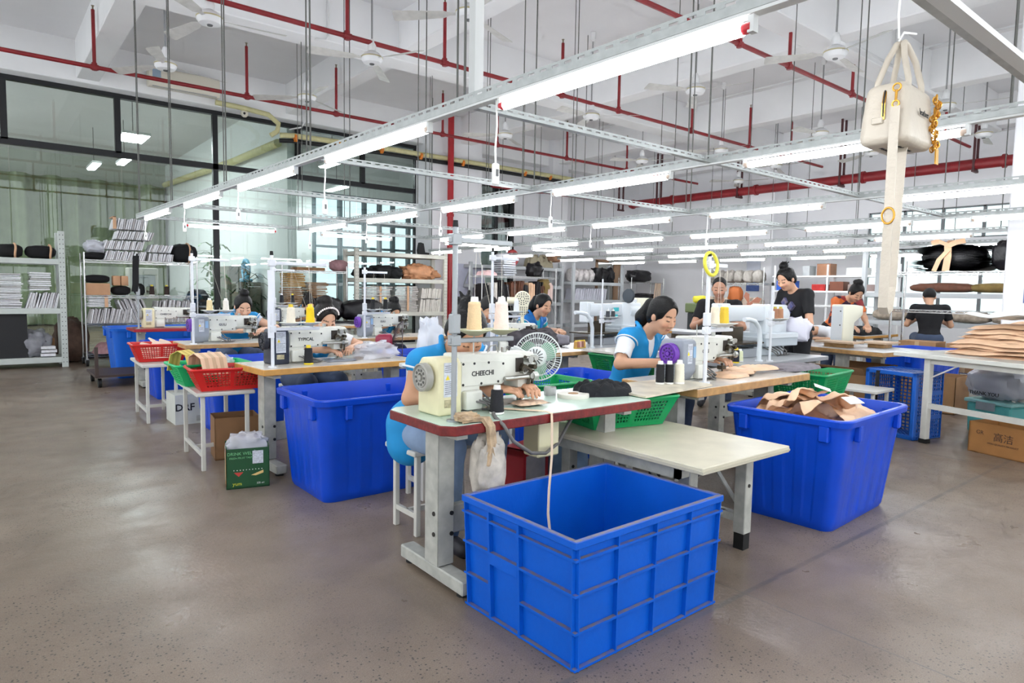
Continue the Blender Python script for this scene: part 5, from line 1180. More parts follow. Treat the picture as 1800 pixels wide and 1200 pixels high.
steel_rack('grey rack of white bags and black bags beside the door', 12.8, 14.8, 13.1, 13.65, (.5, 1.18, 1.68), 2.2, rackw, holes=False)
for i in range(4): soft('handbag_blank', '%s of four pale bag blanks on the grey rack, from the left' % ORD[i], 'bag', 12.98+.22*i, 13.35, 1.68, .22, .36, .36, M('bag_white', (206, 200, 198), .7, var=.25, scale=12), 23+i, .2, group='pale bag blanks')
for i in range(3): soft('garment_bag', '%s of three black bags on the grey rack, from the left' % ORD[i], 'bag', 13.9+.28*i, 13.35, 1.68, .3, .36, .4, blackl, 30+i, .3, group='black bags on grey rack')
sheets('sheet_stack', 'long row of pale upright sheets on the grey rack', 'stack', 13.55, 13.35, 1.18, 1.3, .4, .34, M('sheet_lilac', (200, 200, 210), .8, var=.1), 30, 55, True, .15)
wire_rack('wire rack with a black bag in front of the bright door', 15.0, 16.5, 12.9, 13.4, (.5, 1.15, 1.72), 1.85)
soft('garment_bag', 'large black bag on the wire rack before the bright door', 'bag', 15.6, 13.15, 1.72, .9, .45, .36, blackl, 34, .2)
soft('garment_bag', 'black cloth drooping from the wire rack below the large bag', 'cloth', 15.7, 13.1, 1.15, 1.0, .45, .22, blackl, 35, .3)
for i in range(4): tag(obj('strap_roll', MB().bar((15.9+.12*i, 12.85, .6), (16.1+.07*i, 12.88, 1.7), .05, .012, (0, 1, 0)), M('strap_peach', (226, 198, 170), .7)), '%s hanging peach strap beside the bright door, from the left' % ORD[i], 'strap', 'peach straps by the door')
# far right shelves
wire_rack('wire shelving with grey bag blanks on the far right wall', 14.5, 15.0, 8.4, 10.1, (.3, 1.0, 1.68), 2.05)
for i in range(6): soft('handbag_blank', '%s grey bag blank in the upper far row, from the left' % ORD[i], 'bag', 14.72, 9.95-.26*i, 1.69, .3, .26, .3, M('bag_greige', (160, 154, 146), .7, var=.3, scale=10), 40+i, .2, group='grey bag blanks')
soft('handbag_blank', 'orange handbag on the far wire shelving', 'bag', 14.6, 9.2, 1.2, .2, .34, .4, M('bag_orange', (190, 104, 50), .6), 47, .15)
for i in range(6): soft('handbag_blank', '%s ivory bag blank in the lower far row, from the left' % ORD[i], 'bag', 14.72, 9.95-.26*i, 1.005, .3, .24, .32, M('bag_ivory', (196, 178, 160), .7, var=.2), 50+i, .2, group='ivory bag blanks')
t = thing('wall_shelf', 'white two-tier shelf on the far right wall behind the standing woman', 'shelf'); 
for z in (1.2, 1.52, 1.86): obj('shelf_board', MB().b2((14.7, 5.6, z-.04), (15.1, 8.3, z)), M('shelf_white', (226, 226, 226), .5), t)
for y in (5.65, 7.0, 8.25): obj('post', MB().b2((14.72, y-.02, 0), (14.76, y+.02, 2.1)), M('shelf_white', (226, 226, 226)), t); obj('post', MB().b2((15.06, y-.02, 0), (15.1, y+.02, 2.1)), M('shelf_white', (226, 226, 226)), t)
for i, (y, z, w_, h_, c, lab) in enumerate(((8.0, 1.52, .4, .22, (30, 88, 190), 'blue box on the white wall shelf'), (7.2, 1.52, .3, .14, (190, 40, 36), 'red tray on the white wall shelf'), (7.1, 1.86, .3, .26, (150, 104, 74), 'brown carton on top of the white wall shelf'), (7.5, 1.86, .16, .22, (180, 184, 186), 'grey tin on top of the white wall shelf'), (6.4, 1.86, .4, .16, (204, 204, 200), 'pale box on top of the white wall shelf'), (6.2, 1.52, .7, .14, (150, 130, 126), 'row of small parts on the white wall shelf'), (6.8, 1.52, .3, .2, (120, 66, 44), 'brown flap box beside the red tray'))):
    tag(obj('storage_box', MB().b2((-.15, -w_/2, 0), (.15, w_/2, h_)), M('box_%d' % i, c, .6, var=.1)), lab, 'box')
    bpy.data.objects['storage_box' if i == 0 else 'storage_box.%03d' % i].location = (14.88, y, z+.002)
t = thing('green_machine', 'dark machine with an olive lid in the far middle', 'machine', (12.2, 8.35, 0)); obj('body', MB().b2((-.3, -.3, 0), (.3, .3, 1.0)), M('machine_dark', (44, 48, 50), .6), t, bev=.02); obj('lid', MB().b2((-.34, -.34, 1.0), (.34, .34, 1.2)), M('olive_lid', (110, 124, 84), .5), t, bev=.02)
soft('yellow_cloth', 'yellow cloth lump on top of the olive-lidded machine', 'cloth', 12.1, 8.45, 1.2, .3, .3, .16, M('cap_yellow', (226, 214, 50), .5), 60, .15)
tag(obj('blue_poster', MB().b2((-.005, -.19, 0), (.005, .19, .42)), M('poster_blue', (70, 96, 160), .6, var=.2, scale=20), loc=(16.28, 9.75, 1.5)), 'small blue notice on the far pillar', 'poster')
tag(obj('grey_poster', MB().b2((-.005, -.2, 0), (.005, .2, .3)), M('poster_grey', (190, 194, 206), .6), loc=(16.28, 9.75, 2.05)), 'pale notice above the small blue one', 'poster')
for i, (y, z) in enumerate(((5.9, 1.1), (5.62, 1.1))): tag(obj('wall_socket', MB().b2((-.02, -.09, -.07), (0, .09, .07)), M('socket', (160, 156, 150), .5), loc=(WX, y+1.9, z)), ('left' if i == 0 else 'right')+' wall socket on the far right wall', 'socket')
t = thing('pink_fan', 'copper-bladed fan head among the far tables', 'fan', (9.3, 5.6, 1.26), R(-30)); cop = M('blade_copper', (176, 116, 92), .45)
for k in range(4):
    a = k*pi/2+.4; obj('blade', MB().prism([(.02*cos(a+1.5), .02*sin(a+1.5)), (.16*cos(a+.35), .16*sin(a+.35)), (.2*cos(a), .2*sin(a)), (.15*cos(a-.3), .15*sin(a-.3))], 0, .006, 'XZ'), cop, t)
obj('hub', MB().cyl((0, -.03, 0), (0, .05, 0), .03, n=12), cop, t); obj('stalk', MB().cyl((0, .03, -.42), (0, .03, 0), .015, n=8), polew, t)
heap('leather_pile', 'peach leather pile on the yellow-edged middle table', 'leather', 8.55, 6.95, TH, .9, .45, .2, peach, 9)
tag(obj('carton', MB().b2((-.2, -.15, 0), (.2, .15, .13)), card, loc=(8.12, 6.78, TH+.002)), 'small brown carton on the yellow-edged middle table', 'carton')
heap('leather_pile', 'peach leather scraps beside the copper-bladed fan', 'leather', 9.1, 5.4, .842, .6, .5, .22, peach, 10)
soft('plastic_bag', 'white plastic bag near the standing woman in black', 'bag', 8.5, 5.1, .842, .4, .3, .26, M('bag_white_plastic', (226, 226, 228), .3), 61, .25)
sewing_table('plain worktable under the copper fan and leather scraps', 8.1, 4.85, 1.5, 1.3, lam_grey, edge_grey, z=.84)
heap('black_fabric', 'black fabric lying on the far right yellow-edged table', 'cloth', 11.0, 4.62, TH, .9, .4, .14, blackc, 11)
# right wire rack with black bundle
wire_rack('chrome wire rack topped by a huge black bundle near the pillar', 10.75, 11.22, 2.7, 4.12, (.35, 1.22, 1.78), 1.96, r=.018)
t = thing('leather_bundle', 'huge stack of black leather tied with a peach bow on the wire rack', 'bundle', (10.98, 3.4, 1.785))
for i in range(15):
    P = []; rnd = random.Random(i); ww, dd = .22+.03*rnd.random(), .42+.07*sin(i*.5)+.05*rnd.random()
    for j in range(9):
        v = j/4-1; row = []
        for k in range(5):
            u = k/2-1; row.append((u*ww, v*dd+.05*rnd.uniform(-1, 1)*0, .015+i*.026-.06*(abs(v)**3)*(i/15)+.012*sin(5*v+i)+.02*(abs(v) > .9)))
        P.append(row)
    g = MB().grid(P); n = len(g.v); g.add([(p[0], p[1], p[2]-.018) for p in g.v], [tuple(reversed(f)) for f in list(g.f)])
    obj('leather_sheet', g, blackl, t, smooth=40)
obj('core', lump(MB(), (0, 0, .19), (.2, .4, .18), 77, .1, fold=.1), blackl, t, smooth=60)
obj('bow_band', MB().ribbon([(-.27, .02, .0), (-.27, .0, .2), (-.24, .02, .38), (-.1, .02, .44), (.15, .02, .43)], .09, .01, (0, 1, 0)).ribbon([(-.27, .0, .3), (-.3, .1, .16), (-.29, .16, .0)], .06, .01, (0, 1, .3)).ribbon([(-.26, .0, .36), (-.29, -.1, .4), (-.27, -.2, .42)], .07, .01, (0, .3, 1)).ribbon([(-.26, .0, .36), (-.29, .12, .42), (-.26, .22, .4)], .07, .01, (0, .3, 1)), M('tie_peach', (222, 178, 142)), t)
soft('leather_bundle', 'second black bundle behind the pillar edge', 'bundle', 10.98, 2.72, 1.785, .45, .4, .42, blackl, 63, .2)
tag(obj('blue_brush', MB().b2((-.05, -.07, 0), (.05, .07, .14)), M('brush_blue', (30, 60, 170), .5), loc=(10.73, 4.2, 1.82)), 'blue and red brush head stuck on the wire rack post', 'brush')
tag(obj('yellow_strap', MB().ribbon([(10.72, 4.15, 1.75), (10.71, 4.18, 1.5), (10.72, 4.13, 1.3), (10.71, 4.15, 1.15)], .05, .012, (0, 1, 0)), M('strap_yellow', (214, 180, 60), .6)), 'yellow strap hanging on the wire rack post', 'strap')
for i, (x, y, w_, lab) in enumerate(((10.98, 3.75, .5, 'left carton on the bottom of the chrome wire rack'), (10.98, 3.15, .44, 'right carton on the bottom of the chrome wire rack'))):
    t = thing('carton', lab, 'carton', (x, y, .355)); obj('box', MB().b2((-.2, -w_/2, 0), (.2, w_/2, .4)), card, t); obj('tape', MB().b2((-.202, -.03, .0), (-.199, .03, .4)), M('tape_tan', (200, 170, 130), .3), t)
for i, (y0, c) in enumerate(((4.2, brownc), (3.3, M('olive_cloth', (130, 108, 60))))):
    soft('cloth_roll', ('brown', 'olive')[i]+' cloth roll on the back rack under the window', 'roll', 13.1, y0, 1.5, .4, 1.0, .16, c, 64+i, .06)
steel_rack('grey rack under the right-hand window with cloth rolls', 12.8, 13.4, 2.3, 5.4, (.6, .98, 1.48), 2.4, rackw, axis='y', holes=False)
for i in range(4): soft('cloth_roll', '%s beige roll from the left on the rack under the window' % ORD[i], 'roll', 13.1, 5.0-.62*i, .985, .4, .6, .2, M('roll_beige', (170, 156, 140), .85, var=.3, scale=14), 70+i, .08, group='beige rolls')
# ---------------------------------------------------------------- right-hand fabric table and what is under it
TR = thing('fabric_table', 'white steel-legged table with the peach leather pile at the right edge', 'table', (6.49, .67, 0), R(-17)); zt = .86
obj('tabletop', MB().b2((0, -.4, zt-.04), (1.35, 2.1, zt)), M('laminate_bright', (216, 216, 208), .2, var=.05), TR, bev=.004)
for x in (.07, 1.28):
    for y in (0.1, 1.77):
        lg = obj('leg', MB().b2((x-.03, y-.03, .04), (x+.03, y+.03, zt-.04)), stw, TR, bev=.003); obj('foot_pad', MB().b2((x-.035, y-.035, 0), (x+.035, y+.035, .04)), rub, lg)
obj('rail', MB().b2((.05, .1, .34), (.09, 1.77, .39)), stw, TR); obj('rail', MB().b2((1.26, .1, .34), (1.3, 1.77, .39)), stw, TR); obj('apron', MB().b2((.05, .1, zt-.09), (.08, 1.77, zt-.04)), stw, TR)
obj('brace', MB().bar((.07, 1.74, zt-.22), (.07, 1.45, zt-.06), .012), stw, TR)
hp = thing('leather_pile', 'big pile of peach leather with white paper on the right-hand table', 'leather', (7.62, 1.62, zt), R(-17))
for i in range(7):
    P = []; rnd = random.Random(40+i); n = 18
    for j in range(n+1):
        row = []
        for k in range(n+1):
            u, v = 2*k/n-1, 2*j/n-1; q = Vector((u*1.5+i, v*1.5, i*2.))
            sc = 1-.045*i; e = max(abs(u), abs(v))
            row.append(((u*.52+.05*noise.noise(q)+.03*rnd.random()*(e > .95))*sc, (v*.62+.06*noise.noise(q+Vector((9, 0, 0))))*sc, .02+.048*i+.035*noise.noise(q*1.3)-(.05*(e**6))))
        P.append(row)
    g = MB().grid(P); g.add([(p[0], p[1], p[2]-.035) for p in g.v], [tuple(reversed(f)) for f in list(g.f)])
    obj('leather_sheet', g, peach, hp, smooth=50)
for i, (a, b, z_) in enumerate(((-.1, .05, .385), (.1, -.2, .36))):
    P = [[(-.42+a+.5*k/8, -.3+b+.62*j/8, z_+.03*sin(j*.9+i)*.6+.02*sin(k)) for k in range(9)] for j in range(9)]; g = MB().grid(P); g.add([(p[0], p[1], p[2]-.004) for p in g.v], [tuple(reversed(f)) for f in list(g.f)])
    obj('paper_sheet', g, M('paper_bright', (232, 230, 224), .6), hp, smooth=50)
# tall blue mesh crate on its side
def side_crate(label, x, y, z, w, d, h, rz, mat, dep=.42):
    t = thing('mesh_crate', label, 'crate', (x, y, z), rz)
    obj('frame', MB().b2((0, 0, 0), (.05, .04, h)).b2((0, w-.04, 0), (.05, w, h)).b2((0, 0, 0), (.05, w, .04)).b2((0, 0, h-.04), (.05, w, h)), mat, t, bev=.004)
    obj('back_grid', MB().lattice((dep, 0, 0), (dep, w, 0), (dep, w, h), (dep, 0, h), 12, 18, .012, .008), mat, t)
    obj('side_grid', MB().lattice((.02, .01, 0), (dep, .01, 0), (dep, .01, h), (.02, .01, h), 12, 18, .012, .008).b2((.05, .0, h*.3), (dep, .012, h*.36)).b2((.05, .0, h*.66), (dep, .012, h*.72)), mat, t)
    obj('side_grid', MB().lattice((.02, w-.01, 0), (dep, w-.01, 0), (dep, w-.01, h), (.02, w-.01, h), 12, 18, .012, .008), mat, t)
    obj('end_panel', MB().lattice((.02, 0, .01), (dep, 0, .01), (dep, w, .01), (.02, w, .01), 9, 12, .02, .008), mat, t)
    obj('end_panel', MB().lattice((.02, 0, h-.01), (dep, 0, h-.01), (dep, w, h-.01), (.02, w, h-.01), 9, 12, .02, .008), mat, t)
    return t
side_crate('tall blue mesh crate standing on its side by the right-hand table', 7.06, 2.44, 0, .54, .42, .66, R(-14), M('mesh_blue', (22, 94, 190), .4, var=.06))
tag(obj('black_strap', MB().ribbon([(7.05, 2.78, .66), (7.03, 2.78, .66), (7.02, 2.78, .5), (7.02, 2.79, .32)], .035, .005, (0, 1, 0)), blackc), 'black strap hanging over the tall blue mesh crate', 'strap')
t = thing('cool_box', 'teal lidded storage box under the right-hand table', 'box', (8.05, 1.98, 0), R(-17)); obj('body', MB().box((.2, .1, .16), (.5, .42, .32), taper=(1.06, 1.06)), M('teal_box', (92, 178, 176), .45), t, bev=.02); obj('lid', MB().box((.2, .1, .34), (.56, .48, .04)), M('teal_lid', (150, 206, 204), .45), t, bev=.01); obj('latch', MB().b2((-.1, .02, .26), (-.08, .2, .34)), M('latch_grey', (140, 150, 156), .5), t)
t = thing('shopping_bag', 'clear plastic THANK YOU bag resting on the teal box', 'bag', (8.2, 2.0, .362), R(-17)); obj('film', lump(MB(), (0, .05, .17), (.24, .26, .17), 80, .2, fold=.2), film_mat('bag_film', (210, 214, 226), .62), t, smooth=60)
obj('contents', lump(MB(), (0.02, .05, .13), (.18, .2, .12), 81, .25), M('bag_contents', (176, 180, 190), .7, var=.3, scale=9), t, smooth=60); lettering('bag_print', 'THANK YOU', .05, inkm, t, (-.262, .05, .07), (0, -1, 0), (0, 0, 1), bold=.001)
t = thing('carton', 'brown carton with printed characters on the floor at the right edge', 'carton', (7.07, 1.98, 0), R(-17)); obj('box', MB().b2((0, -.62, 0), (.012, 0, .28)).b2((.4, -.62, 0), (.412, 0, .28)).b2((0, -.012, 0), (.41, 0, .28)).b2((0, -.62, 0), (.41, -.608, .28)).b2((0, -.62, 0), (.41, 0, .01)), M('carton_brown', (166, 116, 64), .75, var=.1, scale=6), t)
lettering('carton_print', '高洁', .085, M('print_brown', (84, 60, 48), .7), t, (-.001, -.3, .165), (0, -1, 0), (0, 0, 1)); lettering('carton_logo', 'GR', .05, M('print_brown', (84, 60, 48), .7), t, (-.001, -.1, .19), (0, -1, 0), (0, 0, 1)); lettering('carton_line', 'HIGH QUALITY PRODUCT', .022, M('print_brown', (84, 60, 48), .7), t, (-.001, -.3, .105), (0, -1, 0), (0, 0, 1))
soft('leather_scrap', 'peach scrap dropping over the right edge of the brown carton', 'leather', 7.0, 1.3, .2, .2, .2, .12, peach, 82, .3)
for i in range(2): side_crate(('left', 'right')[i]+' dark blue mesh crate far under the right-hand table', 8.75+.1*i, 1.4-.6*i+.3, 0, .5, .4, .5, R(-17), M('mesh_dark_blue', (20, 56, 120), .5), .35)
# cartons under and behind the tables
def carton(label, x, y, z, sx, sy, sz, rz=0., mat=None, flaps=False):
    t = thing('carton', label, 'carton', (x, y, z), rz); mat = mat or card; e = .006
    obj('box', MB().b2((-sx/2, -sy/2, 0), (-sx/2+e, sy/2, sz)).b2((sx/2-e, -sy/2, 0), (sx/2, sy/2, sz)).b2((-sx/2, -sy/2, 0), (sx/2, -sy/2+e, sz)).b2((-sx/2, sy/2-e, 0), (sx/2, sy/2, sz)).b2((-sx/2, -sy/2, 0), (sx/2, sy/2, .01)), mat, t)
    if flaps:
        obj('flap', MB().bar((0, -sy/2, sz), (0, -sy/2-.1, sz+.03), sx*.96, .004), mat, t); obj('flap', MB().bar((-sx/2, 0, sz), (-sx/2-.06, 0, sz+.08), sy*.95, .004), mat, t); obj('flap', MB().bar((sx/2, 0, sz), (sx/2+.05, 0, sz+.09), sy*.95, .004), mat, t)
    return t
carton('large open brown carton behind the small white stool on the right', 8.0, 3.45, 0, .6, .7, .52, R(-8), flaps=True)
carton('brown carton deep behind the large open one', 9.3, 3.0, 0, .5, .6, .45)
carton('open brown carton behind the green beverage box', 1.62, 5.62, 0, .34, .28, .34, R(-8), cardd)
carton('brown carton under the middle background table', 8.6, 6.4, 0, .9, .4, .6)
tag(obj('white_box', MB().b2((-.14, -.2, 0), (.14, .2, .3)), M('carton_white', (206, 208, 200), .6, var=.05), loc=(1.63, 7.5-.16, 0)), 'white printed carton under the brown-edged table', 'carton')
o = lettering('carton_lettering', 'DRF', .1, inkm, bpy.data.objects['white_box'], (-.05, -.2015, .17), (1, 0, 0), (0, 0, 1), bold=.002)
# green beverage carton
t = thing('beverage_carton', 'dark green printed carton stuffed with plastic film beside the table leg', 'carton', (1.44, 4.72, 0), R(-14)); grn = M('carton_green', (14, 74, 36), .5, var=.1)
obj('box', MB().b2((-.14, -.1, 0), (.14, -.094, .28)).b2((-.14, .094, 0), (.14, .1, .3)).b2((-.14, -.1, 0), (-.134, .1, .29)).b2((.134, -.1, 0), (.14, .1, .29)).b2((-.14, -.1, 0), (.14, .1, .01)), grn, t)
obj('side_art', MB().b2((-.1415, -.095, .02), (-.1402, -.05, .28)), M('art_red', (170, 44, 36), .5), t); obj('side_art', MB().b2((-.1415, -.045, .02), (-.1402, .0, .26)), M('art_yellow', (190, 180, 60), .5, var=.3, scale=20), t); obj('side_art', MB().b2((-.1415, .005, .03), (-.1402, .09, .27)), M('art_pale', (190, 206, 180), .5, var=.3, scale=20), t)
obj('shipping_label', MB().b2((.03, -.1025, .17), (.1, -.1005, .26)), M('label_white', (206, 210, 214), .6, var=.25, scale=90), t)
mb = MB()
for k in range(10): mb.cyl((-.09+.02*k, -.1015, .13), (-.09+.02*k, -.1, .13), .0035, n=6)
obj('dot_row', mb, M('print_white', (220, 224, 214), .6), t)
lettering('print_block', 'DRINK WELL', .03, M('print_pale_green', (120, 190, 130), .6), t, (-.045, -.1015, .245), (1, 0, 0), (0, 0, 1)); lettering('print_block', 'FRESH FRUIT TASTE', .018, M('print_pale_green', (120, 190, 130), .6), t, (-.04, -.1015, .215), (1, 0, 0), (0, 0, 1))
obj('badge', MB().prism([(-.09, .115), (-.03, .115), (-.06, .085)], -.1015, -.1, 'XZ'), M('badge_red', (190, 60, 50), .6), t); obj('badge', MB().prism([(.02, .09), (.1, .12), (.1, .1), (.05, .085)], -.1015, -.1, 'XZ'), M('badge_orange', (226, 190, 120), .6), t)
lettering('print_block', 'yum', .035, M('print_yellow', (210, 206, 50), .6), t, (-.07, -.1015, .035), (1, 0, 0), (0, 0, 1)); lettering('print_block', '330 ml', .018, M('print_white', (220, 224, 214)), t, (.08, -.1015, .03), (1, 0, 0), (0, 0, 1))
soft('plastic_film', 'crumpled clear plastic film bulging out of the green carton', 'plastic', 1.44, 4.72, .2, .24, .17, .16, clear, 85, .35, R(-14), fold=.3)
# things on tables
soft('plastic_bag', 'clear plastic bag behind the shoulder of the woman at the green table', 'bag', 2.36, 3.78, .9, .14, .14, .3, film_mat('bag_film2', (226, 228, 236), .7), 86, .35)
st2 = stool('white stand carrying the clear plastic bag in the middle', 2.2, 3.62, .34, .3, .9)
soft('plastic_bag', 'crumpled clear plastic at the right end of the yellow-edged table', 'plastic', 2.66, 5.12, TH, .34, .28, .13, clear, 87, .4, fold=.3)
soft('plastic_bag', 'clear plastic sheet bunched over the red and green baskets', 'plastic', 1.5, 5.74, .612, .3, .24, .2, clear, 88, .4, fold=.3)
heap('black_cloth', 'crumpled black garment beside the white tape roll', 'cloth', 2.86, 2.66, TH, .34, .24, .075, M('black_knit', (26, 28, 32), .9, var=.2, scale=20, bump=.2), 12, R(-20))
t = thing('tape_roll', 'flat white tape roll lying on the green table', 'tape', (2.62, 2.66, TH)); obj('roll', MB().lathe([(.03, .0), (.09, .0), (.092, .01), (.09, .022), (.03, .022), (.03, .0)], n=30), M('tape_white', (226, 222, 210), .5), t, smooth=40); obj('core', MB().lathe([(.02, 0), (.03, 0), (.03, .024), (.02, .024)], n=20), card, t)
tag(obj('leather_strip', MB().ribbon([(1.98, 2.64, .808), (2.06, 2.55, .806), (2.14, 2.44, .807), (2.17, 2.385, .807), (2.18, 2.36, .8), (2.175, 2.352, .76), (2.15, 2.32, .6), (2.09, 2.27, .45), (2.06, 2.24, .35), (2.05, 2.2, .2)], .026, .003, (.9, .45, 0)), M('strip_peach', (232, 206, 178), .6)), 'long peach leather strip hanging from the green table into the blue crate', 'strip')
t = thing('pin_jar', 'small glass jar behind the needle of the foreground machine', 'jar', (2.56, 2.79, TH)); obj('glass', MB().lathe([(.0, 0), (.035, .0), (.038, .04), (.034, .05), (.03, .045), (.03, .006), (0, .006)], n=18), film_mat('jar_glass', (206, 206, 206), .5), t, smooth=40); obj('contents', MB().cyl((0, 0, .006), (0, 0, .03), .028, n=12), M('pins', (120, 96, 80), .5), t)
heap('leather_piece', 'small leather parts under the needle of the foreground machine', 'leather', 2.24, 2.6, TH+.011, .2, .12, .015, M('peach_thin', (222, 192, 164), .6, var=.3, scale=30), 13, n=16, rim=.004)
heap('leather_piece', 'grey strap being sewn on the yellow-edged table', 'leather', 2.3, 5.05, TH+.002, .26, .1, .015, M('strap_grey', (128, 132, 140), .5), 14, n=16, rim=.004)
soft('dust_bag', 'dirty white bag tied with rag to the foreground table leg', 'bag', 1.83, 2.41, .42, .14, .12, .3, M('bag_dirty', (196, 188, 176), .6, var=.3, scale=14, bump=.3, bscale=15), 89, .3, fold=.35)
tag(obj('tied_rag', lump(MB().ribbon([(1.72, 2.4, .815), (1.78, 2.37, .815), (1.8, 2.358, .78), (1.81, 2.355, .68), (1.8, 2.36, .6)], .05, .02, (.9, .3, 0)), (1.71, 2.42, .822), (.06, .04, .02), 90, .4), M('rag_tan', (190, 164, 132), .85, var=.3, scale=30, bump=.3, bscale=25)), 'knotted tan rag tied around the foot of the tall grey stand', 'rag')
t = thing('thread_waste', 'cream switch box under the green table', 'box', (2.3, 2.55, .54)); obj('case', MB().b2((-.09, -.06, 0), (.06, .06, .2)), creamm, t, bev=.008); obj('cover', MB().b2((-.095, -.062, .02), (-.089, .05, .18)), M('box_tan', (168, 158, 126), .5), t); obj('bracket', MB().b2((-.03, -.03, .2), (.03, .03, .22)), legm, t)
t = thing('paper_bag', 'white shopping bag with red edges on the floor under the green table', 'bag', (2.6, 3.05, 0), R(15)); obj('body', MB().box((0, 0, .22), (.26, .16, .44)), M('bag_print', (176, 172, 176), .5, var=.2, scale=10), t, bev=.01); obj('red_edge', MB().b2((-.135, -.085, 0), (-.11, .085, .45)).b2((.11, -.085, 0), (.135, .085, .45)).b2((-.135, -.085, .41), (.135, .085, .45)), M('bag_red', (170, 24, 36), .5), t)
soft('cloth_sack', 'pale denim-blue sack beside the red-edged bag under the table', 'sack', 2.95, 3.1, 0, .34, .3, .5, M('denim_pale', (120, 144, 172), .85, var=.15, scale=9), 91, .15)
t = thing('power_socket', 'white socket box under the green table', 'socket', (2.78, 2.88, .62)); obj('case', MB().b2((-.1, -.02, 0), (.1, .02, .12)), sw_m, t, bev=.005); obj('bracket', MB().b2((-.02, -.01, .11), (.02, .01, .14)), legm, t)
# T5 cloth and leather
for i, (x, y, w_, d_, rz) in enumerate(((4.28, 2.72, .34, .22, 5), (4.5, 2.78, .3, .24, 25), (4.7, 2.74, .34, .2, -8))):
    heap('leather_piece', ('left', 'middle', 'right')[i]+' flat peach leather piece on the tan-edged table', 'leather', x, y, TH+.002+.012*i, w_, d_, .03, peach, 15+i, R(rz), n=22, rim=.006, flat=.6)
heap('cloth_sheet', 'grey cloth spread over the end of the tan-edged table', 'cloth', 5.22, 2.72, TH+.002, .62, .3, .03, M('grey_lilac_cloth', (128, 122, 128), .85, var=.15, scale=12), 18, R(4), n=24, rim=.008, flat=.7)
bp_ = thing('leather_pile', 'crumpled peach leather pieces filling the blue bin on the right', 'leather', (4.28, 2.05, .60), R(3))
for i, (px_, py_, pw_, pd_, ra, tx, ty, zz) in enumerate(((-.2, .05, .42, .5, .3, .25, .2, .02), (.15, .08, .46, .46, -.5, -.2, .3, .03), (.0, -.12, .5, .36, .1, .35, -.1, .04), (-.22, -.1, .36, .34, .9, .3, .35, .09), (.22, -.1, .38, .36, .4, .1, -.4, .08), (-.05, .14, .42, .3, -.3, -.45, .15, .13), (.12, .02, .36, .3, .8, .3, .3, .14), (-.16, .12, .28, .34, 1.2, -.1, .6, .17))):
    P = []; n = 18; Mr = Matrix.Rotation(ra, 3, 'Z') @ Matrix.Rotation(ty, 3, 'Y') @ Matrix.Rotation(tx, 3, 'X')
    for j in range(n+1):
        row = []
        for k in range(n+1):
            u, v = 2*k/n-1, 2*j/n-1; q = Vector((u*1.1+i*3.7, v*1.1, i*1.3)); rr = (u*u+v*v)**.5; wob = 1+.18*noise.noise(Vector((u*2, v*2, i*5.)))
            p = Mr @ Vector((u*pw_/2*wob, v*pd_/2*wob, .09*noise.noise(q)+.035*noise.noise(q*2.4)-.05*rr*rr)); row.append((p.x+px_, p.y+py_, p.z+zz))
        P.append(row)
    g = MB().grid(P); g.add([(p[0], p[1], p[2]-.004) for p in g.v], [tuple(reversed(f)) for f in list(g.f)])
    obj('leather_sheet', g, peach, bp_, smooth=60)
tag(obj('paper_tag', MB().box((0, 0, 0), (.14, .1, .004), rz=.5, rx=.3), M('paper_bright', (232, 230, 224)), loc=(4.22, 2.0, .81)), 'white paper tag among the peach leather in the bin', 'paper')
tag(obj('paper_tag', MB().box((0, 0, 0), (.12, .08, .004), rz=-.3, rx=.4), M('paper_bright', (232, 230, 224)), loc=(4.25, 1.82, .75)), 'smaller white paper tag at the front of the leather bin', 'paper')
# baskets' contents
def strips(label, x, y, z, n, L, col, rz, arch=.1, w=.03):
    t = thing('strip_bundle', label, 'strips', (x, y, z), rz)
    for i in range(n):
        o = (i-n/2)*w*.9; obj('strip', MB().ribbon([(o, -L/2, 0), (o*1.05, -L/3, arch*.8), (o*1.1, 0, arch), (o*1.05, L/3, arch*.8), (o, L/2, .0)], w, .006, (1, .0, 0)), M('strip_%d_%d' % (col[0], i % 2), tuple(max(0, c-24*(i % 2)) for c in col), .65), t)
strips('peach and cream strap strips arched over the near red basket', 1.38, 5.42, .72, 7, .3, (224, 192, 160), R(10), .16)
strips('yellow strap strips sticking out of the green basket', 1.27, 5.72, .72, 5, .2, (214, 190, 100), R(40), .16, .028)
heap('leather_pile', 'small reddish leather parts inside the near red basket', 'leather', 1.58, 5.36, .62, .3, .2, .1, M('leather_rust', (176, 92, 64), .7, var=.3, scale=20), 20, n=20)
for i, (x, y, rz) in enumerate(((1.36, 7.72, .2), (1.46, 7.66, -.4), (1.54, 7.74, .5), (1.44, 7.8, .9))): tag(obj('leather_tab', MB().prism(rrect(.15, .11, .03, 3), 0, .012, 'XY').mesh('leather_tab'), M('tab_pale', (232, 206, 186), .6), loc=(x, y, .74+.015*i)), '%s pale leather tab on top of the far red basket' % ORD[i], 'leather', 'pale leather tabs'); bpy.data.objects['leather_tab' if i == 0 else 'leather_tab.%03d' % i].rotation_euler = (.7, .3, rz)
heap('leather_pile', 'flat pale leather offcuts filling the far red basket', 'leather', 1.47, 7.72, .64, .42, .28, .1, M('tab_pale', (232, 206, 186)), 21, n=20)
tag(obj('folded_fabric', lump(MB(), (0, 0, .11), (.3, .18, .11), 92, .25, fold=.3), M('dark_sheer', (66, 60, 66), .6, var=.4, scale=12), loc=(4.3, 5.05, TH), smooth=60), 'dark sheer garment draped over the table beside the cream tower fan', 'garment')
soft('grey_garment', 'grey lilac garment on the lap of the woman in teal', 'garment', 5.0, 5.55, .775, .6, .4, .14, M('grey_lilac', (140, 136, 146), .7, var=.2), 93, .2)
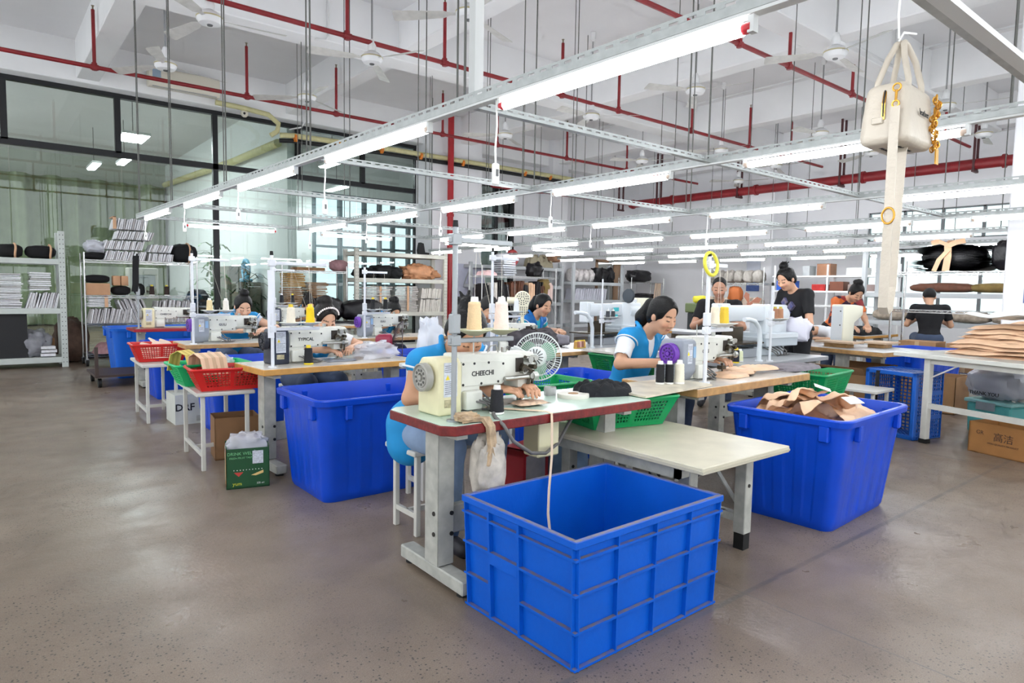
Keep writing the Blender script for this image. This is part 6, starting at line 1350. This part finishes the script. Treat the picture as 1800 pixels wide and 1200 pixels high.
sheets('leather_stack', 'dark printed panels stacked beside the ponytailed woman', 'leather', 4.75, 3.75, .8, .5, .4, .05, M('panel_purple', (86, 78, 92), .5), 4, 94, False)
stool('stand under the dark printed panels', 4.5, 3.55, .5, .42, .8)
soft('white_cloth', 'white cloth draped over the end of the large pattern machine', 'cloth', 6.92, 3.62, .9, .16, .34, .26, M('white_plastic_cloth', (222, 220, 232), .5), 95, .3)
soft('green_cloth_bag', 'green mesh bag under the arm of the foreground machine', 'bag', 2.12, 2.98, .8, .24, .16, .14, M('green_mesh', (20, 150, 100), .6, bump=.4, bscale=90), 96, .15)
# ---------------------------------------------------------------- behind the glass: plants, fan, cabinet
t = thing('air_cooler', 'white cabinet air conditioner behind the glass', 'air conditioner', (2.75, 16.0, 0)); obj('body', MB().b2((-.28, -.2, 0), (.28, .2, 1.75)), acm, t, bev=.02); obj('grille', MB().b2((-.22, -.205, 1.35), (.22, -.2, 1.6)), M('grille_grey', (170, 176, 176), .5), t); lettering('maker_print', 'COOLING', .07, inkm, t, (0, -.206, 1.25), (1, 0, 0), (0, 0, 1))
lf = M('leaf_green', (86, 130, 62), .5, var=.25, scale=6); lfd = M('leaf_dark', (46, 74, 48), .55, var=.3, scale=6)
def plant(label, x, y, z, h, n, mat, spread=.35, seed=0, pot=True):
    t = thing('potted_plant', label, 'plant', (x, y, z)); rnd = random.Random(seed)
    if pot: obj('pot', MB().lathe([(0, 0), (.13, 0), (.18, .3), (.16, .3), (.12, .26), (0, .26)], n=18), M('pot_dark', (60, 58, 56), .6), t, smooth=40)
    for s_ in range(3):
        sx, sy = rnd.uniform(-.08, .08), rnd.uniform(-.08, .08); hh = h*(.75+.25*rnd.random()); obj('stem', MB().cyl((sx*.5, sy*.5, .25), (sx*2, sy*2, hh), .014, .007, 6), lfd, t)
        for i in range(n):
            zz = hh*(.45+.58*i/n); a = rnd.uniform(0, 6.28); L = spread*(.7+.5*rnd.random()); c, s2 = cos(a), sin(a); up = rnd.uniform(.1, .7)
            obj('leaf', MB().ribbon([(sx*2, sy*2, zz), (sx*2+c*L*.4, sy*2+s2*L*.4, zz+L*.35*up+.04), (sx*2+c*L*.8, sy*2+s2*L*.8, zz+L*.35*up), (sx*2+c*L, sy*2+s2*L, zz+L*.2*up-.06)], .05, .003, (-s2, c, 0)), mat, t)
    return t
plant('tall bamboo-like plant behind the glass beside the black post', 4.35, 16.2, 0, 2.45, 12, lf, .45, 1)
plant('leafy plant behind the glass right of the black post', 4.75, 15.5, 0, 2.0, 12, lfd, .42, 2)
plant('low dark shrub behind the glass', 4.1, 15.2, 0, 1.15, 14, lfd, .32, 3)
plant('small dark shrub behind the glass beside the woman with the bun', 4.8, 15.1, 0, .85, 14, lfd, .3, 4)
t = thing('cabinet', 'olive grey cabinet behind the glass', 'cabinet', (5.15, 18.2, 0)); obj('body', MB().b2((-.2, -.7, 0), (.2, .7, 1.9)), M('cabinet_olive', (120, 120, 106), .6), t, bev=.01); obj('door', MB().b2((-.215, -.66, .1), (-.2, -.01, 1.8)), M('cabinet_olive', (120, 120, 106)), t); obj('door', MB().b2((-.215, .01, .1), (-.2, .66, 1.8)), M('cabinet_olive', (120, 120, 106)), t)
t = thing('blue_fan', 'light blue box fan standing on the cabinet behind the glass', 'fan', (5.1, 16.6, 1.502)); lb_ = M('fan_blue', (110, 186, 220), .4); obj('frame', MB().tube([(0, .22*cos(a), .3+.22*sin(a)) for a in [2*pi*i/24 for i in range(24)]], .05, 8, True), lb_, t, smooth=60); obj('base', MB().b2((-.12, -.15, 0), (.12, .15, .08)), lb_, t, bev=.02); obj('blade', MB().b2((-.01, -.18, .27), (.01, .18, .33)).b2((-.01, -.03, .12), (.01, .03, .48)), lb_, t)
tag(obj('side_cabinet', MB().b2((-.25, -.3, 0), (.25, .3, 1.5)), M('cabinet_olive', (120, 120, 106)), loc=(5.1, 16.6, 0)), 'low cabinet carrying the light blue fan behind the glass', 'cabinet')
soft('office_chair', 'dark chair back behind the glass left of the plants', 'chair', 3.75, 15.6, .55, .5, .2, .75, M('chair_dark', (46, 48, 56), .7), 97, .05)
tag(obj('chair_base', MB().cyl((0, 0, 0), (0, 0, .56), .03, n=8).cyl((0, 0, 0), (0, 0, .03), .28, n=16), M('chair_dark', (46, 48, 56)), loc=(3.75, 15.6, 0)), 'dark chair stem behind the glass', 'chair stem')
# ---------------------------------------------------------------- hanging handbag
hb = thing('handbag', 'cream leather handbag with gold fittings hanging from the ceiling', 'handbag', (2.87, 1.12, 1.99), R(2)); lea = M('cream_leather', (204, 194, 178), .5, var=.04, scale=9, bump=.12, bscale=55)
S = SDF((-.18, -.12, -.02), (.18, .12, .26), .006)
X, Y, Z_ = np.meshgrid(*[(S.lo[i]+S.h*np.arange(S.n[i])).astype(np.float32) for i in range(3)], indexing='ij', sparse=True)
tp = 1-.34*np.clip(Z_/.25, 0, 1)**1.5; qx = np.abs(X)-.115*(1-.1*Z_/.25); qy = np.abs(Y)-.06*tp; qz = np.abs(Z_-.115)-.085
S.F = (np.sqrt(np.maximum(qx, 0)**2+np.maximum(qy, 0)**2+np.maximum(qz, 0)**2)+np.minimum(np.maximum(np.maximum(qx, qy), qz), 0)-.032).astype(np.float32)
obj('body', S.mesh('body'), lea, hb)
for sy in (-1, 1):
    h_ = obj('handle', MB().tube([(-.075, sy*.06, .17), (-.07, sy*.055, .25), (-.05, sy*.03, .34), (-.015, sy*.012, .405), (.0, sy*.008, .412), (.02, sy*.012, .405), (.055, sy*.035, .34), (.07, sy*.055, .25), (.075, sy*.06, .17)], .0115, 10), lea, hb, smooth=60)
    for sx in (-1, 1): obj('handle_tab', MB().ribbon([(sx*.075, sy*.075, .1), (sx*.075, sy*.078, .14), (sx*.075, sy*.068, .19)], .026, .006, (1, 0, 0)), lea, h_); obj('handle_ring', MB().tube([(sx*.075+.013*cos(a), sy*.066, .19+.013*sin(a)) for a in [2*pi*i/14 for i in range(14)]], .0035, 6, True), gold, h_)
zp = obj('zip', MB().ribbon([(-.146, .0, .09), (-.148, .0, .15), (-.135, 0, .2), (-.1, 0, .231), (0, 0, .24)], .012, .004, (0, 1, 0)), gold, hb)
obj('zip_gap', MB().ribbon([(-.148, .0, .1), (-.15, .0, .15), (-.139, 0, .2)], .005, .004, (0, 1, 0)), inkm, zp)
obj('end_tab', MB().b2((-.153, .0, .075), (-.145, .04, .1)), lea, hb, bev=.003)
obj('clasp', MB().tube([(-.152, -.045+.014*cos(a), .2+.014*sin(a)) for a in [2*pi*i/14 for i in range(14)]], .0035, 6, True).cyl((-.154, -.045, .19), (-.156, -.045, .15), .005, n=8).tube([(-.156, -.045+.012*cos(a), .138+.012*sin(a)) for a in [2*pi*i/14 for i in range(14)]], .0035, 6, True), gold, hb)
# shoulder strap loop: two hanging bands
sb = obj('shoulder_strap', MB().ribbon([(-.157, -.045, .13), (-.159, -.045, .0), (-.16, -.045, -.3), (-.16, -.044, -.55), (-.155, -.042, -.63), (-.125, -.04, -.655), (-.085, -.038, -.64), (-.058, -.036, -.55), (-.045, -.034, -.3), (-.03, -.034, -.02), (-.02, -.034, .0)], .034, .004, (0, 1, 0)), lea, hb)
obj('strap_buckle', MB().tube([(-.165, -.045+.022*cos(a), -.28+.03*sin(a)) for a in [2*pi*i/16 for i in range(16)]], .004, 6, True), gold, sb)
obj('strap_tip', MB().ribbon([(-.15, -.045, -.26), (-.149, -.045, -.44)], .03, .003, (0, 1, 0)), lea, sb)
mb = MB(); rnd = random.Random(3)
for i in range(34):
    f = i/33; c = (.1+.02*sin(f*9), -.103+.008*sin(i)-.02*f*(1-f)*0, .2-.2*f); a0 = rnd.uniform(0, 3)
    mb.tube([(c[0]+.011*cos(a)*cos(a0), c[1]+.011*cos(a)*sin(a0)*.6, c[2]+.011*sin(a)) for a in [2*pi*k/10 for k in range(10)]], .003, 5, True)
obj('chain', mb, gold, hb)
obj('charm', MB().ribbon([(.11, -.112, .0), (.11, -.114, -.06)], .03, .005, (1, 0, 0)), gold, hb)
mb = MB(); rnd = random.Random(5)
for r_ in range(3):
    pts = [(-.07+.14*i/30, -.03+.03*r_+.008*sin(i*1.7+r_), -.0025+.0005*(i % 2)) for i in range(31)]; mb.tube(pts, .0014, 4)
obj('script_print', mb, inkm, hb)
lettering('script_print', 'leather', .035, inkm, hb, (.0, -.0945, .12), (1, 0, 0), (0, .1, 1)); 
tag(obj('hanging_wire', MB().tube([(2.84, 1.12, 2.41), (2.835, 1.125, 2.5), (2.80, 1.1, 2.8), (2.78, 1.1, 3.4), (2.78, 1.35, 4.46)], .004, 6).tube([(2.84, 1.12, 2.4), (2.87, 1.115, 2.44), (2.95, 1.1, 2.45)], .004, 6), sw_m), 'white wire holding up the cream handbag', 'wire')
tag(obj('blue_sign', MB().b2((-.006, -.12, 0), (0, .12, .34)), M('sign_blue', (86, 104, 160), .5), loc=(9.229, 2.03, 1.36)), 'blue sign on the right-hand white pillar', 'sign')
# ---------------------------------------------------------------- people
def Rx(a): c, s = cos(a), sin(a); return np.array([[1, 0, 0], [0, c, -s], [0, s, c]])
def Rzm(a): c, s = cos(a), sin(a); return np.array([[c, -s, 0], [s, c, 0], [0, 0, 1]])
def Rym(a): c, s = cos(a), sin(a); return np.array([[c, 0, s], [0, 1, 0], [-s, 0, c]])
skin_m = attr_mat('skin', .5, spec=.35, sss=.0); hair_b = M('hair_black', (9, 7, 7), .5, var=.3, scale=40, spec=.3, bump=.25, bscale=70); hair_br = M('hair_brown', (20, 12, 10), .5, spec=.3, var=.4, scale=40, bump=.25, bscale=70); hair_s = M('hair_short', (16, 13, 12), .7, bump=.2, bscale=120)
vest_m = M('vest_blue', (14, 142, 206), .7, var=.06, scale=9, bump=.1, bscale=22); piping = M('piping_white', (226, 234, 240), .6)
def person(label, x, y, yaw, s=1.08, hz=.52, lean=30, hy=0, hp=30, arms=None, seated=True, h=.007, hair='bun', hairm=None, top='vest', shirt=(234, 236, 240), sleeve=.62, trousers=(70, 84, 110), skin=(204, 158, 128), female=True, twist=0., knees=None, band=False, hem=.0, headfwd=.06, vest=None, topmat=None, side=0.):
    L = R(lean); A = Rym(R(side)) @ Rx(-L); hip = np.array([0, 0, hz]); up = lambda d, dx=0., dy=0.: hip+A @ np.array([dx, dy, d])
    wS = .165 if female else .19
    sh = {k: up(.445, k*wS, .0) for k in (-1, 1)}; neck = up(.50, 0, .0)
    Rh = Rzm(R(hy)) @ Rx(-R(hp)); HO = neck+A @ np.array([0, headfwd*.5, .03])+Rh @ np.array([0, headfwd, .135])
    arms = arms or {}
    t = thing('person', label, 'person', (x, y, 0), R(yaw-90)); t.scale = (s, s, s)
    el, wr = {}, {}
    for k in (-1, 1):
        a = arms.get(k, {}); el[k] = np.array(a.get('e', (k*.27, .16, hz+.2))); wr[k] = np.array(a.get('w', (k*.1, .4, hz+.3)))
    if seated:
        kn = {k: np.array((knees or {}).get(k, (k*.13, .42, hz+.0))) for k in (-1, 1)}; an = {k: np.array([kn[k][0], kn[k][1]-.02, .1]) for k in (-1, 1)}
    else:
        kn = {k: np.array([k*.1, .03, hz*.53]) for k in (-1, 1)}; an = {k: np.array([k*.1, -.01, .09]) for k in (-1, 1)}
    pts = np.array([hip, neck, HO, *sh.values(), *el.values(), *wr.values()]); lo = pts.min(0)-.17; hi = pts.max(0)+.17; lo[2] = min(lo[2], hz-.1)
    B = SDF(lo, hi, h)
    # torso + neck
    B.ell(up(.03), (.155, .11, .12), .04, rot=A); B.ell(up(.2), (.125, .09, .16), .05, rot=A); B.ell(up(.34), (.145 if female else .165, .098, .15), .05, rot=A)
    B.cone(sh[-1]*.92+neck*.08, sh[1]*.92+neck*.08, .052, .052, .05); B.cone(up(.44), HO+Rh @ np.array([0, -.02, -.06]), .052, .047, .03)
    # head
    hp_ = lambda *q: HO+Rh @ np.array(q)
    B.ell(hp_(0, -.012, .035), (.074, .093, .082), .0, rot=Rh) if False else B.ell(hp_(0, -.012, .035), (.074, .093, .082), .02, rot=Rh)
    B.ell(hp_(0, .022, -.035), (.061, .066, .082), .04, rot=Rh); B.ell(hp_(0, .055, -.093), (.026, .022, .02), .03, rot=Rh)
    for k in (-1, 1):
        B.ell(hp_(k*.038, .062, -.03), (.024, .02, .022), .03, rot=Rh); B.ell(hp_(k*.031, .1, .003), (.019, .018, .012), .012, op='s', rot=Rh); B.ell(hp_(k*.031, .074, .001), (.0145, .0135, .0125), .006, rot=Rh)
        B.ell(hp_(k*.075, -.008, -.012), (.011, .02, .031), .01, rot=Rh)
    B.cone(hp_(0, .083, .008), hp_(0, .104, -.031), .0085, .0125, .012); B.ell(hp_(0, .092, -.038), (.019, .011, .008), .008, rot=Rh)
    B.ell(hp_(0, .083, -.061), (.022, .009, .0055), .006, rot=Rh); B.ell(hp_(0, .08, -.071), (.019, .01, .006), .006, rot=Rh)
    # arms and hands
    for k in (-1, 1):
        S_, E, W = sh[k], el[k], wr[k]
        B.cone(S_, E, .048 if female else .055, .037, .03); B.cone(E, W, .038, .025, .02)
        a = arms.get(k, {}); d = np.array(a.get('d', (W-E)), float); d /= np.linalg.norm(d); n = np.array(a.get('n', (0, 0, -1.)), float); n -= d*(n@d); n /= np.linalg.norm(n)+1e-9; lat = np.cross(n, d)*(1 if k > 0 else -1)
        Mh = np.stack([lat, d, n], 1); B.cone(W, W+d*.03, .026, .024, .015); B.ell(W+d*.055, (.038, .046, .016), .018, rot=Mh); fr = max(.0085, h*1.35)
        c1, c2 = a.get('curl', (.45, .95))
        for j, (o, ln) in enumerate(((-.029, .034), (-.010, .041), (.010, .039), (.028, .031))):
            p0 = W+d*.088-lat*o*-1+n*.0; d1 = d*cos(c1)+n*sin(c1); d2 = d*cos(c2)+n*sin(c2); p1 = p0+d1*ln; p2 = p1+d2*ln*.8
            B.cone(p0-d*.02, p1, fr*1.08, fr, .006); B.cone(p1, p2, fr, fr*.85, .004)
        q0 = W+d*.03-lat*.03; q1 = q0-lat*.022+d*.03+n*.012; q2 = q1+d*.03+n*.012+lat*.004; B.cone(q0, q1, fr*1.25, fr*1.1, .012); B.cone(q1, q2, fr*1.1, fr*.9, .004)
    sk = np.array(srgb(skin)); lip = np.array(srgb((178, 112, 100))); dark = np.array(srgb((40, 28, 26))); cheek = np.array(srgb((222, 150, 126)))
    def colf(P):
        C = np.tile(sk, (len(P), 1)); q = (P-HO) @ Rh
        ax, yy, zz = np.abs(q[:, 0]), q[:, 1], q[:, 2]; face = yy > .045
        ck = np.clip(1-(((ax-.042)/.026)**2+((zz+.035)/.026)**2), 0, 1)*.5*face; C = C*(1-ck[:, None])+cheek*ck[:, None]
        def put(mask, c, f=1.): C[mask] = C[mask]*(1-f)+c*f
        br = face & (np.abs(zz-.027+.12*np.abs(ax-.032)) < .0048) & (ax > .013) & (ax < .05); put(br, dark, .8)
        ey = face & (np.abs(zz+.003-.1*(ax-.031)**1) < .0034) & (ax > .016) & (ax < .046); put(ey, dark, .95)
        lp = (yy > .06) & (ax < .023) & (zz < -.055) & (zz > -.077); put(lp, lip, .6); mo = (yy > .06) & (ax < .021) & (np.abs(zz+.066) < .0022); put(mo, lip*.35, .9)
        ns = (yy > .09) & (np.abs(ax-.008) < .004) & (zz < -.037) & (zz > -.044); put(ns, sk*.3, .8)
        if not female:
            bd = (zz < -.045) & (yy > .0) & (zz > -.11) & (ax < .06); put(bd & ~lp, np.array(srgb((150, 122, 104))), .25)
        return C
    body = obj('body', B.mesh('body', colf), skin_m, t)
    # hair
    hairm = hairm or hair_b; hh = max(.005, h*.85)
    H = SDF(HO-.26, HO+.26, hh)
    if hair in ('short', 'bald'):
        e = .006 if hair == 'bald' else .011
        H.ell(hp_(0, -.014, .036), (.074+e, .093+e, .083+e), .0, rot=Rh)
        H.ell(hp_(0, .1, -.03), (.11, .1, .1 if hair == 'short' else .13), .01, op='s', rot=Rh); H.ell(hp_(0, .02, -.12), (.13, .12, .115), .01, op='s', rot=Rh)
    else:
        H.ell(hp_(0, -.014, .034), (.087, .107, .096), .0, rot=Rh); H.ell(hp_(0, -.05, -.03), (.078, .06, .07), .03, rot=Rh)
        H.ell(hp_(0, .125, -.012), (.085, .098, .122), .012, op='s', rot=Rh); H.ell(hp_(0, .03, -.13), (.15, .09, .11), .012, op='s', rot=Rh)
        if hair == 'bangs':
            for i in range(7): o = -.048+.016*i; H.cone(hp_(o*.8, .06, .1), hp_(o*1.1, .099-.2*o*o*10, .045+.006*(i % 2)), .016, .009, .012)
        if hair == 'bun': H.ell(hp_(.0, -.055, .135), (.05, .048, .042), .02, rot=Rh); H.ell(hp_(.035, -.08, .12), (.03, .03, .03), .015, rot=Rh)
        if hair == 'topbun':
            H.ell(hp_(.0, -.03, .145), (.048, .05, .04), .02, rot=Rh)
            for i in range(9): a = i*.7; H.cone(hp_(.02*cos(a), -.04+.02*sin(a), .15), hp_(.055*cos(a), -.05+.05*sin(a), .15+.01*(i % 3)), .007, .004, .006)
        if hair == 'ponytail':
            H.cone(hp_(0, -.1, .04), hp_(0, -.135, .02), .03, .032, .02); H.cone(hp_(0, -.135, .02), hp_(0, -.16, -.09), .04, .052, .02); H.cone(hp_(0, -.16, -.09), hp_(.0, -.15, -.21), .052, .024, .02)
        if hair == 'messy':
            H.ell(hp_(.0, -.075, .11), (.045, .045, .04), .02, rot=Rh)
            for i in range(12): a = i*.5; H.cone(hp_(.01, -.08, .11), hp_(.01+.042*cos(a*2.3), -.115-.025*abs(sin(a)), .105+.03*sin(a*1.7)), .011, .005, .008)
        for k in (-1, 1): H.cone(hp_(k*.075, .02, .03), hp_(k*.076, .02, -.025), .008, .005, .01)
    hobj = obj('hair', H.mesh('hair'), hairm if hair not in ('short', 'bald') else hair_s, t)
    if band:
        for i in range(15):
            a = R(-72+144*i/14); p = hp_(.092*sin(a), .028+.03*cos(a)*.3, .03+.104*cos(a)*.9); obj('pearl', MB().ball(tuple(p), .0085, 8), M('pearl', (244, 234, 230), .25), hobj, smooth=60)
    # clothes
    hc = .008
    shm = topmat or M('shirt_%d_%d_%d' % shirt, shirt, .8, var=.05, scale=8, bump=.12, bscale=18)
    C = SDF(lo-.03, hi+.03, hc); e = .009
    def torso(S, e, low=0.):
        S.ell(up(.03), (.15+e, .11+e, .11+e), .04); S.ell(up(.2), (.132+e, .096+e, .16), .05, rot=A); S.ell(up(.34), (.148+e if female else .168+e, .102+e, .15), .05, rot=A)
        S.cone(sh[-1]*.95+neck*.05, sh[1]*.95+neck*.05, .055+e, .055+e, .05)
        if low: S.cone(hip+np.array([-.08, .01, .02]), hip+np.array([-.085, .02, -low]), .1+e, .1+e, .05); S.cone(hip+np.array([.08, .01, .02]), hip+np.array([.085, .02, -low]), .1+e, .1+e, .05)
    torso(C, e)
    for k in (-1, 1):
        S_, E = sh[k], el[k]; C.cone(S_, S_+(E-S_)*sleeve, .06, .056, .03)
        d = (E-S_)/np.linalg.norm(E-S_); C.cone(S_+(E-S_)*(sleeve+.16), S_+(E-S_)*(sleeve+.3), .058, .06, .0, op='s')
    C.ell(neck+A @ np.array([0, .045, .045]), (.066, .075, .07), .01, op='s', rot=A); C.cone(neck+A @ np.array([0, 0, .02]), HO, .056, .08, .0, op='s')
    obj('shirt', C.mesh('shirt'), shm, t)
    if top == 'vest':
        vm = vest or vest_m; G = SDF(lo-.04, hi+.04, hc); 
        if hem: G = SDF(np.array([lo[0]-.06, lo[1]-.1, lo[2]-.15]), hi+.04, hc)
        torso(G, .021, hem)
        for k in (-1, 1):
            S_, E = sh[k], el[k]; d = (E-S_)/np.linalg.norm(E-S_); G.cone(S_+d*.115, S_+d*.2, .085, .095, .0, op='s')
        G.ell(neck+A @ np.array([0, .085, -.03]), (.055, .09, .13), .01, op='s', rot=A); G.cone(neck+A @ np.array([0, 0, .03]), HO, .06, .085, .0, op='s')
        for k in (-1, 1):   # standing collar and lapels
            G.cone(neck+A @ np.array([k*.03, -.06, .04]), neck+A @ np.array([k*.068, .0, .03]), .014, .014, .012); G.cone(neck+A @ np.array([k*.068, .0, .03]), neck+A @ np.array([k*.062, .085, -.05]), .014, .017, .012); G.cone(neck+A @ np.array([k*.062, .085, -.05]), neck+A @ np.array([k*.03, .115, -.15]), .017, .01, .012)
        v = obj('vest', G.mesh('vest'), vm, t)
        for k in (-1, 1):
            S_, E = sh[k], el[k]; d = (E-S_)/np.linalg.norm(E-S_); u = np.cross(d, [0, 1., .3]); u /= np.linalg.norm(u); w_ = np.cross(d, u)
            obj('arm_piping', MB().tube([tuple(S_+d*.028+(u*cos(a)+w_*sin(a))*.077) for a in [2*pi*i/24 for i in range(24)]], .005, 5, True), piping, v, smooth=60)
    # trousers and shoes
    pl = np.array([hip, *kn.values(), *an.values()]); T_ = SDF(pl.min(0)-.17, pl.max(0)+.17, .011)
    T_.ell(hip+np.array([0, 0, .01]), (.165, .125, .11), .03)
    for k in (-1, 1): T_.cone(hip+np.array([k*.085, .0, -.01]), kn[k], .092, .07, .04); T_.cone(kn[k], an[k], .07, .06, .03)
    obj('trousers', T_.mesh('trousers'), M('trousers_%d_%d_%d' % trousers, trousers, .85, var=.12, scale=9, bump=.15, bscale=15), t)
    for k in (-1, 1):
        K = SDF(an[k]-.13+np.array([0, .05, 0]), an[k]+.13+np.array([0, .12, 0]), .01); K.cone(an[k]+np.array([0, -.01, -.045]), an[k]+np.array([0, .13, -.06]), .045, .036, .02); K.cut((0, 0, -1), (0, 0, .004)); obj('shoe', K.mesh('shoe'), M('shoe_dark', (52, 50, 56), .6), t)
    return t
# operators at the sewing tables (they face the near side of their tables)
person('woman in a blue vest bent over the foreground green table, hair messily tied', 2.02, 3.32, -84, 1.14, lean=33, hy=-12, hp=44, hair='messy', h=.005, shirt=(170, 206, 204), sleeve=.05, hem=.07, skin=(206, 156, 124), trousers=(128, 150, 180), side=5, headfwd=.03,
       arms={1: dict(e=(.25, .24, .72), w=(.02, .54, .77), n=(0, -.2, -1)), -1: dict(e=(-.28, .34, .77), w=(-.18, .56, .78), n=(0, -.2, -1))}, knees={1: (.14, .4, .5), -1: (-.16, .38, .52)})
person('woman with a pearl headband sewing at the yellow-edged table', 2.32, 5.95, -88, 1.1, lean=36, hy=2, hp=30, hair='bun', hairm=hair_br, band=True, h=.005, sleeve=.6, skin=(212, 166, 138), headfwd=.05,
       arms={1: dict(e=(.26, .36, .80), w=(.1, .66, .80)), -1: dict(e=(-.36, .36, .79), w=(-.14, .62, .80))})
person('woman with a hair bun sewing in front of the black glass post', 2.42, 8.42, -92, 1.12, lean=32, hy=0, hp=30, hair='topbun', h=.0055, sleeve=.25, shirt=(206, 214, 226), skin=(216, 172, 146),
       arms={1: dict(e=(.28, .34, .79), w=(.08, .64, .80)), -1: dict(e=(-.36, .34, .80), w=(-.12, .64, .80))})
person('ponytailed woman in a blue vest at the tan-edged table', 4.0, 3.5, -86, 1.12, lean=20, hy=-8, hp=24, hair='ponytail', h=.005, sleeve=.72, skin=(208, 160, 130), headfwd=.07,
       arms={1: dict(e=(.3, .2, .78), w=(.1, .56, .81)), -1: dict(e=(-.28, .28, .8), w=(-.2, .6, .82))})
person('woman half hidden behind the navy machine in the back row', 4.02, 10.45, -92, 1.1, lean=32, hp=38, hair='messy', hairm=hair_br, h=.0085)
person('dark-haired woman bending behind the two black cones', 4.22, 8.28, -80, 1.1, lean=34, hp=42, hy=-10, hair='bun', h=.0085, shirt=(120, 170, 200))
person('short-haired man in a blue vest behind the pale thread cones', 4.26, 6.0, -96, 1.12, lean=26, hp=30, hair='short', female=False, h=.007, sleeve=.5)
person('woman in a teal shirt and blue vest at the grey worktable', 5.3, 6.32, -74, 1.1, lean=18, hp=22, hy=-14, hair='ponytail', h=.007, shirt=(44, 172, 190), sleeve=.55, vest=M('vest_dark_blue', (10, 110, 190), .7), arms={1: dict(e=(.26, .14, .82), w=(.16, .46, .82)), -1: dict(e=(-.27, .16, .82), w=(-.02, .48, .84))})
blackt = M('tshirt_black', (20, 20, 24), .85, var=.1, bump=.1, bscale=20)
person('balding man in a black T-shirt behind the yellow tape ring', 7.5, 4.95, -150, 1.12, hz=.68, lean=4, hp=16, hair='bald', female=False, top='tee', topmat=blackt, h=.0075, skin=(190, 142, 116))
p10 = person('standing woman in a black printed T-shirt looking down', 7.28, 3.78, 165, 1.05, hz=.90, lean=6, hp=30, hy=4, seated=False, hair='topbun', top='tee', topmat=blackt, h=.006, trousers=(28, 28, 32), skin=(212, 164, 134),
       arms={1: dict(e=(.26, .1, 1.02), w=(.12, .36, .98)), -1: dict(e=(-.27, .12, 1.04), w=(-.16, .38, 1.03))})
pm = MB()
for i, (a, b, r_) in enumerate(((-.05, .26, .05), (.04, .3, .05), (.0, .19, .045), (-.05, .12, .03), (.05, .12, .035), (.02, .06, .03))):
    pm.prism([(a, b-r_), (a+r_*.8, b), (a, b+r_), (a-r_*.8, b)], .1+.12*b, .165+.02*b, 'XZ')
pr_ = obj('shirt_print', pm, M('print_multi', (120, 110, 120), .7, col2=(60, 70, 130), scale=25), p10, loc=(0, .0, .96))
pat = bpy.data.materials.new('blouse_orange'); pat.use_nodes = True; _n = pat.node_tree; _v = _n.nodes.new('ShaderNodeTexVoronoi'); _v.inputs['Scale'].default_value = 16; _c = _n.nodes.new('ShaderNodeValToRGB'); _tc = _n.nodes.new('ShaderNodeTexCoord')
_n.links.new(_tc.outputs['Object'], _v.inputs['Vector']); _n.links.new(_v.outputs['Color'], _c.inputs[0]); _n.links.new(_c.outputs[0], _n.nodes['Principled BSDF'].inputs[0]); _c.color_ramp.elements[0].color = (*srgb((52, 24, 50)), 1); _c.color_ramp.elements[1].color = (*srgb((214, 106, 40)), 1); _c.color_ramp.interpolation = 'CONSTANT'; _c.color_ramp.elements[1].position = .5; _e = _c.color_ramp.elements.new(.35); _e.color = (*srgb((150, 44, 44)), 1)
person('woman in an orange patterned blouse bending over', 10.0, 4.62, -118, 1.08, hz=.86, lean=32, hp=44, hy=-10, seated=False, hair='bun', top='tee', topmat=pat, h=.0085, trousers=(26, 24, 28), arms={1: dict(e=(.22, .3, 1.0), w=(.14, .5, .92)), -1: dict(e=(-.24, .3, 1.0), w=(-.12, .5, .92))})
person('person in a white shirt stooping low behind the tall post machine', 9.15, 4.2, 172, 1.0, hz=.75, lean=66, hp=70, seated=False, hair='bun', top='tee', shirt=(226, 228, 234), h=.0095, arms={1: dict(e=(.2, .4, .82), w=(.14, .6, .84)), -1: dict(e=(-.22, .4, .82), w=(-.14, .6, .84))}, sleeve=.8)
person('man in a black T-shirt seated with his back turned at the far right', 11.85, 3.95, 25, 1.12, hz=.66, lean=14, hp=25, hair='short', female=False, top='tee', topmat=blackt, h=.0085)
for lab, x, y, w in (('stool under the balding man', 7.32, 4.78, .36), ('stool under the man with his back turned', 11.67, 3.77, .36)): stool(lab, x, y, w, w, .58)
for lab, x, y in (('stool under the woman in teal', 5.24, 6.18), ('stool under the short-haired man', 4.0, 5.86), ('stool under the woman behind the two black cones', 4.04, 8.12), ('stool under the woman in the back row', 3.84, 10.3)): stool(lab, x, y, .36, .34, .45)
